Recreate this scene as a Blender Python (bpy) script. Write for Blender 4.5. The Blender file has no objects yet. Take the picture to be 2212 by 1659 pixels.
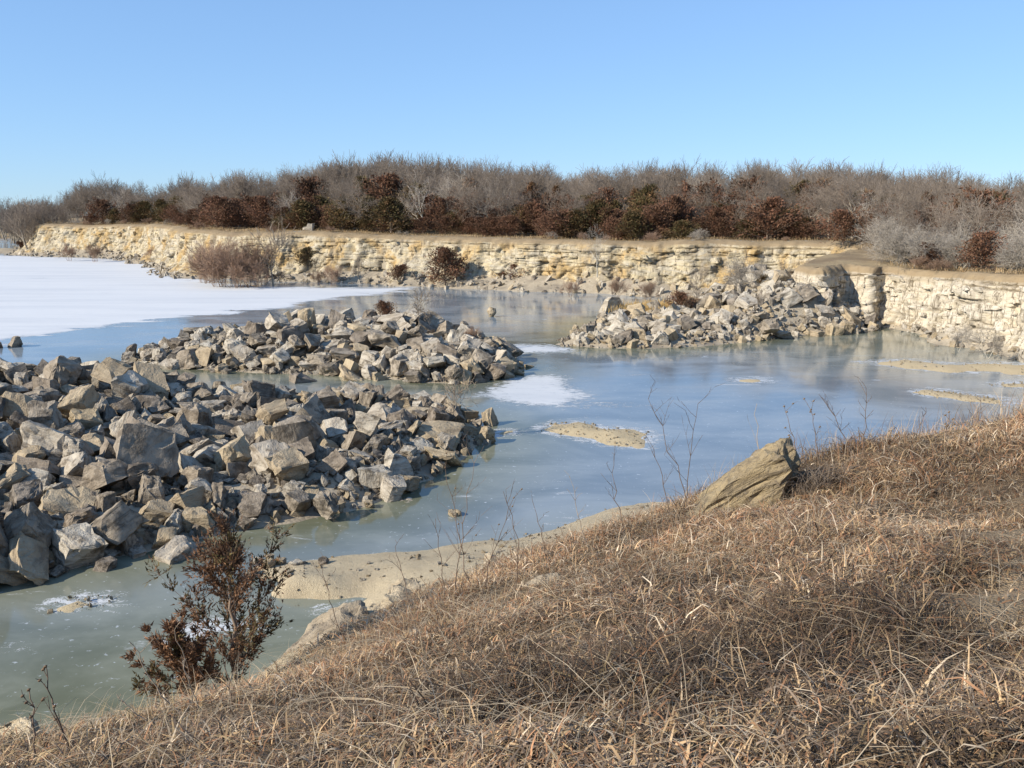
import bpy, bmesh, math, random, zlib, base64
import numpy as np
from mathutils import Vector, Matrix, Euler, Quaternion, noise as mnoise
from mathutils.geometry import delaunay_2d_cdt

scene = bpy.context.scene
COL = scene.collection

# ------------------------------------------------------------------ camera, sky, sun
F, PITCH, CAMZ = 1916.0, math.radians(10.8), 8.0      # focal length in picture units (picture 2212 x 1659)
cam = bpy.data.objects.new("camera", bpy.data.cameras.new("camera"))
COL.objects.link(cam)
cam.location = (0, 0, CAMZ)
cam.rotation_euler = (math.radians(90) - PITCH, 0, 0)
cam.data.sensor_width = 36.0
cam.data.lens = 36.0 * F / 2212.0
cam.data.clip_start = 0.1
cam.data.clip_end = 9000
scene.camera = cam

SUN_ELEV, SUN_BACK = math.radians(30), math.radians(28)   # sun from the left, a little behind the camera
to_sun = Vector((-math.cos(SUN_BACK) * math.cos(SUN_ELEV), -math.sin(SUN_BACK) * math.cos(SUN_ELEV), math.sin(SUN_ELEV)))
world = bpy.data.worlds.new("World")
scene.world = world
world.use_nodes = True
wn = world.node_tree
bg = wn.nodes["Background"]
sky = wn.nodes.new("ShaderNodeTexSky")
sky.sky_type = 'NISHITA'
sky.sun_disc = False
sky.sun_elevation = SUN_ELEV
sky.sun_rotation = math.atan2(to_sun.x, to_sun.y)
sky.altitude = 300
sky.air_density = 1.0
sky.dust_density = 0.0
sky.ozone_density = 3.5
gam = wn.nodes.new("ShaderNodeGamma")                           # softer contrast between zenith and horizon, as a camera shows it
gam.inputs["Gamma"].default_value = 0.51
wn.links.new(sky.outputs[0], gam.inputs["Color"])
air = wn.nodes.new("ShaderNodeMix")
air.data_type = 'RGBA'; air.blend_type = 'MULTIPLY'
air.inputs[0].default_value = 1.0
air.inputs[7].default_value = (1.0, 1.39, 1.92, 1)
wn.links.new(gam.outputs[0], air.inputs[6])
wn.links.new(air.outputs[2], bg.inputs[0])
bg.inputs[1].default_value = 0.142
sun = bpy.data.objects.new("sun", bpy.data.lights.new("sun", 'SUN'))
COL.objects.link(sun)
sun.data.energy = 5.0
sun.data.angle = math.radians(0.5)
sun.data.color = (1.0, 0.92, 0.79)
sun.rotation_euler = to_sun.to_track_quat('Z', 'Y').to_euler()
sun.location = (-60, -20, 60)
scene.view_settings.view_transform = 'Standard'
scene.view_settings.look = 'None'
scene.view_settings.exposure = 0.56
scene.view_settings.gamma = 1
scene.view_settings.use_curve_mapping = False
scene.render.engine = 'CYCLES'
scene.cycles.max_bounces = 5
scene.cycles.diffuse_bounces = 3
scene.cycles.glossy_bounces = 3

# ------------------------------------------------------------------ helpers
FW = np.array((0.0, math.cos(PITCH), -math.sin(PITCH)))
UP = np.array((0.0, math.sin(PITCH), math.cos(PITCH)))
CP = np.array((0.0, 0.0, CAMZ))

def ray(px, py):
    return FW + np.array((1.0, 0, 0)) * ((px - 1106.0) / F) + UP * (-(py - 829.5) / F)

def onz(px, py, z=0.0):
    d = ray(px, py)
    return CP + d * ((z - CAMZ) / d[2])

def atr(px, py, r):
    d = ray(px, py)
    return CP + d * (r / math.hypot(d[0], d[1]))

def to_px(p):
    d = np.asarray(p, float) - CP
    w = d @ FW
    return 1106 + F * d[0] / w, 829.5 - F * (d @ UP) / w

def hash2(ix, iy, seed):
    h = (ix.astype(np.int64) * 374761393 + iy.astype(np.int64) * 668265263 + seed * 1274126177) & 0xFFFFFFFF
    h = ((h ^ (h >> 13)) * 1274126177) & 0xFFFFFFFF
    return ((h ^ (h >> 16)) & 0xFFFF) / 65535.0

def vnoise(x, y, seed=0):
    x = np.asarray(x, float); y = np.asarray(y, float)
    ix, iy = np.floor(x), np.floor(y)
    fx, fy = x - ix, y - iy
    fx = fx * fx * (3 - 2 * fx); fy = fy * fy * (3 - 2 * fy)
    a, b = hash2(ix, iy, seed), hash2(ix + 1, iy, seed)
    c, d = hash2(ix, iy + 1, seed), hash2(ix + 1, iy + 1, seed)
    return (a + (b - a) * fx) * (1 - fy) + (c + (d - c) * fx) * fy      # 0..1

def fbm(x, y, seed=0, octaves=4):
    s, a, t = 0.0, 1.0, 0.0
    for k in range(octaves):
        s = s + a * (vnoise(np.asarray(x) * 2 ** k, np.asarray(y) * 2 ** k, seed + k * 17) - 0.5)
        t += a
        a *= 0.5
    return s / t * 2                                                   # about -1..1

def sstep(a, b, x):
    t = np.clip((np.asarray(x, float) - a) / (b - a), 0, 1)
    return t * t * (3 - 2 * t)

def poly_sd(P, poly):
    """signed distance, positive inside, of points P (n,2) to a closed polygon"""
    P = np.asarray(P, float); poly = np.asarray(poly, float)
    inside = np.zeros(len(P), bool)
    best = np.full(len(P), 1e9)
    n = len(poly)
    for i in range(n):
        a, b = poly[i], poly[(i + 1) % n]
        ab = b - a
        t = np.clip(((P - a) @ ab) / max(ab @ ab, 1e-9), 0, 1)
        best = np.minimum(best, np.hypot(*(P - (a + t[:, None] * ab)).T))
        cond = (a[1] > P[:, 1]) != (b[1] > P[:, 1])
        with np.errstate(divide='ignore', invalid='ignore'):
            xi = (b[0] - a[0]) * (P[:, 1] - a[1]) / (b[1] - a[1]) + a[0]
        inside ^= cond & (P[:, 0] < xi)
    return np.where(inside, best, -best)

def mesh_data(name, verts, faces, attrs=None, smooth=False):
    """mesh from numpy verts (n,3) and faces (m,3|4); attrs: name -> (n,3) or (n,)"""
    me = bpy.data.meshes.new(name)
    verts = np.ascontiguousarray(verts, np.float32)
    if isinstance(faces, np.ndarray):
        k = faces.shape[1]
        me.vertices.add(len(verts)); me.vertices.foreach_set("co", verts.ravel())
        me.loops.add(faces.size); me.loops.foreach_set("vertex_index", np.ascontiguousarray(faces, np.int32).ravel())
        me.polygons.add(len(faces))
        me.polygons.foreach_set("loop_start", np.arange(0, faces.size, k, dtype=np.int32))
        me.update(calc_edges=True)
    else:
        me.from_pydata([tuple(v) for v in verts], [], faces)
        me.update()
    if smooth:
        me.polygons.foreach_set("use_smooth", np.ones(len(me.polygons), bool))
    for k, v in (attrs or {}).items():
        v = np.asarray(v, np.float32)
        if v.ndim == 1:
            a = me.attributes.new(k, 'FLOAT', 'POINT'); a.data.foreach_set("value", np.ascontiguousarray(v))
        else:
            a = me.attributes.new(k, 'FLOAT_VECTOR', 'POINT'); a.data.foreach_set("vector", np.ascontiguousarray(v).ravel())
    return me

def link(name, data, mat=None, parent=None, loc=None, **props):
    o = bpy.data.objects.new(name, data)
    COL.objects.link(o)
    if mat is not None and data is not None and len(data.materials) == 0:
        data.materials.append(mat)
    if parent is not None:
        o.parent = parent
    if loc is not None:
        o.location = loc
    for k, v in props.items():
        if v is not None:
            o[k] = v
    return o

def grid_faces(nu, nv):
    i = np.arange(nu - 1)[:, None] * nv + np.arange(nv - 1)[None, :]
    return np.stack([i, i + nv, i + nv + 1, i + 1], -1).reshape(-1, 4)

# ------------------------------------------------------------------ rock shapes
ROCK_KINDS = ["block", "block", "block", "slab", "slab", "wedge", "wedge", "boulder", "block", "block", "slab", "wedge",
              "block", "slab", "block", "wedge", "block", "slab"]

def rock_hull(seed, kind):
    """angular stone: hull of points on a squarish ball, cut by a few random breaks"""
    R = random.Random(seed * 7 + 3)
    dims = {"block": (.52, .43, .37), "slab": (.62, .47, .22), "wedge": (.56, .42, .38), "boulder": (.5, .44, .4)}[kind]
    pw = {"block": 6, "slab": 5.5, "wedge": 4, "boulder": 2.4}[kind]
    bm = bmesh.new()
    shear = (R.uniform(-.28, .28), R.uniform(-.28, .28))
    taper = R.uniform(.0, .3) if kind != "wedge" else R.uniform(.5, .75)
    cuts = []
    for k in range({"block": 4, "slab": 4, "wedge": 3, "boulder": 6}[kind]):
        v = Vector((R.gauss(0, 1), R.gauss(0, 1), R.gauss(0, .7))).normalized()
        cuts.append((v, R.uniform(.74, 1.12)))
    seeds_ = []
    if kind != "boulder":
        seeds_ = [Vector((sx * R.uniform(.78, 1.02), sy * R.uniform(.78, 1.02), sz * R.uniform(.84, 1.0))) for sx in (-1, 1) for sy in (-1, 1) for sz in (-1, 1)]
    for k in range(22 if seeds_ else 34):
        v = Vector((R.gauss(0, 1), R.gauss(0, 1), R.gauss(0, 1))).normalized()
        t = (abs(v.x) ** pw + abs(v.y) ** pw + abs(v.z) ** pw) ** (-1 / pw)
        seeds_.append(v * t * R.uniform(.88, 1.0))
    for q in seeds_:
        for cn, cd in cuts:                                    # push anything beyond a break plane back onto it
            e = q.dot(cn) - cd
            if e > 0: q -= cn * e
        sq = 1 - taper * (q.z * .5 + .5)
        x, y = q.x * sq + shear[0] * q.z, q.y * (1 - .5 * taper * (q.z * .5 + .5)) + shear[1] * q.z
        bm.verts.new((x * dims[0], y * dims[1], q.z * dims[2]))
    bmesh.ops.convex_hull(bm, input=bm.verts)
    bmesh.ops.delete(bm, geom=[v for v in bm.verts if not v.link_faces], context='VERTS')
    bmesh.ops.remove_doubles(bm, verts=bm.verts[:], dist=.1)
    bmesh.ops.dissolve_limit(bm, angle_limit=math.radians(13), verts=bm.verts[:], edges=bm.edges[:])
    bmesh.ops.triangulate(bm, faces=bm.faces[:])
    return bm

def rock_mesh(seed, kind, cuts, rough=1.0):
    bm = rock_hull(seed, kind)
    if cuts:
        bmesh.ops.subdivide_edges(bm, edges=bm.edges[:], cuts=cuts, use_grid_fill=True)
        bmesh.ops.triangulate(bm, faces=bm.faces[:])
        bm.normal_update()
        off = Vector((seed * 3.1, seed * 1.7, 0))
        new = []
        for v in bm.verts:
            p = v.co
            n = v.normal
            flat = Vector((n.x, n.y, n.z * .25))
            zz = p.z * 7 + 1.1 * p.x + 1.6 * mnoise.noise(p * 1.7 + off)
            layer = mnoise.noise(Vector((seed * 5.3, 2.2 + .6 * p.y, zz))) * .04              # bedding: ledges in and out
            lump = mnoise.noise(p * 2.6 + off) * .055 + mnoise.noise(p * 6 + off) * .05 + mnoise.noise(p * 13 + off) * .032
            chip = -max(0, mnoise.noise(p * 4.2 + off * 2) - .32) * .22
            new.append(p + flat * layer * rough + n * (lump + chip) * rough)
        for v, c in zip(bm.verts, new):
            v.co = c
    me = bpy.data.meshes.new("rock")
    bm.to_mesh(me)
    bm.free()
    co = np.empty(len(me.vertices) * 3, np.float32); me.vertices.foreach_get("co", co); co = co.reshape(-1, 3)
    a = me.attributes.new("lc", 'FLOAT_VECTOR', 'POINT'); a.data.foreach_set("vector", np.ascontiguousarray(co + np.float32(seed * 2.7)).ravel())
    me.polygons.foreach_set("use_smooth", np.ones(len(me.polygons), bool))
    me.set_sharp_from_angle(angle=math.radians(26))
    return me

# ------------------------------------------------------------------ rubble heaps: plan and mound heights
NEAR_POLY = np.array([onz(*p)[:2] for p in [(-420, 1330), (-150, 1262), (0, 1240), (100, 1228), (200, 1202), (330, 1172), (440, 1146), (560, 1126),
    (640, 1112), (745, 1095), (810, 1068), (900, 1030), (950, 1000), (985, 975), (1020, 948), (1015, 928), (985, 908), (950, 895), (850, 890),
    (760, 886), (600, 884), (450, 876), (330, 862), (200, 852), (0, 850), (-250, 856), (-560, 890)]])
FARP_POLY = np.array([onz(*p)[:2] for p in [(300, 782), (400, 792), (480, 797), (600, 804), (700, 806), (850, 813), (900, 822), (980, 824), (1060, 812),
    (1110, 800), (1085, 776), (1060, 758), (1040, 746), (990, 738), (900, 735), (800, 735), (700, 738), (550, 746), (400, 758), (320, 770)]])
SPIT_POLY = np.array([onz(*p)[:2] for p in [(1220, 744), (1300, 750), (1400, 750), (1500, 746), (1600, 737), (1690, 724), (1840, 717), (1890, 706),
    (1840, 695), (1740, 672), (1640, 660), (1560, 660), (1460, 676), (1380, 690), (1290, 700), (1250, 725)]])

def mound_near(x, y):
    P = np.stack([np.ravel(x), np.ravel(y)], -1)
    sd = poly_sd(P, NEAR_POLY)
    h = np.where(sd > 0, np.minimum(0.12 + sd * .42, .7 + .7 * sstep(-11, -15, P[:, 0])) , .12 + sd * .24)
    h = h + (-.08 + .35 * fbm(P[:, 0] * .22, P[:, 1] * .22, 5)) * sstep(0.5, 3, sd)
    return np.maximum(h, -.4).reshape(np.shape(x))

def mound_far(x, y):
    P = np.stack([np.ravel(x), np.ravel(y)], -1)
    sd = poly_sd(P, FARP_POLY)
    h = np.where(sd > 0, np.minimum(.12 + sd * .36, 1.0), .12 + sd * .24)
    h = h + (.3 * fbm(P[:, 0] * .25, P[:, 1] * .25, 9)) * sstep(0.5, 3, sd)
    return np.maximum(h, -.4).reshape(np.shape(x))

def mound_spit(x, y):
    P = np.stack([np.ravel(x), np.ravel(y)], -1)
    sd = poly_sd(P, SPIT_POLY)
    top = .4 + 2.5 * sstep(13.5, 20.5, P[:, 0])
    h = np.where(sd > 0, np.minimum(.12 + sd * (.5 + .35 * sstep(14, 19, P[:, 0])), top), .12 + sd * .24)
    h = h + (.25 * fbm(P[:, 0] * .3, P[:, 1] * .3, 13)) * sstep(0.5, 3, sd)
    return np.maximum(h, -.4).reshape(np.shape(x))

HEAPS = [("near", NEAR_POLY, mound_near), ("far", FARP_POLY, mound_far), ("spit", SPIT_POLY, mound_spit)]

def mound_mesh(poly, fn, step):
    lo, hi = poly.min(0) - 1.6, poly.max(0) + 1.6
    xs, ys = np.arange(lo[0], hi[0], step), np.arange(lo[1], hi[1], step)
    X, Y = np.meshgrid(xs, ys, indexing='ij')
    Z = fn(X, Y) + .05 * fbm(X * 1.7, Y * 1.7, 3) + .02 * fbm(X * 6, Y * 6, 4)
    return np.stack([X, Y, Z], -1).reshape(-1, 3), grid_faces(len(xs), len(ys))

# END OF THE PART SHARED WITH THE PACKING RUN
# packed stones, eight numbers each: shape, place in cm, turn in degrees, size in cm
ROCK_DATA = []
# heap 0, the last 20 stones chosen by eye
ROCK_DATA.append((20, [
7,-1566,1980,70,118,48,-52,33,14,-345,3548,31,-1,17,65,49,4,-1166,2317,56,-2,8,-56,21,4,-1909,3840,74,10,-23,-133,92,8,-1717,3167,170,-13,0,113,78,12,-1036,3208,87,27,-57,-160,32,2,-1258,1824,47,-62,-22,-4,97,9,-1112,2368,87,-22,-5,-59,105,4,-1250,2632,97,-9,1,-65,62,14,-2100,2302,15,-6,-5,110,54,
6,-2307,3110,131,169,-34,-8,38,10,-1480,2143,121,177,-18,46,39,4,-1598,3356,147,12,-9,169,40,1,-681,3081,87,-106,11,48,36,15,-2007,2687,123,60,157,2,33,0,-1020,3632,25,100,11,128,23,1,-1389,1973,97,19,-3,28,43,7,-612,2595,66,-155,-42,-6,23,13,-2325,2773,55,-8,161,18,37,16,-2160,2843,133,-27,-2,119,84,
16,-1930,2550,121,-84,169,-16,33,2,-1810,3748,98,-32,147,-48,92,17,-1950,2104,-2,-1,10,-151,36,3,-365,3160,91,-4,1,-12,86,3,-1179,1894,22,-19,-156,-69,36,7,-1635,3214,166,37,-148,16,88,13,-573,2867,78,24,-20,28,68,10,-1783,3818,57,14,11,137,68,8,-164,3205,27,-93,0,-79,20,17,-940,2978,86,5,-4,-9,80,
0,-597,3503,97,-78,21,42,87,5,-903,2449,70,-86,49,-52,102,10,-1335,2879,103,-23,-13,-178,20,8,-1023,2800,92,45,105,0,98,13,-2138,2481,40,3,17,-94,83,6,-2411,3590,149,-9,163,-20,55,7,-1156,2573,89,-26,53,-34,86,9,-1862,2794,165,-10,-11,159,70,13,-2152,3136,162,-102,-5,55,101,8,-1402,3722,51,-2,165,90,50,
13,-1715,3592,117,-14,16,83,46,10,-2033,3683,112,-98,25,68,21,14,-1245,2464,98,51,69,-77,56,8,-1690,2926,163,-1,3,40,51,0,-1592,3439,168,1,-24,-119,120,12,-870,3062,90,2,-4,92,40,13,-1679,3681,113,60,-15,147,86,0,-1394,2008,133,-6,128,-75,83,16,-314,2516,21,15,-178,-16,59,0,-1992,3179,146,-18,-52,165,40,
4,-542,3589,30,-13,9,36,68,15,-1109,2828,76,82,-103,17,59,2,-2172,3235,145,-16,155,81,70,2,-988,3655,20,135,36,85,39,12,-1494,3039,172,18,-60,-172,103,2,-1689,2192,82,-72,8,-143,40,14,-1479,2603,151,2,-6,-148,54,15,-1987,2910,159,11,-1,-112,73,4,-985,2003,17,-4,161,97,33,17,-1008,2406,49,-173,-4,70,20,
1,-1868,3822,117,-37,-8,-123,103,17,-1730,3858,32,33,-21,-169,34,17,-868,2911,79,0,-175,-18,69,7,-1206,2024,74,140,-33,26,20,1,-1775,1931,6,-88,-8,-10,33,11,-1741,3733,95,79,66,-57,74,15,-410,3310,95,1,-2,95,58,0,-791,2917,73,29,1,38,31,1,-484,2769,65,8,-2,-117,20,15,-1506,2607,147,-2,-6,178,33,
16,-2376,3921,38,-6,50,-101,20,17,-473,3584,21,-14,-33,-14,36,1,-1315,3356,121,-124,14,-86,35,2,-1456,3749,60,-88,11,74,93,2,-2226,3046,160,108,2,-14,106,6,-940,2226,97,7,-13,109,97,16,-1674,3825,57,-91,45,82,65,4,-961,3287,88,4,-6,165,62,10,-2210,3296,136,-4,4,-109,52,0,-1032,2242,63,-20,-59,-46,21,
2,-502,3099,88,0,-6,-90,39,4,-1273,2007,82,11,-21,95,42,4,-709,3601,28,26,179,-6,39,9,-1737,3250,174,-15,-69,118,86,8,-1450,2057,119,90,-123,-15,33,4,-679,2628,63,-171,4,-62,65,13,-1683,3128,154,-180,3,23,37,11,-1742,3785,67,10,-143,70,34,11,-2201,3932,31,-7,-26,-80,21,1,-1910,3985,34,35,-112,-50,70,
3,-1231,1906,37,-28,172,53,41,0,-1863,3604,125,13,-14,161,33,4,-1730,2984,170,-5,10,101,69,8,-2172,3643,143,-18,-54,179,35,14,-2348,3428,142,6,3,-151,21,14,-1043,2495,73,74,44,-118,72,6,-326,3296,100,5,-15,120,70,9,-2156,2730,103,-22,117,-65,56,8,-1552,3345,185,71,-69,30,94,13,-1939,2226,21,-22,18,-174,35,
6,-995,2454,58,-97,1,99,42,6,-1975,3588,147,8,3,121,78,3,-1727,3336,141,28,-163,15,26,4,-1501,2749,140,1,6,13,42,1,-633,3352,85,98,-4,-140,28,10,-1751,3004,195,9,153,-11,103,17,-1992,3095,148,-5,1,146,62,6,-1398,3544,99,32,104,-61,20,7,-2000,2342,39,-52,22,42,47,17,-917,2040,17,-6,-168,-40,41,
0,-1644,2908,155,2,8,-42,56,7,-1305,1941,82,16,-125,-76,101,3,-809,3028,88,5,39,-66,33,1,-247,3469,36,2,17,42,62,2,-1304,3700,28,114,21,-39,36,10,-1805,3219,188,99,-2,-65,115,0,-1758,2628,156,-82,2,-121,33,3,-2238,2674,54,-16,-16,79,33,1,-1220,2665,91,-36,129,100,33,11,-922,3106,97,-7,-2,0,53,
8,-1341,2085,119,-97,97,-21,33,12,-1698,2438,142,3,16,-115,38,14,-2158,3189,161,86,42,-127,33,17,-2027,3460,139,173,2,16,56,14,-1726,2505,163,168,-28,1,82,9,-1156,2247,67,12,-84,172,39,13,-1304,3155,129,58,-14,57,56,5,-1339,2425,109,-13,108,-147,39,2,-1746,2400,124,23,-2,-35,36,3,-1846,2488,131,159,13,-73,69,
4,-431,3527,37,-2,20,71,40,17,-2372,3713,111,27,172,-20,33,6,-1142,2225,73,70,-63,41,37,13,-1457,2231,124,-12,1,-74,47,9,-750,2940,96,9,13,-75,87,12,-1603,3252,157,-6,100,42,33,1,-699,2984,89,3,-2,-106,51,5,-1399,3357,136,-64,-153,36,26,5,-1511,2121,106,-110,-8,79,20,11,-2174,2675,90,-113,-23,66,79,
10,-1484,3805,18,-21,-5,21,33,17,-514,3305,99,-11,-58,11,47,9,-390,2988,96,-22,-53,168,64,10,-1806,2443,112,14,12,-78,33,1,-965,3234,83,3,-2,140,22,5,-1263,3787,4,27,-111,3,42,4,-1413,3660,59,22,5,137,34,4,-2319,3287,160,59,-4,-3,82,16,-720,2299,58,79,-47,19,34,6,-1799,3310,144,-9,-162,-39,58,
6,-210,3427,26,2,-17,-130,41,13,-712,3547,73,55,-5,125,87,17,-895,2009,7,-13,0,-129,33,7,-2330,3532,148,-53,43,142,50,1,-541,3684,4,43,-81,-47,35,1,-1376,3339,144,-169,-59,-18,40,6,-1013,2033,34,-8,22,-70,20,6,-2404,2761,33,-21,150,24,41,7,-1070,3282,101,-20,44,25,87,8,-340,2444,26,-163,11,33,75,
11,-1562,2050,90,27,21,-85,37,13,-1571,1742,29,15,178,-48,95,0,-716,3658,25,7,16,84,74,17,-2007,2621,118,8,19,-118,98,7,-414,2526,37,-111,-21,23,35,5,-955,2340,63,116,-24,-48,33,9,-1746,3896,33,163,-8,-50,54,3,-213,3276,42,2,-157,-11,44,11,-965,3075,86,162,42,26,35,5,-1462,1824,55,136,-24,70,33,
7,-515,3422,81,51,-150,-52,35,4,-1067,2269,63,-172,-4,-55,63,7,-1553,3021,151,73,24,-100,34,13,-295,2424,-7,-13,179,55,45,10,-2002,3425,132,1,3,76,24,5,-1903,3360,144,-44,-167,41,49,12,-1582,2863,167,73,-152,-42,91,14,-1607,3944,15,165,-13,82,72,3,-571,2790,58,174,0,0,22,12,-910,3386,95,26,-59,23,87,
15,-1251,2793,101,-96,-64,-2,69,10,-1556,2937,141,-8,0,164,62,9,-2039,2768,137,106,-7,-63,35,3,-2013,2400,54,19,6,-71,65,12,-2008,2720,142,82,-73,-84,70,12,-1805,2685,157,-16,103,115,44,8,-1250,2251,103,-35,12,-4,84,10,-743,2640,60,1,179,76,43,17,-1561,2991,142,16,-14,-59,26,1,-674,3313,108,-1,-2,-69,87,
5,-1572,3497,139,3,-17,-75,33,2,-2131,3077,146,-31,116,-18,53,9,-2244,3203,145,13,18,-60,55,9,-2140,2572,82,27,20,-74,88,4,-988,2295,104,-24,59,105,78,11,-1822,2567,150,-16,123,99,33,5,-1434,2270,125,-14,-136,41,33,13,-2150,3668,125,6,-7,-162,38,13,-2240,2509,22,-13,16,-135,84,9,-1351,3769,15,-146,40,15,34,
14,-1241,2326,78,83,60,-23,25,0,-964,2687,78,-8,-24,-104,54,8,-450,3291,90,-56,-60,-85,39,9,-1385,2915,161,60,42,-129,81,2,-1654,3102,157,-60,162,12,43,8,-1637,2176,102,99,-4,112,63,0,-1421,2711,143,2,-31,63,68,7,-1026,2625,88,133,-36,26,97,15,-600,3381,90,12,132,-80,61,5,-2178,2814,96,20,-13,-27,21,
0,-936,1925,8,-164,-6,64,44,5,-1259,2739,93,-22,9,-134,34,9,-1554,2509,156,-128,29,88,57,3,-1312,2682,119,-161,-17,4,63,0,-2154,3230,182,36,4,24,45,10,-2167,2947,128,-1,0,-33,39,2,-552,3161,94,-7,3,-54,59,16,-1362,3111,128,19,175,45,20,6,-2030,2921,135,143,4,-110,37,8,-2075,3190,166,-47,2,-143,104,
4,-1231,2371,83,4,11,-3,47,1,-721,3625,22,-20,148,64,20,9,-2083,3976,18,-137,39,74,33,11,-847,2474,66,-94,-10,-54,66,9,-2056,3759,96,-152,34,4,52,4,-2399,3962,28,19,2,180,69,11,-518,2497,81,-42,141,32,74,6,-2302,2852,106,-15,-106,-141,109,9,-1418,2839,141,6,-61,81,57,10,-1278,2976,100,-7,-14,161,54,
8,-1118,2619,76,-12,-1,-53,38,14,-1602,3317,159,5,-138,-20,38,12,-1961,2567,115,-88,14,-91,43,4,-741,2269,42,-23,2,-140,37,4,-1382,2106,118,177,25,-30,33,15,-892,3550,55,-52,-159,37,33,0,-2070,2981,133,-4,1,179,22,7,-1147,2054,79,-53,39,146,52,9,-1810,3403,135,-138,34,1,22,15,-602,3019,101,8,177,-42,87,
15,-1491,2693,141,110,-99,-50,38,4,-1487,3838,12,72,179,4,33,7,-989,3484,82,-2,32,-105,51,10,-1839,2455,104,-11,161,-1,21,0,-1297,3378,118,-101,10,-61,35,10,-1307,3564,78,159,7,-9,36,5,-988,2895,86,-5,-3,103,55,9,-1582,3223,179,-98,-8,151,44,16,-868,2358,87,-176,17,66,82,6,-1456,2030,106,-18,-134,-113,34,
0,-148,3416,12,-81,16,60,36,2,-1509,1928,80,-158,7,-84,54,17,-2132,3688,114,7,-23,-121,22,12,-1500,3340,154,27,-55,114,35,13,-718,3135,89,-8,2,-75,62,3,-954,2535,76,155,-14,-68,71,14,-93,3345,20,-47,-113,34,71,4,-1420,2408,128,3,-20,176,47,5,-588,3111,101,-179,-53,-27,86,13,-541,2927,67,-15,6,-154,24,
12,-1014,2179,76,6,-5,-96,42,3,-1939,2195,16,-28,167,43,33,7,-1041,3381,81,52,-143,-51,35,2,-2176,3489,139,-45,161,50,33,10,-1934,2365,58,4,156,43,33,14,-1495,3925,7,-7,-146,14,73,10,-1372,2979,130,9,-166,-55,60,3,-958,2746,65,1,-3,170,20,11,-2256,3304,141,-6,-3,71,36,15,-1098,3420,81,-116,-69,34,34,
8,-689,3193,96,52,104,-81,50,1,-1157,1841,16,-145,-73,10,34,10,-862,2687,65,-175,4,2,44,15,-1511,2564,165,-3,4,-36,80,2,-1492,3800,53,88,-10,-4,73,14,-1626,2764,181,18,4,-142,103,8,-860,3458,85,54,104,72,53,6,-352,3214,90,36,-104,30,52,16,-867,3508,75,8,13,109,42,7,-1480,2816,162,88,-127,14,103,
14,-808,2510,65,13,0,-45,46,12,-1942,3216,164,8,-2,-41,94,15,-1202,3076,108,-95,-62,-21,87,3,-440,2887,73,-9,-1,123,34,14,-2164,3302,144,7,0,62,39,2,-956,2840,70,-14,-1,142,30,15,-2115,2761,123,68,156,19,96,6,-1742,2167,66,-49,-109,-73,33,11,-1195,2224,92,11,-63,-97,58,6,-814,2226,46,-53,-133,-10,36,
3,-846,3414,86,1,-133,118,41,16,-1328,3291,140,-38,58,164,52,15,-2376,3551,156,3,0,171,53,14,-1561,3797,46,41,-175,-16,53,4,-946,3458,79,6,-1,3,46,15,-1670,2060,90,14,9,-78,103,9,-646,2808,71,-91,-4,45,47,14,-171,3385,27,-175,8,29,67,14,-1703,2353,140,-73,130,8,86,9,-731,3239,87,27,14,9,27,
15,-1194,2413,90,-158,-21,-7,57,2,-1963,2993,157,-96,-77,-34,50,10,-2378,3821,74,174,19,75,38,16,-1255,2855,123,27,4,-27,87,16,-1384,2651,118,74,19,-53,22,14,-1638,1728,4,-88,1,-53,49,4,-1544,3849,70,-18,25,66,114,6,-2007,3672,119,-148,-4,25,39,11,-1661,3030,153,-101,-3,-67,33,12,-1088,2683,89,15,-58,-131,79,
7,-1062,3586,44,-88,57,7,20,12,-1830,2008,33,-5,167,2,97,6,-348,2574,66,13,-8,-136,96,0,-671,3647,20,-79,-174,-2,43,11,-1672,2274,108,-53,-107,-9,55,2,-601,2347,56,9,19,-23,58,10,-2292,3007,111,-4,19,-133,41,16,-2213,3030,129,23,158,-11,22,9,-1849,2967,172,-22,-41,93,50,13,-1003,2579,60,-176,11,-47,35,
1,-1139,2481,107,110,1,118,117,1,-2053,2719,120,-15,-76,151,37,10,-2110,3226,132,-2,-1,-58,52,13,-1245,1968,65,17,-4,37,50,12,-88,3049,10,-104,95,53,36,2,-1231,2938,109,-94,-49,-109,69,6,-244,3341,62,-80,-15,141,76,0,-369,2892,81,10,-8,134,37,5,-2253,3522,149,1,-1,115,43,9,-224,2898,45,59,-86,85,61,
15,-1205,3584,88,-2,21,70,87,7,-1453,2563,129,-52,32,175,20,1,-1980,3393,142,-6,2,51,35,17,-1637,1967,54,107,72,0,34,4,-661,3174,83,-1,-3,-174,22,5,-2144,3216,129,-17,18,37,22,10,-462,2761,65,-6,11,141,25,16,-569,2609,86,-97,23,68,57,17,-2033,2349,27,-19,8,166,37,0,-492,3555,36,-71,-155,36,39,
8,-228,2731,17,-71,12,-7,36,10,-671,2691,60,-12,176,48,36,4,-1969,2433,72,32,162,-32,42,16,-1754,1962,64,179,-16,31,93,17,-1557,3125,150,3,-6,-73,20,4,-1561,2719,194,-59,-5,-163,98,3,-1378,3019,159,-2,19,68,84,17,-879,2512,45,6,-8,-31,20,0,-1908,2961,170,3,-5,-168,78,1,-728,2399,78,-37,129,-63,35,
12,-1237,2183,82,-39,-65,4,42,4,-2283,3637,147,5,-35,-139,33,9,-1163,1963,55,-23,178,22,38,5,-1035,3484,88,-24,14,10,57,8,-1086,3442,82,-3,-1,141,35,8,-1866,3093,165,-36,178,36,52,1,-1823,3885,50,82,18,9,65,11,-1922,2396,84,-91,23,-128,60,4,-1209,1824,17,3,-2,-145,48,6,-1414,3844,17,117,8,123,78,
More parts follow.
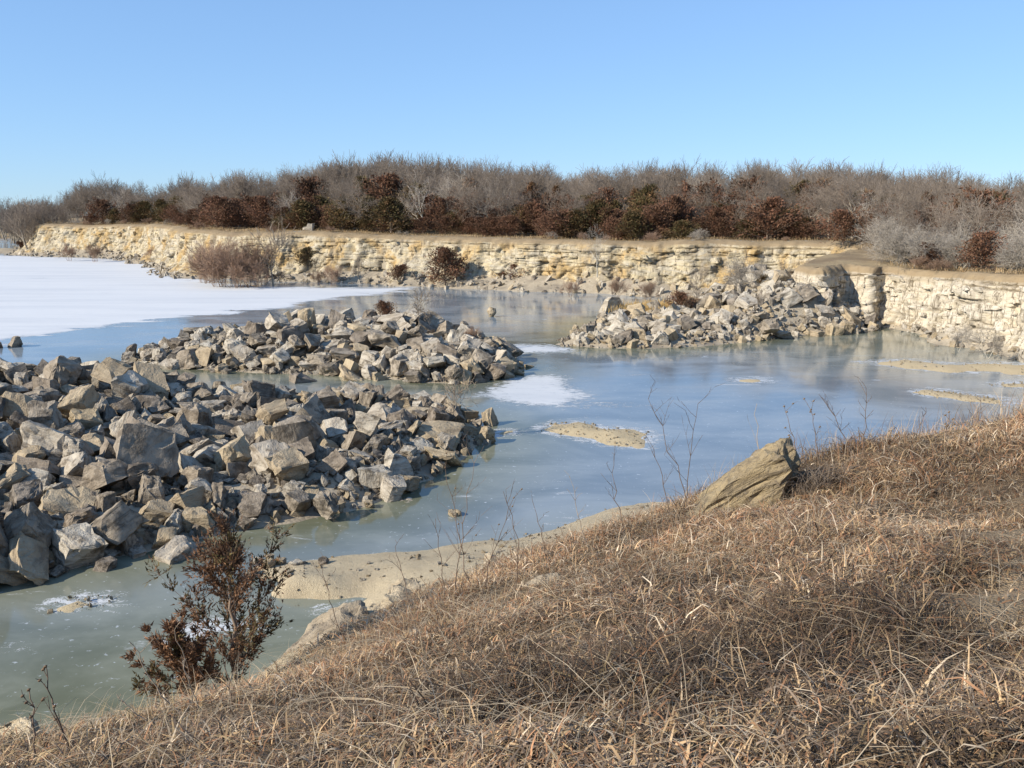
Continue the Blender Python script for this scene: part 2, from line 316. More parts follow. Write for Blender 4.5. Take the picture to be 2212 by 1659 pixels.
11,-2009,2770,141,-8,133,93,46,10,-1172,1801,68,1,6,28,89,1,-1917,3093,147,138,46,59,24,0,-330,3010,83,-88,11,-38,37,5,-1797,3010,221,-33,27,92,69,4,-1119,1847,29,-17,-33,-124,74,1,-1281,2682,98,-13,0,-64,33,15,-943,3027,102,38,105,-54,48,15,-1508,1856,67,20,-10,-27,66,12,-1578,3122,158,76,-13,-58,34,
16,-1178,1778,23,98,-3,32,77,12,-1895,3535,137,-167,-4,73,50,4,-934,2572,111,-14,-16,38,82,11,-2372,3144,130,101,-12,66,33,2,-1672,3867,26,122,38,18,35,2,-1810,2892,170,131,16,88,73,1,-1318,3760,18,30,-115,-58,35,11,-732,3520,70,123,-43,73,41,13,-598,3191,82,-7,0,83,34,1,-933,3145,90,2,2,52,33,
1,-829,2555,61,81,-31,132,33,7,-1901,3474,138,-40,44,-91,60,16,-1382,2323,127,10,9,43,53,3,-1070,2575,75,-6,-7,171,73,12,-2068,2948,169,32,-63,8,102,4,-790,2990,75,-8,-6,158,20,16,-1696,2921,193,-98,26,39,28,3,-1819,3056,191,-23,-8,34,86,9,-1323,3251,128,18,20,39,42,3,-1030,1894,7,-9,10,-109,33,
3,-1169,3161,101,4,-175,-51,87,14,-2209,3502,139,-127,-1,125,21,3,-768,3279,85,-2,3,163,42,11,-782,2207,37,32,127,-109,52,2,-1648,2469,175,19,-115,55,93,9,-1248,2904,94,-6,-168,20,37,1,-1568,2658,153,-121,-107,34,33,0,-955,2112,51,-124,99,2,30,13,-1150,1872,13,16,5,-14,26,5,-880,2520,105,-35,36,49,95,
8,-2043,3342,150,47,103,-43,47,5,-1663,3264,168,-89,37,-61,88,1,-1109,3375,108,-88,-149,-15,87,3,-1671,2624,162,168,4,-15,83,5,-2201,3801,77,39,-108,21,26,1,-2423,3924,39,7,159,-4,39,9,-1516,2453,180,-39,-50,96,108,17,-1653,3622,139,28,-4,-40,83,16,-1430,2648,180,-102,-25,109,104,9,-1552,3086,169,10,16,-54,73,
9,-2234,4001,13,14,12,150,35,11,-1993,2506,78,-108,-71,-67,20,3,-1206,2564,79,-19,-178,43,33,17,-1902,3709,115,13,-8,99,108,3,-374,2777,69,20,1,73,36,6,-2009,3820,71,168,1,93,36,3,-773,2787,92,0,52,-42,73,5,-1860,3243,147,-9,-116,31,33,8,-1474,3318,156,108,-7,-102,35,7,-1247,3646,51,40,-25,-118,54,
6,-1262,1856,105,25,6,157,103,0,-2108,2954,134,85,-1,-169,28,15,-1470,2381,151,7,-7,107,67,16,-1509,2490,142,17,172,-9,24,2,-1769,3668,141,-81,38,83,104,5,-1092,2193,74,124,-21,-66,68,13,-1162,2897,107,164,8,-44,53,6,-1332,2635,140,-93,11,-107,76,12,-447,2775,71,80,10,141,28,10,-1588,2993,149,6,5,-147,49,
16,-961,2458,51,-9,2,-78,26,9,-438,3351,106,-64,-35,-8,79,0,-2000,2293,43,-50,-51,146,82,7,-2240,3452,159,-10,43,-160,99,14,-1905,2257,46,151,46,-34,36,10,-698,2249,48,-14,137,79,80,2,-1764,3840,75,-28,160,13,38,14,-1479,2477,142,-3,7,-74,35,2,-1317,3001,143,26,138,54,62,1,-1612,3868,35,-135,-2,-81,68,
4,-2240,3502,151,47,-42,60,37,12,-1580,2942,189,59,11,160,95,12,-799,2158,34,-4,12,-87,74,15,-514,3059,86,101,0,83,35,5,-910,3173,84,-42,43,153,22,9,-1198,3465,87,-143,28,-65,21,7,-806,3381,101,75,22,-173,87,9,-832,3330,79,-65,-13,98,20,9,-1152,3580,62,-173,-6,-85,33,15,-770,3316,87,68,-114,2,39,
13,-2068,2437,66,13,-11,-59,104,16,-1282,2440,123,22,7,106,71,13,-1511,2881,153,-161,13,-7,65,2,-1751,2079,38,1,17,-101,22,16,-1197,1954,53,-6,-152,-66,35,16,-1097,3207,102,-2,0,-110,73,2,-1499,1818,40,-75,17,-135,21,2,-2238,3866,57,5,15,106,24,9,-814,2897,75,-6,3,-23,36,10,-390,3085,82,-1,-175,21,38,
8,-2242,3394,158,109,1,157,66,12,-918,2736,76,1,0,-125,52,0,-1043,2967,90,9,7,-124,87,16,-1307,2793,113,9,-12,132,61,15,-1172,3270,122,129,17,-29,87,0,-2130,3560,144,7,104,-25,44,14,-2279,3886,71,94,124,-44,55,11,-2048,2743,143,-39,19,-11,35,13,-918,2381,67,3,-62,37,39,14,-850,2966,97,72,24,-41,79,
3,-2237,2616,60,11,50,43,45,12,-1001,2487,52,90,-4,71,23,12,-1646,2834,172,51,18,102,64,14,-604,3255,93,3,1,-1,46,10,-910,3615,23,-6,18,75,33,5,-1402,2277,139,-56,-1,143,60,3,-901,3495,91,8,160,32,56,2,-1029,2145,84,-16,87,114,52,14,-1431,3704,45,-19,8,1,20,11,-847,2134,40,20,23,7,69,
16,-1293,2609,108,-20,59,-178,37,16,-1093,2950,69,-2,-166,-88,20,17,-2289,2734,56,-19,1,134,37,17,-1029,3032,78,0,-9,84,36,15,-887,2954,75,54,-110,35,20,1,-1751,3048,164,0,-106,35,38,13,-363,3350,80,-21,4,83,33,1,-2284,2975,113,-19,144,42,37,6,-1450,3690,54,22,13,123,20,14,-757,3602,36,-94,-17,-133,38,
17,-963,3348,78,4,-30,-67,33,15,-1115,2244,59,10,139,103,46,5,-1184,2098,74,109,-19,-51,27,16,-1166,2287,80,-18,-5,-142,67,15,-990,3152,98,15,130,19,87,4,-1279,2496,92,5,151,-4,24,5,-712,3054,100,-44,45,172,72,17,-1868,2276,51,-22,0,136,24,15,-922,2534,53,0,-12,93,33,10,-1066,3379,78,-8,-2,-35,20,
9,-616,3519,55,19,-166,62,21,9,-1837,3207,153,24,-78,-162,37,7,-686,2310,57,6,162,62,57,12,-1884,2079,23,32,-5,137,61,2,-2067,2742,111,117,9,94,20,0,-1840,2286,65,19,16,-104,33,17,-1485,3497,134,30,-28,-159,39,0,-1825,3584,171,-134,-1,-91,106,2,-1861,2349,79,17,6,-71,33,9,-1620,1848,32,61,-122,43,48,
9,-1526,2669,161,-59,-11,87,69,17,-416,3680,-3,-9,11,41,62,13,-1244,3679,42,-100,-169,1,60,17,-1254,2517,88,-3,-1,-45,38,5,-1691,3316,147,3,-120,54,37,9,-1234,1939,51,-74,-29,107,24,2,-1005,3337,89,27,-122,-68,41,5,-2108,3022,136,83,115,-58,33,4,-985,3247,95,37,-3,-84,49,9,-1425,2975,141,-21,-15,-158,33,
11,-1540,3001,149,12,17,-58,31,15,-552,3038,80,76,-111,38,30,17,-2200,3510,145,47,-16,138,29,16,-1576,2101,135,-15,3,75,114,17,-1332,1823,37,-22,5,-114,59,6,-938,2874,86,-42,-166,26,82,9,-2333,3167,151,-128,19,113,81,8,-1726,3538,137,-4,6,93,54,12,-1560,1822,44,-7,-46,63,72,1,-763,3041,109,-87,-3,101,81,
15,-1665,2953,150,-114,11,-36,33,0,-2245,2924,148,-28,166,15,107,16,-2303,3357,175,18,12,53,79,12,-2181,3177,137,42,-9,177,44,15,-908,2570,51,-164,40,55,20,1,-832,3634,36,-2,15,77,68,14,-1103,2648,69,-105,139,19,20,8,-406,2831,78,30,110,110,42,16,-262,3064,93,103,-11,105,87,7,-788,3078,85,-55,46,-63,31,
16,-1191,2345,122,43,-32,-14,90,8,-757,2553,60,-6,115,-133,21,14,-1220,3208,124,-118,-8,-137,83,15,-2356,2805,68,4,19,-132,53,3,-605,3049,80,3,1,29,37,9,-521,2891,76,-153,-29,6,35,12,-1019,2916,73,-3,4,150,34,12,-1846,3423,143,71,-1,29,54,4,-1531,2608,148,4,151,-60,36,9,-1104,2909,74,85,-1,-142,35,
2,-1884,2331,66,-57,2,-76,33,8,-2244,3452,197,-107,63,71,34,14,-1056,2733,103,-27,128,-27,96,5,-2033,2468,58,17,-17,12,20,11,-389,3532,36,-14,-22,-85,40,4,-1134,3029,107,-6,-36,-96,87,9,-2395,3343,139,-137,26,70,20,3,-2064,3652,120,172,16,78,33,10,-666,2540,66,-9,-10,-36,44,13,-638,3206,91,16,0,-13,50,
14,-1836,4015,11,-10,-5,-49,58,16,-1386,3683,51,34,-21,-169,33,10,-1639,3034,142,-11,-2,-76,20,17,-845,2912,96,4,21,-38,33,0,-2259,2739,75,82,29,61,33,1,-574,3230,89,-3,1,-119,33,16,-1184,1889,95,-46,-71,-92,122,13,-460,2625,74,-9,14,-8,63,5,-721,2764,92,-39,13,103,92,4,-540,3078,83,-125,13,-109,35,
11,-1932,3530,139,-54,110,4,48,11,-1307,2936,135,-34,119,-73,95,11,-603,2933,94,-63,2,-21,73,3,-1437,2044,117,-41,-127,-2,21,4,-1509,1892,59,-172,-24,-13,30,3,-1023,2701,74,-5,0,-115,55,11,-1513,2779,154,-124,-43,-69,54,14,-2040,3264,140,-176,4,-63,33,7,-1741,3402,138,42,26,114,40,6,-1345,1755,28,15,11,-10,46,
2,-2148,3972,20,-89,-10,-2,34,13,-862,2635,57,-7,0,36,25,9,-1976,3032,142,40,155,-43,28,5,-1586,1750,4,-81,11,-72,20,13,-1220,3137,102,-163,11,94,42,6,-503,2854,74,1,1,128,40,5,-2242,3942,44,99,-12,2,85,13,-511,3199,84,-6,-6,122,65,4,-822,2376,64,0,3,132,33,1,-1402,2753,123,-64,-101,-67,21,
16,-657,3619,70,-172,-15,-21,87,6,-1374,1850,78,-16,178,74,112,5,-1338,3347,130,-34,27,-63,36,15,-1482,1882,84,121,21,-29,50,2,-1005,2745,66,-68,-9,-128,22,1,-2291,3916,49,-83,-14,-147,49,17,-1669,3060,149,3,3,-6,33,14,-1545,3845,22,99,-95,-31,33,10,-1678,2864,147,-5,-178,15,20,5,-1650,1929,66,-140,-13,-20,116,
17,-1765,3805,92,14,-28,-25,43,14,-1347,3715,30,23,-169,-4,33,0,-548,2674,74,8,-177,76,41,14,-941,3520,66,56,58,37,30,4,-1633,1828,15,81,-5,-32,33,10,-1264,3556,76,14,14,130,37,16,-1268,3752,23,37,-10,-37,51,1,-1943,3047,187,5,141,-79,106,7,-1226,1735,0,111,-33,-113,43,7,-1327,3684,40,44,177,33,35,
8,-541,3369,121,111,-48,111,87,8,-2009,3558,129,-7,-1,-13,27,1,-1897,2183,60,-40,160,-49,112,5,-1022,2326,70,-3,113,9,66,15,-1773,2598,162,2,0,-87,47,1,-1348,3656,62,152,-55,-27,33,15,-1717,2077,43,-162,30,32,20,3,-862,2855,91,-45,175,47,87,11,-2393,3776,95,31,-96,55,44,14,-834,3262,87,9,-177,-10,32,
13,-2294,2764,72,-23,3,43,48,8,-1443,3145,158,-174,1,93,53,7,-1918,2313,64,50,-52,-153,49,13,-733,3220,111,-174,-14,79,87,0,-1339,2256,104,-173,17,26,26,3,-1657,1879,17,-13,8,162,51,13,-1768,3437,126,-7,-2,-161,27,9,-1254,3109,106,166,6,-85,33,4,-2233,3172,179,-5,-23,102,105,15,-881,2538,60,-7,-10,95,43,
2,-1901,3768,86,-63,-20,-71,35,9,-984,2756,70,-160,17,-12,27,12,-1290,2562,96,4,2,-24,21,3,-1564,3061,199,17,9,-26,41,11,-1117,3320,108,78,152,-11,67,13,-708,2375,68,-28,10,-123,36,17,-2082,3343,137,175,0,90,30,17,-2118,2656,111,7,-38,129,85,10,-1620,2301,112,-7,-22,62,40,6,-634,2841,66,110,2,20,36,
0,-1876,2987,230,11,-164,43,99,14,-1409,3430,148,-3,9,-65,54,14,-1912,2511,122,-20,0,124,70,10,-1454,3666,67,-3,-1,137,40,5,-2188,3588,134,-61,-160,-8,21,7,-277,3143,94,-87,-57,-93,87,3,-1070,3621,36,8,-172,17,65,17,-1768,2051,37,-9,23,-164,61,5,-1923,3405,155,-23,130,-66,98,0,-2205,2622,57,74,167,-14,33,
12,-1714,3925,16,-173,-5,14,40,5,-1640,2111,80,-137,-63,-67,43,4,-1690,3951,29,63,-57,136,69,15,-1356,1905,70,-23,-103,69,55,8,-668,3146,94,-59,1,-7,42,1,-605,3688,40,-21,-25,-52,87,7,-1208,2304,83,-62,20,163,37,14,-739,2243,42,144,17,85,33,13,-634,2299,30,6,-10,63,34,8,-1749,3602,135,4,138,-22,59,
9,-410,2891,79,-123,9,71,33,5,-736,2225,30,23,-107,-112,38,6,-255,3508,19,126,-31,-28,35,6,-1722,2058,46,-31,-108,-130,43,1,-1222,2406,149,50,-170,13,81,6,-1507,3647,105,168,14,76,115,2,-2053,3877,58,118,28,-20,40,10,-1850,2565,138,11,-12,-35,33,14,-1962,2406,66,159,-48,45,34,3,-1368,3207,130,159,7,-70,39,
1,-614,2623,79,97,16,85,56,3,-2058,2684,120,-127,-61,-49,51,7,-1418,2518,138,-130,-11,17,77,5,-1249,2570,123,-15,29,100,105,15,-1726,2885,158,73,177,6,33,9,-632,2194,4,29,151,26,20,17,-1828,2225,57,30,1,-83,42,8,-869,2591,80,164,69,-15,80,7,-1347,3157,132,107,149,-4,50,13,-609,3632,18,-23,3,2,72,
6,-823,2634,65,-104,3,37,35,14,-1355,2808,117,-30,110,-79,34,7,-1918,2706,149,-6,45,-59,33,1,-1596,3740,102,-47,-99,16,121,5,-1908,3028,150,120,-36,53,26,11,-2246,2771,75,-44,131,-70,34,15,-2033,2821,150,-86,-44,-105,75,11,-1888,2425,101,100,9,129,59,9,-374,2637,60,-61,-32,140,58,4,-1868,2479,116,-7,-8,-124,34,
5,-1281,2054,95,-43,118,102,33,7,-385,3579,16,53,-137,48,34,11,-1007,3002,87,-68,-146,13,42,11,-664,3252,89,-3,-2,-142,33,13,-528,2986,78,-13,-6,64,57,16,-1381,3316,134,-150,6,109,21,0,-1192,2992,94,-34,-49,-92,65,4,-1514,1631,5,-122,22,-111,50,17,-594,3345,81,1,1,-18,23,17,-1571,2007,68,-2,19,-128,24,
6,-1107,3551,82,-8,148,-87,87,1,-1053,2878,140,-88,13,-23,107,16,-761,2993,83,66,-4,-170,29,4,-1690,2826,208,-26,5,84,122,8,-490,3502,69,-15,-26,-82,73,12,-1647,1912,20,-9,-50,161,20,4,-1697,2123,61,-12,173,-37,33,11,-1130,2267,63,-18,-144,42,35,11,-830,3006,83,-95,-4,110,34,12,-559,3397,89,-117,-33,-70,37,
12,-846,3031,86,0,-6,142,36,6,-904,2805,72,-98,-2,-79,36,1,-1549,2805,192,-97,52,-18,76,5,-846,3361,84,-106,2,103,44,7,-1631,2971,152,-5,38,130,62,8,-1402,2805,200,96,53,90,122,15,-2018,3286,142,108,-1,135,33,7,-1727,2328,108,116,25,-108,37,16,-1567,2352,163,77,-16,46,104,14,-932,3221,96,100,-20,-56,52,
12,-1582,2412,138,-1,0,-168,28,14,-1289,2722,101,69,41,-78,51,8,-903,2140,58,-19,15,-84,78,16,-928,2926,82,-85,10,-1,39,6,-2134,3500,139,101,-1,-53,42,6,-1096,3491,104,-5,-29,-86,71,15,-1295,3461,143,-7,-13,-129,112,0,-1083,2552,129,21,-26,82,119,0,-633,2417,96,26,-6,48,102,11,-1054,2377,69,-6,-105,-43,65,
11,-1621,3049,194,-100,3,-24,113,9,-959,2777,80,-83,-4,-165,58,9,-1403,2591,131,-88,-79,-73,46,6,-1479,2288,144,3,-6,158,71,4,-1490,1726,18,-9,-15,85,36,8,-1239,3017,138,-44,-7,36,87,16,-434,2698,89,69,0,-105,61,12,-1121,2945,84,24,-67,13,62,13,-477,3400,78,174,3,5,24,11,-1477,2061,111,-74,-94,-47,33,
8,-2094,3707,118,101,22,60,51,5,-1557,1863,34,-172,-8,-77,22,11,-1473,2786,139,-10,133,-82,38,6,-1242,2724,140,-62,-55,72,87,8,-1372,2845,128,89,10,-68,53,4,-1709,3745,78,105,-25,-46,33,16,-2267,2598,40,89,66,-7,39,14,-1721,2767,156,11,15,106,34,12,-1616,1893,35,54,-35,-116,50,7,-1875,2460,103,47,7,20,28,
8,-1818,2638,161,54,103,-6,57,1,-1638,2401,167,-5,172,21,104,1,-1246,3443,100,44,-78,-98,26,7,-984,3035,108,44,-25,-20,87,5,-1263,3141,109,116,0,-80,34,14,-2084,3766,86,-49,-110,108,20,9,-967,2042,59,29,162,59,106,10,-1622,2871,141,-14,-10,-127,23,6,-1732,2112,50,85,-3,130,20,2,-576,3073,81,-160,-5,1,22,
17,-1406,3756,25,-16,-1,2,44,14,-1565,2592,160,90,43,122,66,11,-493,3344,86,164,69,3,29,2,-963,3649,14,-61,0,131,21,17,-1471,3568,102,168,20,34,33,11,-2049,3404,181,-49,-4,145,116,5,-978,3388,94,-31,143,24,80,1,-1809,2606,154,-4,-5,-66,29,14,-2061,2549,71,-16,1,129,28,12,-989,2730,89,52,-15,155,59,
7,-1879,3732,162,-74,37,-135,111,10,-1280,2328,113,-40,2,-9,94,8,-1720,1904,23,-78,-14,-174,58,11,-1761,3323,145,-93,5,144,45,0,-2072,3377,138,11,6,142,25,7,-1186,2195,75,33,134,-94,42,11,-2284,3533,150,-93,2,61,49,12,-441,2852,74,58,-52,-71,37,15,-1480,1627,6,-78,-50,-62,33,9,-1495,3704,68,37,163,-24,53,
4,-707,2689,57,3,177,12,33,2,-2186,3545,138,-69,-8,123,34,7,-1815,2969,172,1,-84,48,45,7,-1988,2819,141,13,31,92,38,9,-1364,3834,16,19,19,120,67,8,-1931,2751,163,-44,-66,-30,63,10,-1485,2741,163,-23,-13,156,63,3,-1313,2218,125,-12,34,-146,77,6,-952,2428,56,1,-3,-91,38,4,-1715,3840,46,-28,-11,-120,33,
9,-1999,2862,140,25,116,30,21,17,-2108,3393,142,-5,-5,-139,46,11,-1000,2231,76,172,-21,9,40,9,-686,3021,87,51,14,-71,35,13,-1521,3885,10,2,-11,-28,57,12,-697,3249,83,-120,-34,77,22,2,-421,2789,81,-18,149,-64,54,12,-2133,3281,147,19,-6,-138,47,9,-1135,2736,93,-17,-11,-72,67,4,-2061,2932,129,4,174,20,33,
14,-898,2957,120,-26,162,78,56,16,-834,3058,88,-85,13,-8,29,5,-1314,2581,110,127,-12,43,58,6,-515,2794,78,119,2,-48,70,0,-1361,2758,150,-53,8,24,94,15,-1627,3793,49,26,174,55,45,5,-1780,2779,170,-84,57,-104,96,11,-933,2822,71,-91,-1,-36,36,1,-809,2482,118,93,-34,-40,96,5,-1525,3837,15,3,-164,-60,20,
5,-2116,3050,137,101,-7,46,34,1,-467,3443,89,74,-11,168,52,0,-857,3192,90,-24,-57,147,34,14,-586,2520,79,4,2,44,36,13,-322,3347,74,19,-4,60,38,4,-681,3435,83,-2,-12,-51,33,6,-231,2835,26,-32,-153,73,44,15,-2286,3060,127,121,10,-87,33,5,-1844,3486,129,96,-1,-44,33,13,-326,2698,52,-19,174,75,97,
3,-1867,3492,135,126,-14,79,40,5,-773,2662,76,140,46,4,76,8,-1553,3195,163,-9,-3,150,53,2,-1835,3813,63,112,21,-37,36,16,-580,2696,83,-79,29,49,54,7,-1330,2554,102,28,-142,31,33,7,-1829,2374,108,4,-135,-71,106,9,-1438,2466,157,21,-103,43,66,0,-2191,3336,150,-18,114,-128,39,17,-2140,3366,154,38,-3,-70,56,
6,-959,3105,87,6,4,-124,23,10,-1344,3132,133,-26,-57,-41,34,11,-281,3425,64,-43,174,-44,87,2,-1281,2387,93,-69,-1,16,33,15,-1719,3486,155,-109,2,54,122,15,-2229,2424,25,-108,-85,44,115,4,-2213,3612,167,4,-13,-2,116,3,-1665,3113,174,154,7,63,50,10,-785,2314,61,-19,-6,-176,34,12,-716,3384,90,82,-5,70,34,
5,-734,2813,69,-27,11,161,30,0,-1726,2708,188,22,-13,118,100,1,-822,3137,105,0,0,-13,68,14,-2201,2735,82,-13,-7,118,37,5,-785,2550,73,6,-6,-45,57,4,-1216,3528,88,-142,10,-16,42,6,-620,2557,84,-16,-162,-62,89,12,-1796,3122,160,51,-54,131,55,14,-2116,3936,34,83,-24,-75,33,7,-2029,3664,116,-166,-21,46,27,
17,-1326,2904,105,-7,-14,-179,33,16,-1317,3156,161,8,25,-150,35,0,-968,2456,73,91,166,-11,29,11,-504,2341,19,17,25,-20,20,11,-1674,2886,161,-71,6,-7,44,7,-818,3198,106,37,24,175,87,12,-1396,3522,116,155,-5,-38,43,14,-463,3128,86,9,-178,33,36,10,-1311,3088,135,6,-35,100,103,1,-1312,3648,63,-33,107,-113,53,
13,-1467,2445,132,-6,8,21,33,4,-1382,2164,114,-113,4,120,21,1,-757,2290,60,73,-138,-56,31,0,-1142,2668,78,4,7,-66,33,5,-1049,3176,90,78,112,-48,40,2,-2382,2916,73,-110,78,-33,20,17,-594,2646,62,4,-15,-14,22,5,-1938,2865,168,-36,176,12,103,11,-1819,3052,159,-16,157,-61,34,12,-1538,2841,149,58,-10,169,44,
4,-392,3040,81,5,2,10,33,12,-2104,3617,137,79,3,8,44,12,-1390,2215,141,58,-6,-89,89,11,-1967,2149,19,-36,108,-7,83,9,-1651,2235,108,14,-1,14,65,8,-1206,3351,131,-60,18,-75,87,1,-1664,3312,145,-2,-4,69,21,9,-1023,2901,96,57,-164,-41,42,9,-1656,3894,18,91,15,115,23,13,-2017,3534,147,-18,175,-14,68,
9,-1689,3291,145,-145,27,14,20,5,-684,2878,84,-18,7,125,58,1,-487,2896,84,86,6,-91,50,6,-927,3655,21,-13,5,27,41,11,-1377,3649,64,-28,-18,-56,36,10,-1749,2862,165,-51,0,-46,52,3,-1770,2896,206,171,3,-50,102,10,-2231,2570,31,5,19,-104,54,0,-1931,3622,156,-41,-31,-78,95,17,-770,2239,66,84,-50,104,65,
6,-1679,3628,107,-6,-166,-89,33,4,-1182,2003,67,20,0,13,42,8,-583,2818,103,-34,10,-163,104,11,-1542,3729,53,-3,-25,-129,23,4,-1715,2816,156,-5,2,119,50,10,-2222,3002,149,117,-22,0,51,11,-1243,2374,112,14,21,19,43,14,-683,2926,118,124,9,-106,120,15,-2047,3117,181,-42,148,9,112,14,-1822,2794,150,-38,-120,-88,27,
7,-1697,3774,69,-27,43,168,66,3,-2477,2673,3,-15,4,154,51,13,-1268,2430,88,5,-174,-13,38,2,-1508,2935,170,-26,24,39,61,14,-1191,2874,126,16,-174,-54,55,10,-1736,2273,96,7,16,-86,99,10,-412,3460,71,-39,25,82,51,7,-2350,3377,149,31,8,8,46,14,-980,2391,71,5,-177,61,78,7,-808,2817,81,65,-136,-56,71,
1,-2009,3889,96,19,20,69,114,14,-1367,3391,157,85,-13,-145,95,10,-322,2688,76,3,-8,69,49,15,-1899,3125,162,-173,-33,-46,60,1,-1135,2410,61,1,-13,104,20,13,-1634,3911,60,45,157,27,88,12,-551,3302,109,71,0,-97,87,1,-1990,3258,145,-5,-8,67,37,7,-1317,1889,80,-21,156,93,35,5,-2394,2698,22,104,-12,127,46,
2,-2307,3421,156,-86,-10,8,69,10,-1600,3052,147,0,-3,-38,44,13,-1887,3613,134,55,-20,-94,61,10,-1354,2126,128,178,35,15,79,2,-1125,2805,110,157,-18,62,85,10,-1624,2691,210,41,-22,-4,90,7,-2405,2950,74,74,-1,-13,20,12,-2264,3248,145,62,-25,-142,48,10,-1551,2282,123,10,1,-80,47,7,-2323,3472,146,-22,49,-75,43,
2,-775,2511,63,-55,-146,27,20,6,-431,3195,90,170,-36,-31,68,7,-2137,3315,141,27,6,-136,33,3,-1153,2204,62,4,-9,-157,33,10,-875,2647,63,-8,-25,-48,33,12,-906,3200,90,19,-47,-45,41,4,-1631,3235,197,16,157,-91,42,3,-1989,3458,205,-40,20,-10,121,16,-558,2727,62,173,-20,-6,21,4,-1013,3371,81,-178,41,-4,33,
5,-2092,3577,134,-20,12,-72,33,8,-1866,3174,152,117,-4,-92,41,3,-1274,2321,85,-2,-14,171,32,0,-1380,3286,185,82,67,-75,107,0,-450,2824,67,10,8,171,25,13,-1044,2430,60,1,-176,-13,57,10,-2023,3783,77,174,-6,-50,27,9,-1574,1889,77,-177,41,38,92,17,-296,2793,62,-30,165,44,66,15,-512,2735,93,-36,-64,-2,80,
8,-1608,3667,113,78,-1,137,45,9,-2096,3280,144,-21,-69,156,36,3,-2364,3850,85,144,-23,-64,110,17,-1498,3411,183,26,-74,-137,80,9,-953,3614,48,-130,6,-105,82,5,-1531,2968,140,159,44,-61,21,4,-1195,2737,100,53,-1,-54,64,1,-443,3481,70,-15,139,51,48,10,-799,2397,63,-6,4,143,33,0,-608,3322,126,25,-26,66,87,
4,-629,3561,51,15,-28,-101,65,16,-1305,2636,108,-6,14,-162,33,7,-1025,3250,110,15,123,-12,78,13,-1077,3667,16,-16,13,72,27,2,-1935,2280,46,-19,139,36,49,5,-1323,2863,127,-107,27,-70,85,14,-2054,2880,133,76,47,106,34,12,-2190,2555,40,-11,20,-172,33,8,-1380,2802,115,-22,-5,-90,20,7,-1406,2256,120,-16,60,-27,33,
12,-977,3206,125,74,32,-109,87,11,-2348,3234,152,-67,1,-74,65,7,-1974,3425,164,-125,80,22,40,0,-1782,2415,120,-16,-30,92,43,15,-781,2286,67,-33,22,-132,33,6,-201,3117,45,-13,18,-52,23,13,-1172,2897,81,-14,8,-31,87,5,-1080,3069,85,-38,118,24,33,10,-1516,2088,102,-164,-2,-47,42,13,-2180,3841,61,-14,-17,-88,30,
6,-2082,2585,76,-80,162,25,38,6,-765,3246,85,169,4,0,33,16,-1989,3970,21,-75,9,-170,33,7,-1865,3964,36,110,-47,-71,91,3,-1902,2019,17,9,-137,21,67,9,-480,2539,70,12,35,-25,48,10,-1348,3689,52,161,-16,30,45,12,-1348,3604,80,74,63,-93,45,8,-2366,3657,170,-2,-163,86,114,0,-1447,2925,187,-38,11,94,100,
5,-1628,3317,195,28,-74,-167,91,4,-421,2927,95,22,-4,-136,72,2,-1533,3419,140,124,25,95,22,5,-639,2356,52,-138,-62,12,20,1,-1187,2822,85,-104,23,62,44,16,-1012,1957,43,-5,-156,-43,97,10,-1556,3159,149,-6,3,142,23,5,-874,3640,23,11,-105,71,43,1,-1307,3399,132,-3,48,-86,20,14,-1023,2290,61,72,39,25,22,
15,-1272,2926,94,29,137,-63,30,15,-1193,2451,83,-5,-1,-113,35,15,-1587,1870,34,18,3,-64,37,3,-2033,3515,172,12,-13,35,71,1,-677,2809,65,-106,-106,-13,26,10,-165,3159,32,5,18,32,66,13,-2046,3708,122,-120,20,70,61,17,-954,3669,7,20,-2,122,20,1,-1725,3089,175,-14,162,37,76,15,-1824,3936,12,-175,57,24,23,
15,-1380,3120,170,-147,1,88,119,4,-1052,3506,69,6,-5,-175,21,2,-1451,2734,143,0,45,4,33,7,-253,2815,35,67,-25,-105,35,13,-209,3199,47,161,6,-83,50,4,-1763,3629,108,3,18,83,33,4,-1337,3220,183,1,-133,-62,116,9,-852,2064,20,-113,13,-93,53,15,-1777,3387,155,64,-1,164,51,17,-771,3347,92,108,1,-147,38,
12,-1776,3885,63,29,62,29,61,13,-600,2961,74,21,-6,0,26,7,-1743,3801,84,104,-34,113,27,5,-909,2838,72,-15,-123,-47,33,10,-376,3328,89,54,147,5,22,11,-1303,3825,13,164,-21,-66,63,13,-1546,1959,63,-1,-17,10,41,16,-1275,2636,133,11,-164,34,49,6,-2214,3545,139,163,-23,-79,38,7,-1046,2052,75,55,31,-104,90,
15,-383,2482,45,-81,-5,-124,87,10,-1965,3769,87,-23,5,21,61,6,-887,3148,105,168,-27,-58,87,7,-1446,2231,155,44,-164,-46,73,4,-1183,2064,74,-2,-7,-135,21,14,-1184,2245,69,126,-6,-3,33,3,-1733,3356,148,138,-2,-19,55,3,-2296,4037,8,12,-1,180,66,6,-2189,3376,165,-148,-21,96,78,9,-826,2430,68,-10,-2,13,45,
4,-220,2769,30,37,-175,-4,87,17,-1422,1780,46,18,-154,-78,33,8,-1447,3270,149,-86,-1,-89,20,11,-257,3283,63,7,-18,159,37,12,-220,3140,77,-130,-44,-15,87,4,-2064,3790,75,0,16,87,20,11,-1535,3676,72,22,143,14,20,4,-2073,3313,200,-5,21,-101,112,11,-1791,2729,159,0,-109,101,51,0,-907,3036,92,-3,111,-127,35,
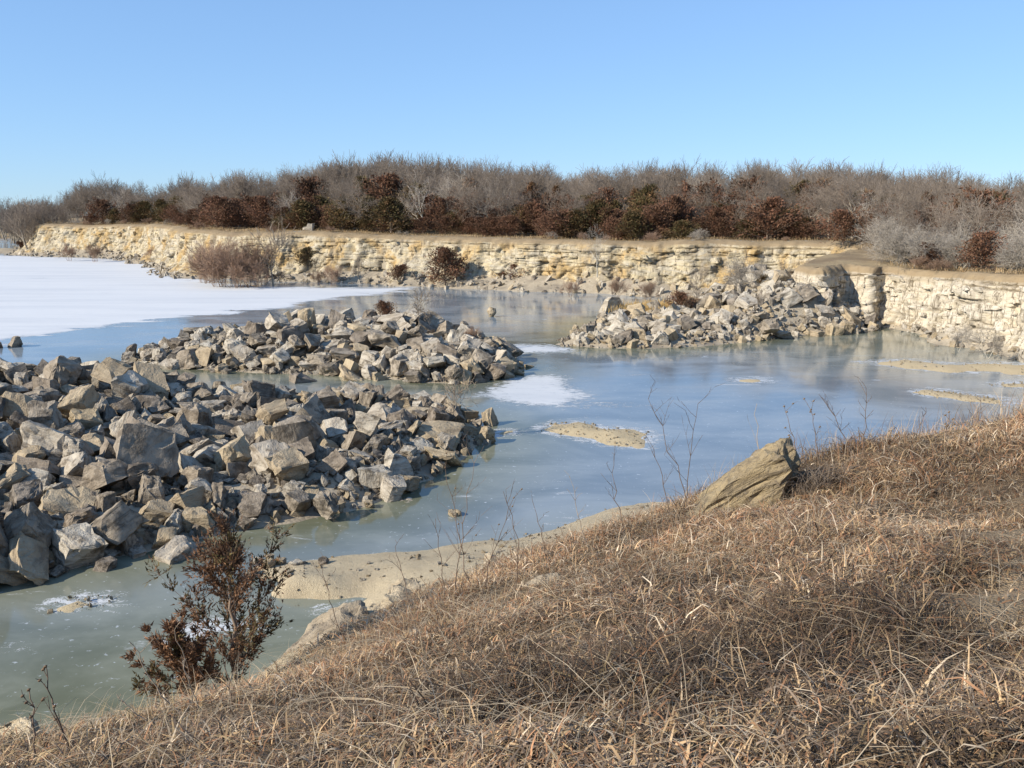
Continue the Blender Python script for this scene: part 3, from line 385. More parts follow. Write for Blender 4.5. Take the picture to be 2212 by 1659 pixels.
2,-1981,2850,139,-8,155,95,23,13,-1504,2636,145,-19,10,42,37,5,-1107,3670,33,113,46,12,66,16,-1987,2468,84,25,-23,-6,54,7,-1486,3173,150,-7,47,47,25,4,-957,2625,62,-173,11,-57,41,12,-1062,3025,81,3,-10,102,35,5,-1580,3241,215,87,26,51,59,7,-647,3177,108,-141,-22,-55,60,2,-808,2938,145,132,-6,40,85,
5,-2201,2794,87,8,-17,27,20,6,-1016,2615,127,-4,-145,-44,62,12,-2220,3784,82,17,14,136,21,17,-1448,2536,156,126,54,78,55,17,-1543,2968,163,-179,0,42,34,0,-1114,1944,87,-54,56,35,97,7,-1072,2892,83,-33,-141,56,87,13,-747,2840,70,179,-2,33,35,2,-2138,2975,162,-2,-11,-145,90,7,-1365,2572,109,7,46,91,33,
1,-488,3285,91,-5,-107,-74,39,14,-1176,2668,118,-42,-166,-45,106,9,-1672,1985,36,-22,-167,-69,22,15,-1239,2692,95,-11,-4,-92,44,14,-2161,3933,52,-20,-173,56,77,5,-410,2605,56,98,-12,-105,37,11,-1606,2676,160,112,9,-57,42,3,-1517,3579,131,-158,-11,1,72,17,-1077,1872,39,43,-22,114,97,0,-1715,3895,79,105,15,78,96,
6,-2238,3341,141,-15,-167,-23,38,14,-859,3111,90,11,8,-174,34,7,-2111,3315,142,71,-132,-35,42,13,-1571,2756,148,-5,6,77,39,15,-2102,3521,136,-170,52,25,53,5,-1817,2103,36,-81,0,-30,52,8,-2185,2761,94,4,129,-133,44,13,-803,2014,5,-12,170,72,97,10,-1285,3314,127,2,-25,126,87,4,-2056,3963,25,-142,21,26,51,
7,-1775,2700,152,-132,-28,-22,44,15,-1245,1971,114,-10,-15,156,97,16,-1986,3710,119,18,-28,-145,56,3,-976,2541,54,2,-12,133,38,8,-415,2641,70,17,-164,-76,41,10,-1491,1782,38,10,-16,2,77,2,-509,3628,18,7,4,130,47,15,-1884,2681,167,-109,3,126,95,13,-1726,2212,103,82,-28,-50,39,8,-2125,3444,179,19,1,-160,101,
9,-779,2867,85,-60,-37,126,60,14,-984,3111,91,-85,131,31,39,9,-350,3255,83,-175,-8,67,33,8,-396,2360,10,-7,-171,-1,33,10,-1856,2512,119,11,8,-81,20,10,-368,3516,59,-14,4,-135,87,0,-1279,1763,8,-106,1,-138,20,10,-1023,2863,77,29,3,-14,50,10,-1315,2738,119,-34,-26,11,59,4,-1200,3396,99,6,-8,158,68,
0,-1347,2386,133,-29,121,14,69,6,-2307,3873,62,8,22,108,35,3,-2287,3478,144,30,-172,50,34,10,-1050,2424,90,18,-6,131,60,6,-1268,2482,86,95,-3,-123,22,12,-1601,2258,122,-147,64,-4,58,3,-1740,1981,22,-173,7,-64,64,16,-2340,3719,111,154,-7,-11,21,5,-482,2833,101,18,139,-86,99,13,-2030,3613,159,-120,-2,-139,106,
13,-1224,2303,70,-24,-6,-131,35,8,-1255,3254,146,-3,-147,-46,74,11,-1774,2651,157,0,-180,40,41,10,-1838,3683,123,-114,49,-77,53,0,-2159,2719,150,-15,112,141,51,11,-1945,2790,145,-14,4,98,29,1,-1668,3362,170,28,-68,11,81,16,-1680,2313,115,50,-51,-144,37,13,-458,3552,34,17,-42,-179,30,16,-318,2824,58,-13,-20,-168,35,
14,-797,2598,78,109,-24,-68,71,13,-1001,2357,166,57,20,29,147,0,-1337,2469,151,-21,21,2,132,8,-715,2493,95,-24,3,-138,129,2,-662,2703,119,17,69,11,125,10,-780,2464,70,77,6,52,84,1,-1638,3181,232,11,29,17,129,4,-775,4345,-11,6,29,11,150,9,-1038,4278,-16,17,23,40,123,0,-965,3320,129,-7,14,37,110,
12,-674,3112,146,13,-4,32,106,5,-461,3063,100,-13,18,72,118,3,-256,2958,63,6,9,6,121,8,-584,2297,38,0,-27,153,72,7,-493,2260,43,6,-22,-152,86,14,-839,2296,76,-28,-24,-166,75,6,-1073,2263,136,0,24,151,111,9,-851,2211,59,-23,5,62,89,12,-1222,2143,87,-26,3,-142,97,17,-1119,2144,79,23,17,23,110,
2,-1467,3233,225,-22,12,-18,109,
]))
# heap 1, the last 13 stones chosen by eye
ROCK_DATA.append((13, [
4,-651,5707,45,12,16,77,94,17,-1073,5683,31,-9,11,79,97,2,-475,4977,132,-73,-21,6,85,16,-1825,5301,51,-58,17,179,55,6,-613,5448,117,9,-4,-136,44,8,-1372,4876,121,3,109,54,86,7,-2003,4822,48,33,-15,73,97,17,-379,5368,107,27,-17,133,102,11,-110,4568,66,-29,-11,-154,51,6,-761,5346,125,3,-3,-123,51,
16,-399,4437,92,9,18,-94,63,7,-1304,4855,102,32,27,49,43,16,-667,5071,126,66,-9,176,63,13,-811,4747,104,-8,2,-98,68,17,-146,4292,16,179,22,21,50,5,-1474,5531,40,35,-119,7,80,16,-711,5163,156,0,-4,95,134,3,-710,5662,41,-8,17,62,47,12,-81,4751,67,37,10,-28,82,1,-1890,4726,17,22,-122,98,28,
7,-972,4566,56,-15,-142,-21,54,8,-493,5220,112,-15,-21,-26,27,8,-1129,4947,114,89,4,-114,51,8,-1529,5512,65,-146,8,50,85,14,-63,4524,61,133,2,120,99,16,-809,5568,98,-100,-16,-74,75,9,-1676,4964,116,81,10,-101,40,4,-797,5685,34,16,-25,-164,37,10,-200,5404,45,148,20,-1,53,9,-1740,5388,46,-133,11,-56,96,
3,-451,5126,114,0,11,143,41,6,-1890,5115,93,-88,-53,-91,79,17,-387,5261,103,8,-168,25,28,12,-501,5343,122,40,-64,157,57,0,-1152,5546,67,30,-1,-164,47,5,-1064,4795,96,-5,12,158,30,9,-1658,4806,92,32,14,-11,74,1,-302,5167,101,77,-39,-5,52,2,-1348,4561,34,-57,145,22,65,10,-1158,5721,26,-31,18,108,97,
9,-27,4365,13,26,21,34,60,4,-1259,4567,43,21,-7,0,82,3,-1486,4711,66,-6,-20,86,70,4,-958,4691,100,-8,165,33,118,5,-809,5181,143,-4,-123,88,120,6,-79,4663,65,-2,20,-7,69,16,-1566,4660,51,93,-8,-32,58,9,-825,4568,61,-3,-161,-15,26,0,-815,4904,105,-29,-61,60,30,12,-272,4298,44,-127,-3,-106,67,
7,-512,5636,65,-38,53,150,125,16,-1593,5453,59,-54,-175,36,67,11,-1751,4817,68,57,-172,-25,43,3,-862,5625,105,-35,-52,31,100,13,-1043,4516,37,8,-4,12,95,4,-1303,5551,50,-18,-1,25,89,7,-390,4855,120,17,-141,-10,44,11,-1099,5211,119,-10,2,-160,75,7,-29,4964,26,29,-137,38,82,16,-484,5291,119,71,-7,-25,40,
13,-785,4927,102,1,177,79,37,7,-1223,4475,13,-126,-43,52,52,15,-813,5649,61,-107,21,78,93,6,-1604,5347,81,90,15,69,91,12,-753,4756,117,58,-2,102,70,4,-410,4392,60,-12,169,-2,43,13,-1308,4716,86,4,-9,10,114,9,-767,5272,127,-16,-12,81,53,17,-861,4849,102,-1,-7,66,63,7,-928,5334,113,32,-155,-46,49,
13,-900,5702,34,-6,17,100,97,14,-1258,4893,109,5,-4,78,57,8,-745,5387,122,3,128,61,45,17,-1132,4657,78,5,-14,51,65,0,-555,4360,49,-17,-73,53,97,4,-1178,5426,113,35,12,86,61,2,-1038,4605,67,4,-18,66,50,10,-1022,4620,103,-18,142,0,47,1,-227,4216,33,-1,-31,165,82,0,-710,4810,103,35,0,-179,28,
10,-1982,5002,58,-22,-9,70,38,6,-984,5404,108,3,2,19,26,4,-1680,5012,115,-177,33,-26,49,12,-1332,5175,96,-1,4,78,34,17,-1690,5150,111,-15,4,79,68,8,-1307,4897,101,-127,77,19,28,6,-651,4570,97,14,-18,45,78,0,-1535,5037,115,1,113,53,31,15,-747,5552,80,153,60,-1,29,14,-2024,5144,49,-12,-6,33,97,
11,-327,5231,96,-18,-20,-130,33,16,-1033,4896,118,1,-1,7,88,12,-1242,5638,50,45,-13,-123,97,9,-199,4802,82,30,6,125,26,0,-286,4983,133,102,114,-11,73,1,-1759,5131,102,-18,-7,32,52,10,-1403,5199,114,-175,15,19,110,12,-1901,4691,15,-164,65,21,47,0,-1879,5230,60,21,177,23,68,10,-1052,5524,74,-27,4,29,40,
6,-1234,5305,142,3,2,-36,132,11,-814,5497,132,161,-7,9,104,9,-879,4524,43,15,33,-91,31,8,-1204,4549,74,-21,-42,171,96,9,-1838,4738,34,50,133,64,52,5,-1200,4676,80,-146,-68,-7,44,11,-1396,4691,63,25,7,7,37,2,-1347,4959,124,-175,-1,-1,82,9,-218,5104,80,1,30,-12,60,10,-932,5685,75,-38,-19,47,110,
5,-725,5575,75,-27,9,178,28,14,-1150,5642,37,-29,127,-2,48,8,-1600,5100,117,24,105,-26,53,17,-477,5382,103,19,-10,141,27,12,-26,4748,35,21,-161,-35,47,12,-249,4390,55,33,-58,88,44,8,-922,4576,68,-19,-32,-89,51,15,-1101,5296,138,118,9,-12,119,8,-604,4981,117,-25,-44,125,43,5,-1061,4667,124,-133,10,57,114,
12,-276,5443,88,-86,-4,123,114,6,-651,4842,113,-2,-2,173,54,15,-1054,5147,103,9,130,-92,35,1,-501,5532,101,73,-43,-70,86,9,-239,5598,10,-24,-5,-17,26,15,-1734,5256,90,-97,-4,33,110,6,-387,4298,41,15,-13,40,49,4,-483,5585,69,91,-3,20,43,4,-440,4747,128,1,-4,5,107,1,-591,4502,69,98,-9,-65,44,
15,-939,5209,112,-109,8,-125,34,6,-1270,5387,101,4,-14,-94,35,13,-129,5296,20,164,-1,-92,43,3,-1873,4984,108,-7,-10,-70,90,13,-1568,5562,23,29,-17,-159,97,1,-1917,5172,55,15,179,15,35,5,-170,5313,43,154,-43,-17,62,11,-562,4759,120,-2,7,70,60,15,-193,4751,91,-3,-20,-161,43,10,-1533,4638,22,-23,7,177,27,
13,-291,5221,80,-31,2,-73,44,16,-1213,4934,133,67,-40,-124,87,17,-275,5052,96,172,24,3,53,5,-1643,4684,61,-73,-168,-23,125,16,-790,4519,57,62,-3,162,46,12,-1446,4764,94,-66,115,-74,60,5,-1552,4920,143,-2,6,-123,108,15,-1261,5190,100,3,128,-76,50,13,-219,5179,60,-10,-166,48,45,0,-644,5608,90,7,-6,-28,117,
9,-965,4919,117,-15,-62,129,70,2,-405,4521,121,-76,12,-141,97,5,-1286,5265,100,117,-20,118,35,9,-164,4688,83,16,-8,175,43,12,-300,5264,101,80,164,-24,57,0,-165,4454,52,29,19,4,45,11,-547,4547,90,-80,-14,31,61,14,-592,4865,111,7,-3,-6,43,4,-742,5639,82,72,-25,-150,63,8,-387,4655,121,-8,-6,151,53,
8,50,4713,11,-49,80,130,31,11,-1419,5573,42,106,-17,-75,97,17,-1471,4965,110,21,-8,148,44,12,-223,4722,122,-12,-15,-125,108,5,-719,5076,112,99,6,-90,30,15,-1569,4847,104,-76,0,-45,63,8,-586,4435,62,36,84,60,94,10,15,4771,15,-9,-16,-150,64,15,-170,4238,21,13,-1,37,77,3,-1207,5700,76,33,9,101,97,
12,-1619,5038,114,-124,-35,7,43,16,-80,4321,34,-124,8,-102,95,13,-1710,5106,132,36,15,-80,75,15,-1355,5417,90,20,13,162,51,10,-435,4989,111,-5,8,146,26,10,-1440,5468,97,-4,-9,88,129,12,-471,4233,31,-2,166,75,79,14,-484,5425,110,-114,6,-4,44,16,-1803,5085,120,-63,78,65,77,0,-21,5029,15,12,179,-78,39,
14,-1282,4938,107,165,-25,2,43,7,-1025,4725,109,84,31,-66,68,17,-716,4945,115,5,-6,11,101,4,-511,4392,39,-9,-19,90,26,17,-183,4405,38,29,-14,38,44,5,-146,5414,28,-48,71,127,70,11,-440,4278,53,-48,1,-38,90,13,-11,4595,24,-10,-171,76,26,16,-797,5495,203,160,-6,52,92,17,-1592,4805,78,9,-23,60,43,
16,-1656,5501,60,2,60,-85,119,2,-1062,4990,111,-68,-9,98,80,1,-1009,5518,99,-124,33,67,68,17,-718,5807,-1,-6,-14,-51,44,17,-1481,5392,72,-22,6,41,64,0,-1847,4773,41,-93,-15,78,39,2,-710,4357,29,-1,-15,55,84,5,-1398,4667,51,59,178,-7,27,8,-1567,4577,14,-44,-100,79,32,9,-1433,5296,136,-17,-45,-138,108,
1,-1893,5265,37,-21,0,49,43,1,-1922,4787,48,97,-87,42,78,11,-996,5248,143,-10,0,136,124,16,-629,5308,162,-90,7,-167,137,17,-834,4546,54,-48,5,-168,30,12,-1194,4714,105,92,26,56,58,6,-1658,4852,100,166,17,85,61,15,-665,4294,15,5,-16,48,73,11,-613,4479,48,12,98,107,26,0,-950,4870,107,63,1,12,47,
6,-261,5119,87,10,138,-7,47,14,-2003,5208,18,-87,11,-152,26,12,-1042,5192,113,9,1,-101,52,14,-400,5741,3,159,-15,60,26,10,-191,4875,78,11,-38,113,43,6,-1370,5073,133,-95,-8,-137,129,12,-1552,5417,89,67,-38,-34,104,1,-1649,5295,78,9,19,156,43,8,-1082,5597,95,8,-43,-126,129,6,-1223,4792,170,-5,32,-140,142,
8,-876,4987,105,5,170,59,38,3,-295,5456,143,6,14,36,43,4,-437,5076,115,-147,3,-12,43,0,-490,5670,26,1,-163,76,30,3,-1960,4967,63,17,-4,-60,28,4,-1875,4684,31,-115,-4,105,78,6,-416,4345,47,-176,13,-16,31,2,-1560,4724,60,-70,-26,55,45,11,-916,5045,107,100,-4,107,45,4,-1666,5401,33,-114,-8,-90,26,
17,-1839,5170,111,-42,-3,22,138,7,-1177,4913,97,-129,-29,-23,34,3,-1241,4863,137,60,140,39,43,0,-1451,4984,154,-88,26,44,111,7,-39,4872,21,-39,33,145,30,14,-168,5163,50,-8,-157,-104,43,12,-606,4740,105,1,2,118,27,8,-1309,5721,23,-89,6,52,97,0,-598,5086,151,89,-13,97,134,0,-112,4821,60,89,15,35,49,
12,-952,5010,111,0,-2,140,67,8,-950,5606,65,109,-25,-61,43,4,-1834,4839,62,5,155,60,66,10,-726,5612,71,82,15,37,49,16,-1403,4564,24,17,-3,-25,40,0,-1850,5325,28,-48,-1,-147,35,15,-625,5508,101,-6,-103,-157,63,12,-1158,4858,117,13,-169,-18,88,10,-1667,4615,21,154,13,-68,45,15,-1226,5715,23,94,6,43,85,
13,-198,4470,65,14,-1,-100,43,3,-1621,4975,123,4,-4,78,82,0,-1288,4993,127,-59,-38,-102,48,11,-1056,5236,108,-10,-5,66,35,14,-1599,4617,18,16,-8,100,26,1,-806,4967,147,-43,-3,-125,99,16,-92,5524,14,32,170,-61,81,9,-1177,5219,165,13,-48,69,130,7,-1436,4843,112,143,-47,53,65,2,-973,5328,152,-14,130,-109,61,
16,-1588,4976,159,80,-151,-25,71,14,-1506,5059,112,-27,175,50,44,3,-105,5213,19,151,-1,-81,48,10,-1784,4768,39,9,-10,12,43,12,-153,4782,76,66,-60,79,56,16,-638,4507,83,-128,-59,-63,69,14,-1028,4795,95,-18,-150,-77,26,13,-249,5271,68,175,18,0,71,3,-797,4860,112,163,32,-56,43,12,-854,5557,80,59,1,7,31,
3,-1305,4765,117,31,-27,-123,56,8,-300,5375,88,-84,-10,135,51,11,-217,4901,90,-109,-74,76,43,0,-455,5399,104,-96,4,-29,28,8,-883,4771,112,-51,-69,0,60,5,-5,4534,34,90,12,-85,70,0,-1797,5341,38,-78,-23,-60,50,17,-623,4782,102,-2,176,-28,46,9,-1735,5476,15,25,10,-132,51,2,-1093,5730,61,-120,-1,73,50,
5,-1600,5524,14,-32,8,6,27,8,-746,5027,151,18,-15,76,97,3,-1030,5589,54,-1,20,91,27,12,-1101,4921,104,-25,102,90,43,6,-424,5321,121,-5,156,40,62,8,-1789,4648,15,34,101,123,45,2,-166,4511,72,-48,119,-4,45,9,-419,5009,116,-170,15,49,27,17,-203,5238,65,72,16,-3,51,6,-253,5560,43,-134,-15,118,97,
16,-439,5595,64,72,-106,-39,53,1,-427,5167,112,-91,-111,-27,29,6,-1194,5565,85,-147,-5,-7,46,1,-1112,5546,151,-15,33,-137,106,8,-983,5766,28,122,101,45,89,12,-1153,5497,96,-127,4,66,70,0,-1490,4607,39,99,9,-125,55,16,-915,5563,92,7,17,115,70,12,-685,4814,102,-121,-51,-95,28,13,-988,4511,73,-3,-177,-21,97,
5,-443,4874,125,21,-109,130,43,15,-1086,5055,117,-7,2,-123,69,4,-1280,5246,192,57,141,7,123,4,-519,4747,110,10,174,71,43,11,-1433,4908,117,-15,-117,114,63,1,-2119,5047,30,-13,-12,40,64,14,-805,4801,111,-22,-151,47,49,7,-1584,5475,26,-82,40,0,27,0,-142,4861,76,36,18,44,69,9,-1614,4806,98,68,-25,71,32,
17,-1940,5079,58,14,-28,-42,30,9,-2135,4896,15,95,-12,-19,43,10,-907,5191,119,-2,6,-30,58,17,-1571,5050,110,-176,-6,-36,43,14,-320,4573,120,8,2,-168,50,12,-1429,5385,83,-82,167,1,37,15,-252,5389,56,-112,-22,-125,46,9,-658,5153,213,-175,12,-35,48,16,-1498,5290,111,177,1,24,63,6,-243,5150,73,-81,-11,132,32,
1,-633,4351,9,-91,-13,24,26,6,-2031,5081,39,-146,-32,-3,47,10,-1303,5229,91,-6,176,-15,26,16,-183,5196,58,-35,15,-44,41,6,-1231,4703,108,-30,-151,32,37,4,-1309,5230,112,-148,7,-82,74,10,-317,4673,115,-8,1,-173,65,0,-1392,5512,54,-177,-20,-71,57,11,-1640,5533,5,-93,-14,-62,26,2,-606,4721,150,0,35,-130,90,
7,-1006,4952,101,-59,44,36,57,0,-1936,5337,22,-90,15,110,64,11,-619,5386,123,0,-115,-79,54,0,-1091,5495,93,163,15,56,46,8,-2127,4849,23,6,-10,-73,75,14,-916,4819,157,-1,37,92,130,16,-862,4670,97,9,16,-78,51,6,-895,4901,104,2,-170,44,47,11,-141,4827,62,-84,-11,72,31,7,-807,5343,114,-53,47,158,44,
3,-728,4606,79,-27,174,4,44,8,-1245,5002,120,43,4,-91,51,3,-32,4498,21,1,13,-23,44,15,-1385,5181,147,-138,-61,-56,76,6,-1609,5170,118,-16,-150,52,48,7,-393,5112,120,73,21,89,43,3,-292,4625,113,-4,1,134,43,13,-664,4696,110,-92,-37,41,26,6,-2062,4975,42,-86,9,-117,63,17,-1099,5430,113,-179,0,-44,86,
2,-1973,5110,61,-4,-1,61,49,3,-1665,5293,117,117,-37,-25,63,1,-1632,5130,124,107,8,42,61,9,-420,5551,71,168,-17,-44,46,0,-685,4710,115,68,4,159,52,2,-279,4188,8,129,11,130,43,5,-1040,5076,128,-21,26,-140,91,0,-363,4241,31,-162,69,-28,48,16,-91,4622,57,31,-8,104,29,1,-494,5717,26,24,-30,-19,45,
5,-1180,5613,90,0,155,-35,122,0,-874,4602,95,-72,-29,-153,81,5,-153,4566,83,49,113,57,71,0,-490,4877,116,1,3,98,43,6,-1174,5125,97,-12,-154,-19,32,6,-961,5531,87,-19,104,-114,41,17,-409,5742,30,-26,168,-66,97,0,-1240,5084,130,-5,-26,161,117,6,-927,5407,128,-20,-1,89,65,3,-1301,5100,99,-3,6,98,29,
15,-1349,5232,138,-105,2,-52,70,8,-301,5516,54,1,-17,-136,51,6,-1337,5384,128,135,-4,-120,134,0,-1387,4785,116,5,-36,-49,100,17,-1119,5160,112,97,-8,-66,46,9,-1429,5484,51,12,35,115,43,17,-151,5349,24,12,-177,-53,44,1,-1159,5017,108,-7,-107,-22,43,6,-1257,4610,56,14,-161,39,44,4,-1842,5066,104,115,-4,98,53,
7,-1055,5361,130,74,172,11,47,4,-464,5093,108,-1,2,-151,28,14,-2009,4877,67,-55,-84,-115,80,8,-703,4866,132,-3,23,-28,86,2,-1537,5449,43,4,14,128,27,14,-791,5127,119,-16,-153,-89,43,3,-910,5356,125,-56,-7,-10,61,0,-785,4577,93,94,17,-69,92,10,-1278,4512,25,92,-8,121,43,5,-582,4817,109,0,-129,37,43,
17,-59,4916,48,-30,-20,162,75,9,-192,5142,74,-129,-31,-55,48,17,-1939,4672,2,-14,-175,-67,61,0,-477,5165,156,-33,-42,39,133,11,-1793,4731,30,-94,-15,59,28,10,-618,4913,116,-7,-17,173,76,10,-1187,4981,97,-6,2,147,43,11,-88,4463,36,17,-3,94,49,12,-2066,5054,53,39,13,-87,68,2,-804,5397,138,2,-101,-134,82,
13,-1133,5576,50,170,-14,-43,34,11,-1508,4650,44,-44,129,77,50,14,-116,4696,83,30,164,-9,63,11,-1214,4997,175,54,27,-159,108,13,-294,4362,78,-32,7,-32,91,14,-413,4815,124,156,19,4,46,11,-359,5730,13,-109,-44,-107,50,2,-735,4912,162,-2,-95,-111,77,14,-198,5367,79,5,-25,112,79,9,-305,5317,101,-80,-167,5,68,
17,-1144,4529,26,-8,-20,122,27,15,-109,5107,49,15,8,75,73,1,-205,4952,100,-69,126,18,70,3,-537,4918,130,83,-3,-52,63,15,-676,4757,126,-78,-47,-143,99,14,-1953,5146,49,73,26,-13,43,13,-1942,5032,68,-20,-10,3,46,9,-769,4825,133,-105,-7,-76,64,15,-370,4585,125,-160,-62,-33,66,6,-1441,4562,32,-29,122,-29,71,
8,-616,5189,144,-52,-18,-74,68,14,-1210,5553,58,-12,6,31,43,3,95,4697,0,-1,-13,-163,47,10,-1237,4725,89,10,100,50,26,5,-2001,5038,69,62,135,-47,62,10,-1326,5037,102,-5,-4,-140,47,1,-722,5445,168,32,-25,-55,131,0,-786,4668,152,-11,148,38,127,3,-1330,4817,115,15,-145,-51,59,10,-1332,5597,51,142,35,25,81,
3,-34,4859,83,-22,25,-22,129,13,-516,4249,3,3,-5,-33,27,10,-1325,4612,51,-130,-14,86,46,16,-698,5489,107,-16,9,19,40,4,-709,5571,132,-174,14,28,60,14,-128,4499,61,15,-160,-79,73,17,-1005,5717,13,-3,9,131,26,12,-933,4788,103,39,-8,-10,43,12,-2040,5274,30,2,165,-14,97,11,-822,5098,164,72,5,154,142,
13,-377,4316,85,5,-19,-87,122,3,-1042,5696,91,36,11,142,97,3,-633,4814,142,148,-5,49,51,7,-919,5369,150,-140,4,79,64,16,-1060,5667,162,-87,16,-126,97,0,-757,4858,104,-179,2,57,27,17,-733,4952,156,-81,-9,9,52,13,-253,4768,115,60,-1,-132,43,9,-458,4447,74,-87,12,-61,45,1,-14,4573,43,-87,-27,39,43,
11,-571,5216,179,71,129,-23,138,17,-1081,4829,120,-60,-5,-172,81,13,-205,4632,100,-31,8,-89,51,17,-369,5173,115,4,-3,115,83,9,-1280,5599,69,19,-11,-95,50,8,-946,5475,132,-6,-31,-167,90,13,-350,4783,122,26,-48,61,43,16,-766,5586,92,-74,127,-37,45,7,-1791,5411,18,10,-11,-35,42,7,-554,4885,128,-20,-27,-114,72,
4,-1271,5339,179,-26,0,95,81,13,-423,4850,116,6,175,84,30,1,-911,5796,34,55,-13,-10,97,10,-371,4322,118,5,-15,-114,52,0,-385,5532,63,73,-7,-36,29,15,-1315,5102,182,-104,35,120,124,7,-352,4617,118,-129,-7,-76,63,10,-280,5644,8,-16,-10,-78,47,13,-1549,4539,1,0,8,-56,49,12,-1039,5359,107,6,-4,-101,27,
2,-1505,4721,110,7,15,-53,75,15,-902,4865,100,-1,129,61,44,11,-1196,4502,32,-174,-37,-37,48,17,-1870,4795,38,21,10,-118,28,13,-1304,5019,112,27,-19,61,61,3,-34,4796,39,-64,-17,-148,57,12,-1467,4480,3,-106,10,-116,50,0,-1739,5062,140,-90,-35,24,49,7,-1500,4521,15,-146,-37,11,78,13,-1009,5642,55,46,19,113,68,
6,-1125,4465,18,12,11,-58,44,13,-1459,5204,96,-8,7,-39,43,17,-1022,5301,132,15,61,150,57,9,-1936,5200,44,28,21,-148,43,4,-1769,5305,48,-6,-3,-113,44,9,-161,4355,64,-25,-14,169,129,10,-1986,5133,49,75,2,65,43,15,-462,5661,30,2,146,105,57,9,-49,4415,37,-117,3,-145,97,9,-1100,4779,102,-17,-48,0,43,
16,-861,4900,156,4,-176,-61,114,12,-340,5553,62,2,-158,45,69,15,-1398,5342,103,18,6,-164,43,17,-221,4434,67,13,-63,80,54,17,-556,4973,127,-11,118,100,51,15,-894,4984,144,-80,51,-118,83,17,-1279,4960,146,-143,12,-38,49,5,-1909,4948,84,-56,34,59,43,9,-1211,5379,115,-179,-3,-25,61,9,-519,4756,178,61,26,167,87,
0,-1659,5085,125,7,99,51,53,3,-1158,4784,95,0,1,-154,48,8,-796,5308,165,26,-65,-83,114,9,-145,5495,19,63,10,-74,43,17,-210,5019,80,27,2,72,80,13,-293,5125,111,-95,56,-85,48,0,-818,5780,16,-22,-71,-79,60,14,-1016,5378,125,24,5,-79,68,10,-491,5716,79,35,26,146,137,15,-908,5275,134,-152,21,-25,101,
9,-872,5426,123,-6,-10,61,60,10,-39,4596,70,9,-40,-128,82,0,-322,4820,120,-13,-39,-120,43,9,-192,4271,63,-173,51,25,95,12,-1225,5508,92,15,-79,-37,100,7,-2017,4736,2,63,151,54,26,12,-91,4787,103,21,-31,-100,68,6,-680,4428,49,-104,-21,87,97,8,-1036,4842,94,-70,2,-117,27,2,-176,5616,12,-66,-20,-154,84,
3,-1007,5726,57,17,74,-119,74,3,-1593,4812,123,-17,48,-154,38,4,36,4443,7,41,153,-56,47,3,-947,4894,132,64,6,21,33,7,-557,5415,132,-58,50,12,120,16,-428,4928,131,-9,-3,30,63,7,-542,5039,108,-18,45,-3,26,17,-266,4848,105,16,10,12,46,8,-1247,5149,107,65,104,8,47,16,-1066,4938,152,-73,-61,-98,47,
8,-1381,5371,91,-92,2,29,26,11,-686,5028,117,-92,0,57,57,5,-129,5366,17,79,-160,-8,26,3,-1055,4803,125,-55,-14,-170,51,7,-1493,4813,113,69,-4,-18,89,4,-1136,4655,133,-134,25,87,99,4,-1422,4649,75,-39,-152,-24,97,11,-1049,5491,147,-27,-22,71,116,15,-1543,4807,84,25,121,107,46,9,-904,4548,50,108,4,-23,27,
6,-483,5739,7,-150,-22,-27,27,6,-966,5017,177,5,0,50,115,4,-1802,4616,19,-38,-170,-21,74,9,-1080,4717,97,-112,1,16,45,6,-282,4886,130,120,-59,-64,90,9,-866,5023,131,10,-7,143,72,6,-799,4395,35,-29,112,11,97,15,-1797,5153,85,-60,177,30,43,15,-489,5770,-2,179,54,8,26,0,-884,4957,98,6,-5,13,27,
17,-751,5630,50,16,-20,-134,43,3,-597,5612,50,3,-169,41,26,8,-1749,5292,56,162,38,25,35,15,-1253,4718,121,31,112,-115,40,15,-1706,5034,131,109,56,10,34,10,-317,4424,106,-34,17,-20,128,16,-994,4791,109,-120,16,95,60,12,-1001,5135,169,79,-52,80,135,2,-479,5470,154,-29,-158,-11,121,7,-478,4401,80,86,6,-5,103,
3,-2159,4962,34,-4,79,171,74,12,-58,5012,57,79,-77,-61,84,17,-650,5426,129,16,8,-142,75,13,-964,4461,23,-5,-21,122,72,15,-1184,4613,80,-166,-22,38,85,15,-859,4740,103,-81,-7,-33,46,12,-314,4750,144,69,-24,-61,103,17,-970,5326,115,-145,-1,117,43,2,-545,4840,122,-5,3,95,63,12,-471,4831,131,18,-63,88,82,
1,-477,4332,58,3,68,41,73,1,-735,4700,109,5,-9,43,43,16,-1579,5512,25,-147,12,14,39,0,-1470,4866,121,-13,113,-55,52,5,-1830,5347,26,19,-5,-143,42,3,-980,4590,80,6,10,149,65,10,-1600,4583,6,-2,-169,-92,29,11,-972,4609,97,-104,25,-140,31,15,-890,5398,108,-2,2,89,26,14,-1323,5023,156,59,47,152,78,
3,-602,4853,142,19,-44,-1,74,9,-126,4544,90,-41,146,16,43,4,-710,4752,97,-176,1,-50,26,4,-44,5258,8,-18,0,-83,70,12,-125,4911,51,166,18,-20,26,17,-1833,5252,59,35,-3,132,56,16,-572,4793,153,-159,28,-24,51,2,-132,4631,98,-57,4,-34,88,12,-226,4502,116,28,-51,-33,136,0,-839,5007,179,60,1,-134,70,
4,-1502,4489,-9,-2,-13,67,34,17,-908,4490,50,115,60,-40,48,0,-199,5482,45,95,12,81,74,2,-220,4787,98,-76,-162,26,45,10,-1504,4997,110,-17,-14,-87,43,11,-775,5503,107,-99,-27,-86,43,17,-906,4632,79,149,-14,50,44,9,-979,5403,141,63,-136,26,47,10,-843,5446,105,-2,4,-147,30,2,-319,5623,49,-15,-16,-98,97,
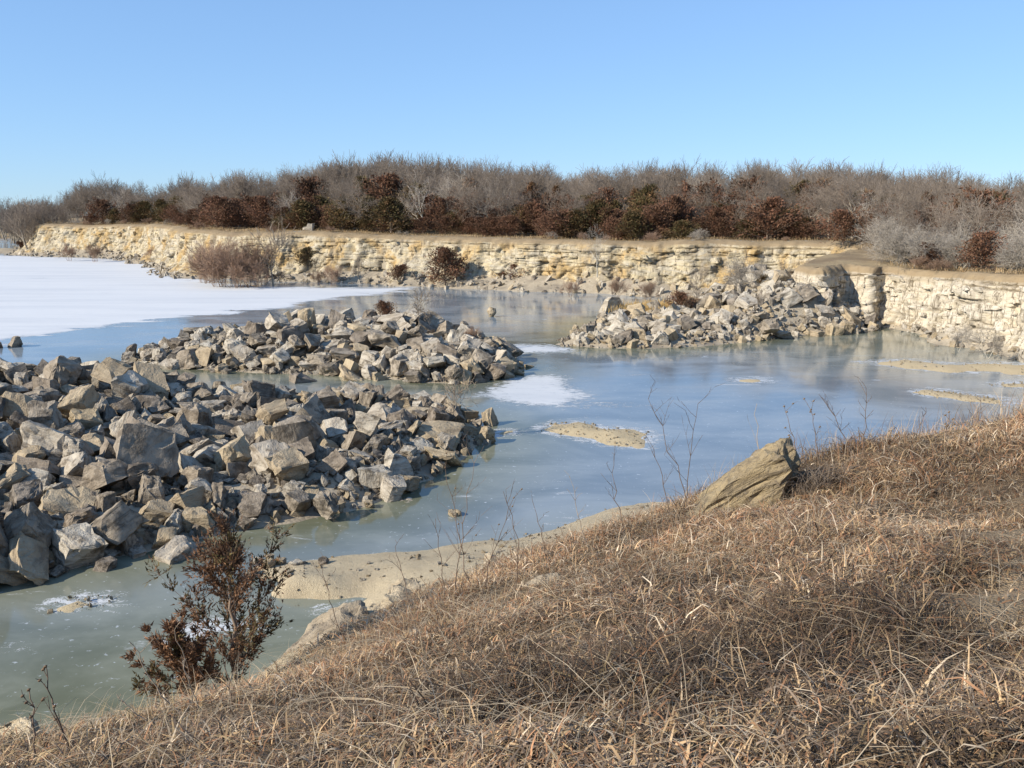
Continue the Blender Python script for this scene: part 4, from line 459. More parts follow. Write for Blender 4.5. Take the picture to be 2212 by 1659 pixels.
5,-47,5059,27,55,-6,112,43,16,-1120,5663,61,-142,-19,26,46,14,-682,4826,190,27,-155,-70,104,14,-1526,5342,108,120,-3,-82,83,11,-1331,5471,101,-91,-18,158,113,12,-631,4998,164,31,-21,-103,127,13,-1748,5054,98,-10,3,175,30,8,-1380,5638,22,-79,-105,-39,53,9,-259,4816,123,40,176,26,56,3,-614,4798,131,-118,-11,-131,46,
15,-1459,5095,119,-162,25,74,87,7,-883,5489,184,-42,41,46,113,4,-566,5117,232,-170,-6,62,121,14,-1490,5243,109,-1,1,-136,47,9,-502,5246,136,158,4,23,63,10,-1269,4844,93,177,5,0,27,1,-889,4648,132,-118,33,-106,64,15,-369,4694,125,-31,155,82,44,6,11,4633,16,-13,-143,27,26,3,-1564,5247,109,-18,159,-84,89,
4,-1822,5415,39,5,32,-176,92,7,-1244,5042,184,-7,149,70,43,4,-697,5060,217,14,1,179,117,12,-1702,4856,100,84,47,82,56,2,-693,5552,92,-94,-14,-24,76,9,-751,5782,11,-141,25,17,46,7,-230,4324,91,-109,-13,146,69,12,-1276,5440,94,49,78,-27,53,4,-1739,5346,83,50,3,-30,77,17,-1106,5094,135,59,-2,-146,98,
16,-365,5277,108,152,-10,-83,44,12,-120,4745,118,32,31,-79,66,13,-1710,4722,67,-97,71,-17,72,16,-893,5196,149,-82,5,111,52,12,-746,4799,108,-144,-28,92,43,3,-1084,5367,136,-21,-8,-153,29,17,-1469,4683,104,78,-3,32,80,12,-1874,5386,19,-117,32,-66,43,10,-1880,5363,44,-39,40,-179,106,6,-501,5053,134,-15,-143,15,120,
4,-360,4895,139,-2,19,101,76,7,-1713,5005,103,-142,-37,-27,26,7,-316,4357,56,-24,-126,-30,45,0,-952,5292,129,-70,19,-27,39,8,-500,5692,21,-66,-67,-28,26,15,-359,5505,86,14,-177,43,97,4,-332,4848,139,18,-59,-93,68,7,-1605,5475,27,-37,31,-98,41,14,-1191,5086,209,82,-61,-85,120,14,-1124,4998,110,4,-175,56,64,
0,-421,5454,103,-69,12,97,63,13,-862,4521,90,6,6,6,130,4,-677,4660,155,6,5,0,140,0,-1287,4848,208,16,-24,125,127,5,-1145,5378,160,-3,-6,-5,97,6,-1755,5014,135,23,17,29,116,1,-724,4477,75,-4,-16,160,110,12,-535,4483,75,7,-23,-78,106,16,-908,4442,34,18,0,-105,108,8,-1717,4666,42,-4,-15,-13,134,
11,-385,5026,161,21,-7,-120,108,2,-505,4654,122,-14,-26,-9,109,7,-280,4191,66,28,6,4,101,9,-1127,4570,49,-6,6,-12,76,
]))
# heap 2, the last 10 stones chosen by eye
ROCK_DATA.append((10, [
4,1281,6459,66,8,174,45,73,10,1309,5944,72,-52,19,-110,77,0,1351,6956,86,-23,-57,44,119,10,1168,6406,61,-51,3,-75,57,1,2452,7616,67,-25,149,18,103,15,1782,7226,241,18,119,1,107,11,1220,5858,73,-98,-3,131,105,13,2507,7154,51,154,11,-29,39,13,1677,6850,213,156,-53,45,117,10,991,5838,46,-8,-2,-24,43,
1,1140,6832,55,-178,4,-19,38,0,1471,6544,90,4,11,160,77,0,1641,6926,152,-27,-8,128,43,0,1569,7492,72,43,-24,74,41,2,2061,7209,296,-70,-2,-132,25,9,2485,7180,58,-31,-156,66,27,13,1047,6144,56,177,5,87,98,9,1711,6477,188,-13,150,-8,45,12,1989,6957,306,-98,1,-122,104,5,1367,6790,64,-78,56,-90,50,
3,2180,6469,296,0,-3,-132,44,2,2234,7857,87,70,-9,-79,99,16,1503,6436,101,-11,9,148,73,9,1645,5717,17,-1,159,59,53,15,2461,7659,23,117,-97,-32,97,3,1697,7720,50,49,-144,-39,43,10,1485,6065,98,54,17,123,51,6,642,5826,59,1,0,173,32,12,2076,6625,314,-107,-25,86,41,10,1602,6773,123,17,8,-93,25,
6,930,5447,61,-21,-7,-175,97,12,2607,7190,12,-111,0,36,52,13,1035,5763,72,6,3,108,117,0,1335,7163,56,11,0,-131,45,6,1696,6928,183,63,97,85,42,9,1269,5990,66,8,9,47,67,16,1561,7653,10,13,-2,-117,28,12,784,6297,63,-119,-35,-116,52,5,1965,6005,41,-79,141,-11,61,0,2189,5978,33,78,179,6,106,
17,1489,6167,76,-8,-1,128,52,5,1648,7281,160,92,36,116,86,16,2215,6084,40,-34,-12,172,44,15,873,5812,94,-1,-3,-14,132,8,941,6163,71,-2,-6,116,103,6,676,5549,76,5,1,169,100,14,1446,6351,93,74,154,37,73,7,1455,7190,66,6,40,-74,33,2,1211,6275,68,7,-111,-109,48,11,1100,6493,61,-73,-161,-26,57,
3,1525,7133,108,-4,60,168,55,9,1082,6397,64,15,16,-65,79,10,1943,6851,282,4,-15,-173,51,15,1535,6043,107,-87,9,-111,46,0,1976,7188,298,20,97,58,41,11,2070,6986,295,32,-110,58,42,2,1633,5942,111,18,25,-12,58,10,2101,6557,301,-5,178,9,42,8,1520,7543,36,14,69,-159,49,14,877,6535,50,83,46,-87,27,
9,414,5996,20,86,-14,-9,41,4,2505,6312,56,-14,149,-32,27,8,2540,6686,96,31,-139,55,46,16,823,5536,53,11,-8,140,35,8,2492,6829,101,-110,15,-62,44,7,2058,7013,295,83,29,-132,47,3,1474,6639,92,-21,2,-109,74,16,1132,6413,60,56,-62,131,42,2,1375,6621,64,134,27,98,35,16,1999,6024,47,7,28,-69,43,
11,904,5887,64,8,-111,-55,64,10,1507,7234,80,10,162,31,41,12,1984,6606,334,39,-65,-29,126,7,617,6254,53,-152,-32,81,48,13,1071,6601,51,-11,-1,86,25,3,1575,6664,118,-165,-13,-58,69,10,2452,7394,75,28,26,62,114,13,2557,7246,9,9,-178,-24,30,3,728,6433,52,-8,175,9,45,9,2242,7662,148,77,-36,55,41,
13,1526,5957,90,-32,-3,105,24,6,2527,7300,45,142,-29,-76,125,2,1163,6496,92,-50,-7,85,118,13,1176,7118,16,18,161,7,25,7,2469,6903,101,54,51,103,25,3,1388,5879,65,-35,-11,36,55,8,1531,7608,17,115,93,31,45,11,1647,5772,20,-34,128,52,45,6,1450,6483,79,13,-8,-66,43,3,1359,5946,55,9,2,-62,52,
9,1688,6428,171,-43,-19,-175,41,0,889,5953,57,13,-2,78,47,12,1202,6126,59,8,2,-37,43,12,2291,6049,44,-110,10,-93,111,17,2427,7676,14,92,3,91,30,1,2595,6777,44,-144,20,70,74,5,1564,7551,37,61,-108,44,42,7,2307,7998,3,-134,11,18,50,14,920,6831,26,68,55,69,43,12,2152,7583,255,-37,10,-52,74,
9,1594,6227,131,-9,152,-27,56,14,1207,6407,69,12,4,-92,70,3,1271,6676,60,166,3,90,50,3,1719,7243,192,-10,-171,25,46,17,712,5809,67,1,-1,-46,101,6,2623,6874,48,24,43,167,64,0,2049,7491,310,9,0,-58,41,12,1599,6924,138,64,-147,4,50,6,1419,7199,73,72,-98,80,64,14,1846,6612,268,-12,20,133,44,
8,1366,6001,63,-18,-1,127,49,4,1934,6522,286,173,-6,65,41,15,1499,6772,92,55,155,-45,57,6,812,6406,51,7,0,77,25,5,2462,6234,37,93,-28,-127,51,16,1509,6244,83,16,6,-132,31,9,1338,7349,23,-37,-8,49,42,7,1502,6703,97,51,30,122,68,13,1743,6866,230,-78,1,101,106,2,1345,6665,67,-75,-10,-145,45,
6,1693,6327,175,34,-5,-84,55,8,2002,7244,321,-40,-53,-133,85,11,2558,6216,20,-101,13,-70,84,6,1520,6185,99,10,-18,-155,42,9,1337,5891,72,-121,-9,85,74,10,710,5945,71,-6,-21,-25,72,10,2331,7771,35,-29,-20,-89,97,15,1667,7794,31,11,6,-161,87,9,1619,7305,129,-128,-18,35,42,3,2563,6643,66,-6,38,2,77,
11,1927,6473,283,41,-123,44,26,1,901,6638,63,0,-4,-68,61,0,2434,6094,9,9,10,-61,45,2,2377,6708,226,-87,-146,27,86,6,1409,6649,74,-146,-14,73,61,7,2048,7160,299,38,-146,-48,56,2,2136,6841,312,0,-2,151,72,10,2293,7681,92,8,40,48,95,5,2264,7622,158,-61,7,116,96,0,2081,6933,305,-10,-26,60,70,
15,2138,6611,302,105,1,-122,30,8,2612,7253,5,-76,-18,-157,41,11,2076,7322,318,-12,-4,112,45,17,642,5968,66,16,-31,-70,50,2,1807,6964,236,-122,-10,84,41,4,1529,6891,100,-110,1,-65,42,17,2015,7195,293,-1,-6,133,32,17,675,6568,51,31,-22,-110,97,12,1515,6324,85,49,-71,-25,41,7,345,5419,1,-130,-44,28,36,
3,924,5697,88,122,-17,1,103,0,889,6830,24,103,-18,-97,44,9,481,5667,70,-2,3,38,86,16,1853,6397,258,15,-128,17,29,14,2566,6316,53,168,-42,54,97,17,1968,6047,61,52,-16,20,41,2,2571,6733,81,154,-6,-35,83,11,978,6726,50,10,12,-161,27,14,1174,6791,69,-4,-165,65,81,2,1440,5829,68,-10,12,163,48,
4,2714,6605,4,-171,19,28,78,17,2546,7152,33,16,-36,-91,46,12,2483,6868,102,110,25,62,42,5,2559,7100,34,-3,-38,-150,43,6,1870,6466,286,-86,-24,-34,100,3,2441,7599,19,10,-167,-2,45,6,1330,6730,82,-3,0,12,81,4,1197,5964,59,-128,11,79,66,8,1591,7661,17,-53,-46,143,29,2,2649,6598,36,-52,142,52,81,
4,794,5648,70,79,1,-85,71,16,1324,6040,69,-93,16,-47,70,17,1757,7744,67,-4,141,-43,97,14,1400,7091,69,-76,133,58,69,15,2638,6904,18,98,4,-62,69,8,1403,7025,66,-14,5,145,47,7,1378,5797,52,53,-154,41,53,17,1555,6837,141,9,-29,44,128,4,1689,6856,165,164,-8,69,27,10,1480,5880,67,4,-13,-19,25,
4,2072,6873,294,7,-1,-175,41,1,1537,7202,115,114,-6,-42,82,13,1012,6371,46,-10,-1,2,84,3,2023,5982,23,18,-1,26,71,0,1501,7507,24,-107,-6,27,26,0,1704,6549,185,162,-26,40,43,16,983,5895,63,79,158,-24,62,17,1293,6476,109,5,-16,163,99,14,1633,6525,165,14,-22,-13,100,16,1700,7913,-1,-7,13,114,37,
4,2221,6649,303,4,-5,150,57,6,1618,6791,141,-48,118,-103,41,10,1440,6411,70,-14,-21,77,41,7,1286,5766,48,18,-149,-59,44,13,1257,6946,51,-11,-3,-18,42,17,1408,6135,61,5,-5,-65,44,3,998,6437,48,-5,14,148,42,11,675,5655,68,-16,127,36,121,7,2181,8011,13,35,-3,-113,49,1,2453,6909,119,48,-50,-17,29,
3,1706,7308,172,30,-6,-77,42,6,436,5560,49,178,-30,22,41,16,2602,6595,88,-55,-129,-8,91,5,948,6861,23,125,-31,-60,42,13,850,6780,22,177,-16,-37,53,0,2045,5912,10,-6,4,-144,79,6,1542,7519,58,-138,-27,66,64,4,773,5970,66,0,-5,-179,73,9,1455,7272,64,55,138,35,25,0,1444,6998,84,-30,-6,-165,46,
11,1602,6364,120,-41,155,44,40,7,2129,7363,322,24,148,-46,45,5,1299,5843,54,1,2,-93,41,12,1880,6843,253,15,13,-138,25,17,862,5601,53,-167,-8,44,52,2,1425,6044,102,-85,-9,117,132,12,1229,6347,60,27,-66,-19,41,9,1158,7094,61,-120,9,69,128,3,1601,7575,50,-38,-175,39,41,6,2566,6268,14,153,14,-3,41,
15,1936,6801,284,-18,117,-90,56,13,1351,5833,62,-5,21,-171,61,16,1959,6472,297,-34,55,16,33,10,1015,6593,53,-4,-2,-69,45,3,1406,6174,85,20,-172,67,100,8,406,5450,21,95,-2,153,45,16,1040,6034,77,65,-67,79,89,12,1556,6773,162,-78,-5,-25,59,3,2571,6835,79,-86,-138,11,108,4,848,6683,50,11,158,-28,45,
8,1421,5770,71,107,10,152,63,1,1506,6605,142,109,-6,89,124,11,560,6050,60,12,7,-115,57,3,2196,7063,298,3,7,112,45,6,1474,7044,101,16,-172,9,105,0,1463,6710,79,20,11,140,46,1,445,6165,19,5,76,-33,54,12,1652,7044,158,-18,25,118,24,1,894,6070,58,108,11,-17,45,4,2064,6044,45,37,-171,-9,44,
13,640,5847,62,49,3,-165,41,7,1487,5948,88,49,-167,44,69,16,1289,6783,84,-21,67,-95,78,12,2563,7519,21,-96,5,79,78,1,1617,6623,180,-117,19,13,106,16,1318,6145,74,41,-8,24,39,8,1527,6755,97,162,-15,57,32,15,1277,5886,62,1,179,-43,56,3,1167,7171,10,8,7,-163,35,11,945,5621,88,11,9,73,123,
2,1528,7082,98,115,31,100,41,5,1936,5987,29,-71,18,0,34,3,2199,7097,306,-6,-143,64,61,0,1493,7556,14,10,-1,35,28,10,1599,7239,123,-47,8,136,51,9,1218,6021,51,5,7,10,31,12,1359,6875,68,-10,104,-32,54,10,1617,6421,133,9,11,-137,84,5,1598,7741,24,-130,-3,40,89,15,1175,6351,52,-86,-15,-74,36,
9,1632,6218,139,158,17,68,25,15,1559,6672,150,-126,-3,68,74,0,1711,7831,18,101,-16,20,38,12,2505,6728,121,3,-40,-170,102,9,2138,7089,299,-132,30,-89,44,16,2499,6953,105,-86,-48,37,65,2,1767,7879,35,-12,9,85,78,4,1340,7286,68,96,-10,-111,97,15,909,5521,48,-1,130,31,28,13,1593,5683,16,-105,-18,132,46,
1,2558,6373,73,-61,50,134,61,12,707,5722,53,10,0,-54,47,1,1294,6249,92,-110,12,-93,111,16,2199,7807,121,147,17,-52,68,16,2269,7775,68,-6,-153,59,42,10,2399,6228,85,19,-147,-76,131,11,1314,7063,56,-100,-3,40,46,4,1132,6035,44,7,169,-67,43,0,1840,6930,246,14,-22,-12,55,14,2653,6718,16,179,3,20,51,
9,1126,5573,52,43,156,-59,30,3,1997,6876,334,-57,-1,155,119,10,1815,7897,35,-40,54,43,46,3,2522,6175,13,-166,-39,3,50,0,2060,6580,308,17,-7,78,35,17,1538,7413,84,17,130,-95,25,5,1415,6747,82,12,-3,-33,63,10,2193,6197,138,35,4,16,119,3,977,6677,54,-9,178,24,81,15,2358,7544,99,67,11,-46,41,
9,1500,6721,155,-100,1,-142,129,5,1702,6894,183,173,42,3,44,17,1122,5889,56,8,-148,-88,41,6,2112,6494,304,4,-9,108,47,4,2411,7817,9,63,180,-4,70,12,1458,6756,100,26,165,-21,61,1,2709,6500,22,13,-5,121,80,9,870,6485,59,-7,-8,78,59,3,308,5701,5,12,6,-124,41,8,1669,6778,167,52,-8,-111,26,
16,1736,7307,194,74,34,156,30,5,1217,6468,64,-11,-129,54,53,6,1055,6529,64,-4,2,-123,62,10,1312,6109,80,-130,6,8,79,17,1131,6068,59,8,-31,-100,63,3,2228,6866,288,-15,-168,23,46,7,1419,6838,68,-78,31,3,41,8,1659,6378,188,-154,26,-32,118,15,1149,5999,69,-22,-53,-74,68,3,2458,6947,124,-46,-13,110,45,
17,2529,6961,47,-33,-30,-122,42,5,1667,6482,165,-90,-26,-26,66,12,1700,6509,181,-14,142,-18,40,16,1538,6961,108,-9,-26,44,43,13,2311,7845,23,-15,-141,91,37,8,1194,5617,57,-8,-9,-96,57,10,1543,6166,105,-126,-11,47,51,5,970,5701,59,-60,-159,-41,41,17,1696,7003,182,31,-14,-76,42,5,2171,6578,319,0,-115,-64,95,
6,1427,6971,66,96,10,132,25,0,2600,7477,-2,92,-42,49,24,3,2123,6990,325,164,18,0,106,7,1169,5758,53,16,-146,34,45,11,898,6007,65,-94,0,-113,71,16,1719,7704,65,-48,-2,137,25,16,780,5488,72,-3,1,178,88,13,2222,6765,300,-180,4,64,66,16,2018,7039,297,7,-9,-33,65,9,1639,6746,190,-20,165,-62,124,
12,2335,7550,114,-73,-143,-16,38,6,1700,7266,173,-171,14,-16,41,17,1567,7157,104,160,-12,41,42,2,1087,6516,49,-81,4,135,27,14,1089,5934,66,158,-27,18,83,9,2615,6327,27,3,152,23,56,5,836,5686,78,7,-1,-69,90,17,2101,6382,293,-31,178,17,63,8,1492,6981,112,-90,-147,-33,69,3,1392,6700,70,-47,-170,40,52,
8,1459,7154,112,-3,-42,-2,111,13,1408,6252,65,1,172,-34,45,0,1397,7137,67,-5,-18,25,58,16,2392,7284,129,132,1,-72,27,8,1286,5802,75,-28,-5,-35,84,11,1471,5603,21,6,-1,20,63,16,1486,7457,65,-112,16,-134,98,6,2603,7086,31,-87,4,67,97,8,1309,6545,75,-7,-3,37,67,2,1906,5913,16,113,-5,134,48,
16,653,5412,43,-28,-168,-17,68,12,2098,8054,5,77,14,89,45,6,1407,6529,82,-11,131,23,73,5,1094,6720,65,129,-9,-101,88,12,312,5452,6,-101,-32,-33,32,14,1918,7005,268,-90,1,-67,41,17,2644,6767,13,14,-21,-172,58,15,2420,7293,107,-78,-135,17,41,12,1117,7129,19,12,-25,91,49,0,1564,6207,103,-70,-58,99,26,
5,797,5821,62,89,128,7,58,5,2407,7780,4,-25,136,41,28,8,1547,7118,100,-79,-26,-1,27,2,2520,7080,72,-177,48,20,94,11,2626,6836,17,15,20,33,46,9,1670,6576,182,93,-115,12,48,9,1001,6492,54,-159,20,-31,42,10,1229,6602,59,-6,-3,-157,42,17,703,6753,0,18,-178,28,41,1,838,6107,67,-107,-105,-50,53,
3,975,5951,50,1,5,-32,44,13,1329,6419,66,-7,4,-125,54,2,1943,7343,328,-13,13,142,131,15,1445,5659,30,-75,2,-4,42,11,2278,7730,87,74,-41,-26,42,15,1573,6362,113,23,4,-101,49,4,1805,6165,207,104,-119,24,44,13,1467,7487,24,25,-13,2,41,8,2589,7334,8,-12,-15,-151,44,0,986,5497,63,-32,-46,-120,84,
0,2549,6782,60,-14,30,57,33,7,1410,6303,66,43,-150,-11,43,3,2581,7141,27,144,22,65,61,16,1421,7534,46,79,-176,-1,103,8,1551,6296,132,-61,-8,-173,103,16,2549,7208,52,5,-11,-16,87,10,2010,7568,301,175,-2,59,24,12,1635,6877,140,-23,-53,103,25,6,1495,6213,82,112,-12,-34,48,10,1441,6692,72,-98,28,139,40,
4,760,5904,60,1,0,97,43,12,1749,6984,223,56,-49,-139,88,1,1575,7621,35,84,-19,128,70,2,2602,7294,7,-74,3,27,50,13,1663,6661,200,-55,36,0,73,3,2508,7487,17,147,-8,-107,48,1,1341,5755,68,-1,-2,151,81,0,2221,6588,306,-28,103,100,41,17,2360,7582,112,91,41,-3,85,6,1365,6092,63,-6,-7,131,41,
14,1663,7196,165,-72,61,-35,60,15,961,6605,59,16,129,21,65,17,2207,6835,309,-5,-48,22,63,10,1270,7070,47,-4,2,88,34,5,1421,5937,92,-24,144,59,116,10,1955,7056,294,-12,132,-33,77,1,1803,5895,24,155,60,-31,41,7,2675,6542,8,-175,-4,-83,25,4,822,6599,80,24,-5,122,123,5,1823,6343,270,26,-22,-53,94,
0,2022,6062,88,-95,64,-80,59,15,2589,6555,54,-77,31,-30,35,11,2034,6552,309,-10,-3,151,42,11,1466,7292,75,11,157,61,44,13,2558,6913,63,-41,-23,-135,127,10,440,5807,35,-15,28,133,41,14,2436,7318,123,-46,23,-27,62,12,736,5368,26,89,12,-54,66,13,1877,7054,259,4,-3,-59,69,7,2008,7437,320,-138,-38,29,111,
17,1678,7065,168,-15,21,137,40,13,2145,7189,317,-18,3,-153,127,15,2565,7220,17,-2,-55,83,29,5,2277,7801,47,32,69,-130,33,7,782,6544,60,73,14,86,58,5,2113,8001,15,133,65,38,45,5,2455,6199,22,58,-3,-131,25,8,644,5757,66,67,-86,-41,64,12,1339,6621,74,4,0,166,64,16,1624,6319,141,-125,27,100,64,
16,1714,7875,20,-77,12,-137,67,6,1580,7287,118,25,-8,-71,53,17,2188,6038,12,-11,161,81,26,10,2558,6700,57,27,15,115,41,2,1464,7001,124,84,-1,6,34,11,1609,7174,139,-84,-16,-136,63,3,1842,7734,119,19,-40,-73,45,8,1621,7129,150,168,-24,13,75,16,2514,6784,93,-19,70,-9,41,10,1099,6812,48,-7,2,88,40,
4,2102,7016,303,4,-22,171,45,11,1211,6863,59,-24,128,-62,57,2,2468,7517,57,-16,3,105,86,12,544,5527,56,25,-58,87,55,11,2620,6994,29,-161,-3,-91,70,4,535,5782,52,1,-3,-85,55,12,2065,7399,343,77,3,75,123,1,1647,7704,59,18,-51,106,99,0,1040,6433,49,-116,-126,26,31,7,1198,6056,57,-13,48,-68,65,
1,1489,6831,93,75,-14,60,47,2,1786,6904,238,-138,-10,99,67,13,1182,7262,2,3,-3,-116,67,6,2545,7587,16,-9,-134,16,107,6,1464,6834,80,72,144,21,29,12,1216,7181,34,77,173,-14,68,7,2437,7490,57,-81,38,92,25,12,1596,6494,119,40,-32,-134,26,7,2371,6099,26,36,105,23,43,9,1029,5577,64,-1,5,-109,63,
0,1886,6973,266,-32,77,-31,42,7,2042,7096,298,112,-36,99,55,1,840,6049,60,-113,17,-44,52,6,1139,6904,62,6,0,-110,59,8,2628,6948,13,-52,-5,116,41,3,1081,5707,49,-14,178,53,42,0,1473,6304,90,1,9,-158,76,8,771,5578,86,154,1,75,115,2,2432,7751,12,90,-5,-92,48,3,1445,6804,74,8,-7,-40,48,
0,922,6539,97,-29,-12,-24,119,5,1545,7708,20,152,-64,8,102,14,1980,8041,8,80,56,81,51,5,2350,6055,21,-96,-11,68,69,9,1530,7658,15,14,-126,-98,42,15,2089,7056,300,-73,172,4,50,11,455,5458,39,-5,-24,55,64,9,1704,7689,51,76,48,139,25,1,2065,6439,302,-2,-7,-162,37,6,622,6108,63,4,-21,31,110,
9,919,6401,71,-25,-3,-107,109,8,699,5440,51,22,-19,-103,106,2,1131,5769,112,0,-23,17,105,0,1671,5748,80,7,-24,-79,128,13,1684,6264,176,-19,-2,-159,139,1,1931,6224,226,-1,26,-167,144,12,2084,6300,250,28,22,-164,159,7,2152,6090,74,23,-25,-129,107,4,1788,5823,29,6,6,6,112,
]))
# ------------------------------------------------------------------ materials
class NT:
    def __init__(self, name, rough=.9, spec=.2):
        self.m = bpy.data.materials.new(name); self.m.use_nodes = True
        self.t = self.m.node_tree; self.b = self.t.nodes["Principled BSDF"]
        self.b.inputs["Roughness"].default_value = rough
        self.b.inputs["Specular IOR Level"].default_value = spec
    def n(self, typ, **kw):
        x = self.t.nodes.new(typ)
        for k, v in kw.items(): setattr(x, k, v)
        return x
    def set(self, sock, v):
        if isinstance(v, bpy.types.NodeSocket): self.t.links.new(v, sock)
        elif isinstance(v, (tuple, list)) and len(v) == 3 and sock.type == 'RGBA': sock.default_value = (*v, 1)
        else: sock.default_value = v
        return self
    def attr(self, name, out="Vector"):
        return self.n("ShaderNodeAttribute", attribute_name=name).outputs[out]
    def pos(self):
        return self.n("ShaderNodeNewGeometry").outputs["Position"]
    def vmul(self, v, s):
        x = self.n("ShaderNodeVectorMath", operation='MULTIPLY'); self.set(x.inputs[0], v); x.inputs[1].default_value = s
        return x.outputs[0]
    def vadd(self, v, w):
        x = self.n("ShaderNodeVectorMath", operation='ADD'); self.set(x.inputs[0], v); self.set(x.inputs[1], w)
        return x.outputs[0]
    def noise(self, v, scale, detail=4, rough=.55, dist=0.0):
        x = self.n("ShaderNodeTexNoise"); self.set(x.inputs["Vector"], v)
        x.inputs["Scale"].default_value = scale; x.inputs["Detail"].default_value = detail
        x.inputs["Roughness"].default_value = rough; x.inputs["Distortion"].default_value = dist
        return x.outputs["Fac"]
    def voro(self, v, scale, out="Distance", feature='F1'):
        x = self.n("ShaderNodeTexVoronoi", feature=feature); self.set(x.inputs["Vector"], v); x.inputs["Scale"].default_value = scale
        return x.outputs[out]
    def rng(self, v, a, b, c=0.0, d=1.0):
        x = self.n("ShaderNodeMapRange", interpolation_type='SMOOTHSTEP'); self.set(x.inputs[0], v)
        for i, q in zip((1, 2, 3, 4), (a, b, c, d)): x.inputs[i].default_value = q
        return x.outputs[0]
    def math(self, op, a, b=0.0):
        x = self.n("ShaderNodeMath", operation=op); self.set(x.inputs[0], a); self.set(x.inputs[1], b)
        return x.outputs[0]
    def mix(self, f, a, b, mode='MIX'):
        x = self.n("ShaderNodeMix", data_type='RGBA', blend_type=mode); self.set(x.inputs[0], f); self.set(x.inputs[6], a); self.set(x.inputs[7], b)
        return x.outputs[2]
    def color(self, c): self.set(self.b.inputs["Base Color"], c); return self
    def bump(self, h, strength=.5, dist=.05):
        x = self.n("ShaderNodeBump"); self.set(x.inputs["Height"], h); x.inputs["Strength"].default_value = strength; x.inputs["Distance"].default_value = dist
        self.set(self.b.inputs["Normal"], x.outputs[0]); return self
    def objrand(self):
        return self.n("ShaderNodeObjectInfo").outputs["Random"]

def rock_material(name, pale, mid, dark, darkness, band):
    m = NT(name)
    v = m.attr("lc")
    r = m.objrand()
    cx = m.n("ShaderNodeCombineXYZ"); m.set(cx.inputs[0], m.math('MULTIPLY', r, 37.0)); m.set(cx.inputs[2], m.math('MULTIPLY', r, 11.0))
    v = m.vadd(v, cx.outputs[0])
    beds = m.noise(m.vmul(v, (1.0, 1.0, 5.0)), 1.5, 6, .7, .6)
    blot = m.noise(v, 2.6, 5, .62)
    fine = m.noise(v, 14, 4, .6)
    c = m.mix(m.rng(beds, .38, .62), pale, mid)
    c = m.mix(m.math('MULTIPLY', m.rng(beds, .56, .64), band), c, dark)
    c = m.mix(m.rng(blot, darkness, darkness + .2), c, dark)
    c = m.mix(m.rng(fine, .62, .75, 0, .55), c, (.52, .5, .45))
    c = m.mix(m.rng(fine, .4, .25, 0, .45), c, (.06, .052, .045))
    c = m.mix(m.math('MULTIPLY', r, .35), c, (.27, .21, .15))
    m.color(c)
    h = m.math('ADD', m.math('MULTIPLY', beds, .8), m.math('MULTIPLY', fine, .35))
    m.bump(h, 1.0, .12)
    return m.m

ROCK_MATS = {
    "pale banded": rock_material("rock_pale_banded", (.5, .45, .365), (.32, .275, .215), (.115, .096, .072), .5, .9),
    "grey weathered": rock_material("rock_grey", (.35, .298, .23), (.23, .193, .147), (.1, .084, .064), .45, .6),
    "dark lichened": rock_material("rock_dark", (.26, .22, .175), (.17, .143, .113), (.075, .063, .05), .45, .6),
    "tan": rock_material("rock_tan", (.43, .35, .235), (.32, .25, .16), (.14, .11, .075), .55, .6),
}
TONES = list(ROCK_MATS)

def gravel_material(name, a, b, c3, scale):
    m = NT(name)
    p = m.pos()
    big = m.noise(p, .5, 4)
    vo = m.n("ShaderNodeTexVoronoi"); m.set(vo.inputs["Vector"], p); vo.inputs["Scale"].default_value = scale
    tone = m.n("ShaderNodeSeparateColor"); m.set(tone.inputs[0], vo.outputs["Color"])
    c = m.mix(tone.outputs[0], a, b)
    c = m.mix(m.rng(big, .45, .7), c, c3)
    c = m.mix(m.rng(m.noise(p, 30, 3), .55, .8, 0, .5), c, (.2, .16, .11))
    m.color(c)
    h = m.math('ADD', m.math('MULTIPLY', vo.outputs["Distance"], -1.0), m.noise(p, 6, 5))
    m.bump(h, .45, .04)
    return m.m
GRAVEL = gravel_material("tan_gravel", (.52, .42, .26), (.42, .33, .2), (.44, .35, .22), 48)
MOUND = gravel_material("rubble_fines", (.4, .34, .25), (.3, .25, .18), (.22, .185, .14), 9)

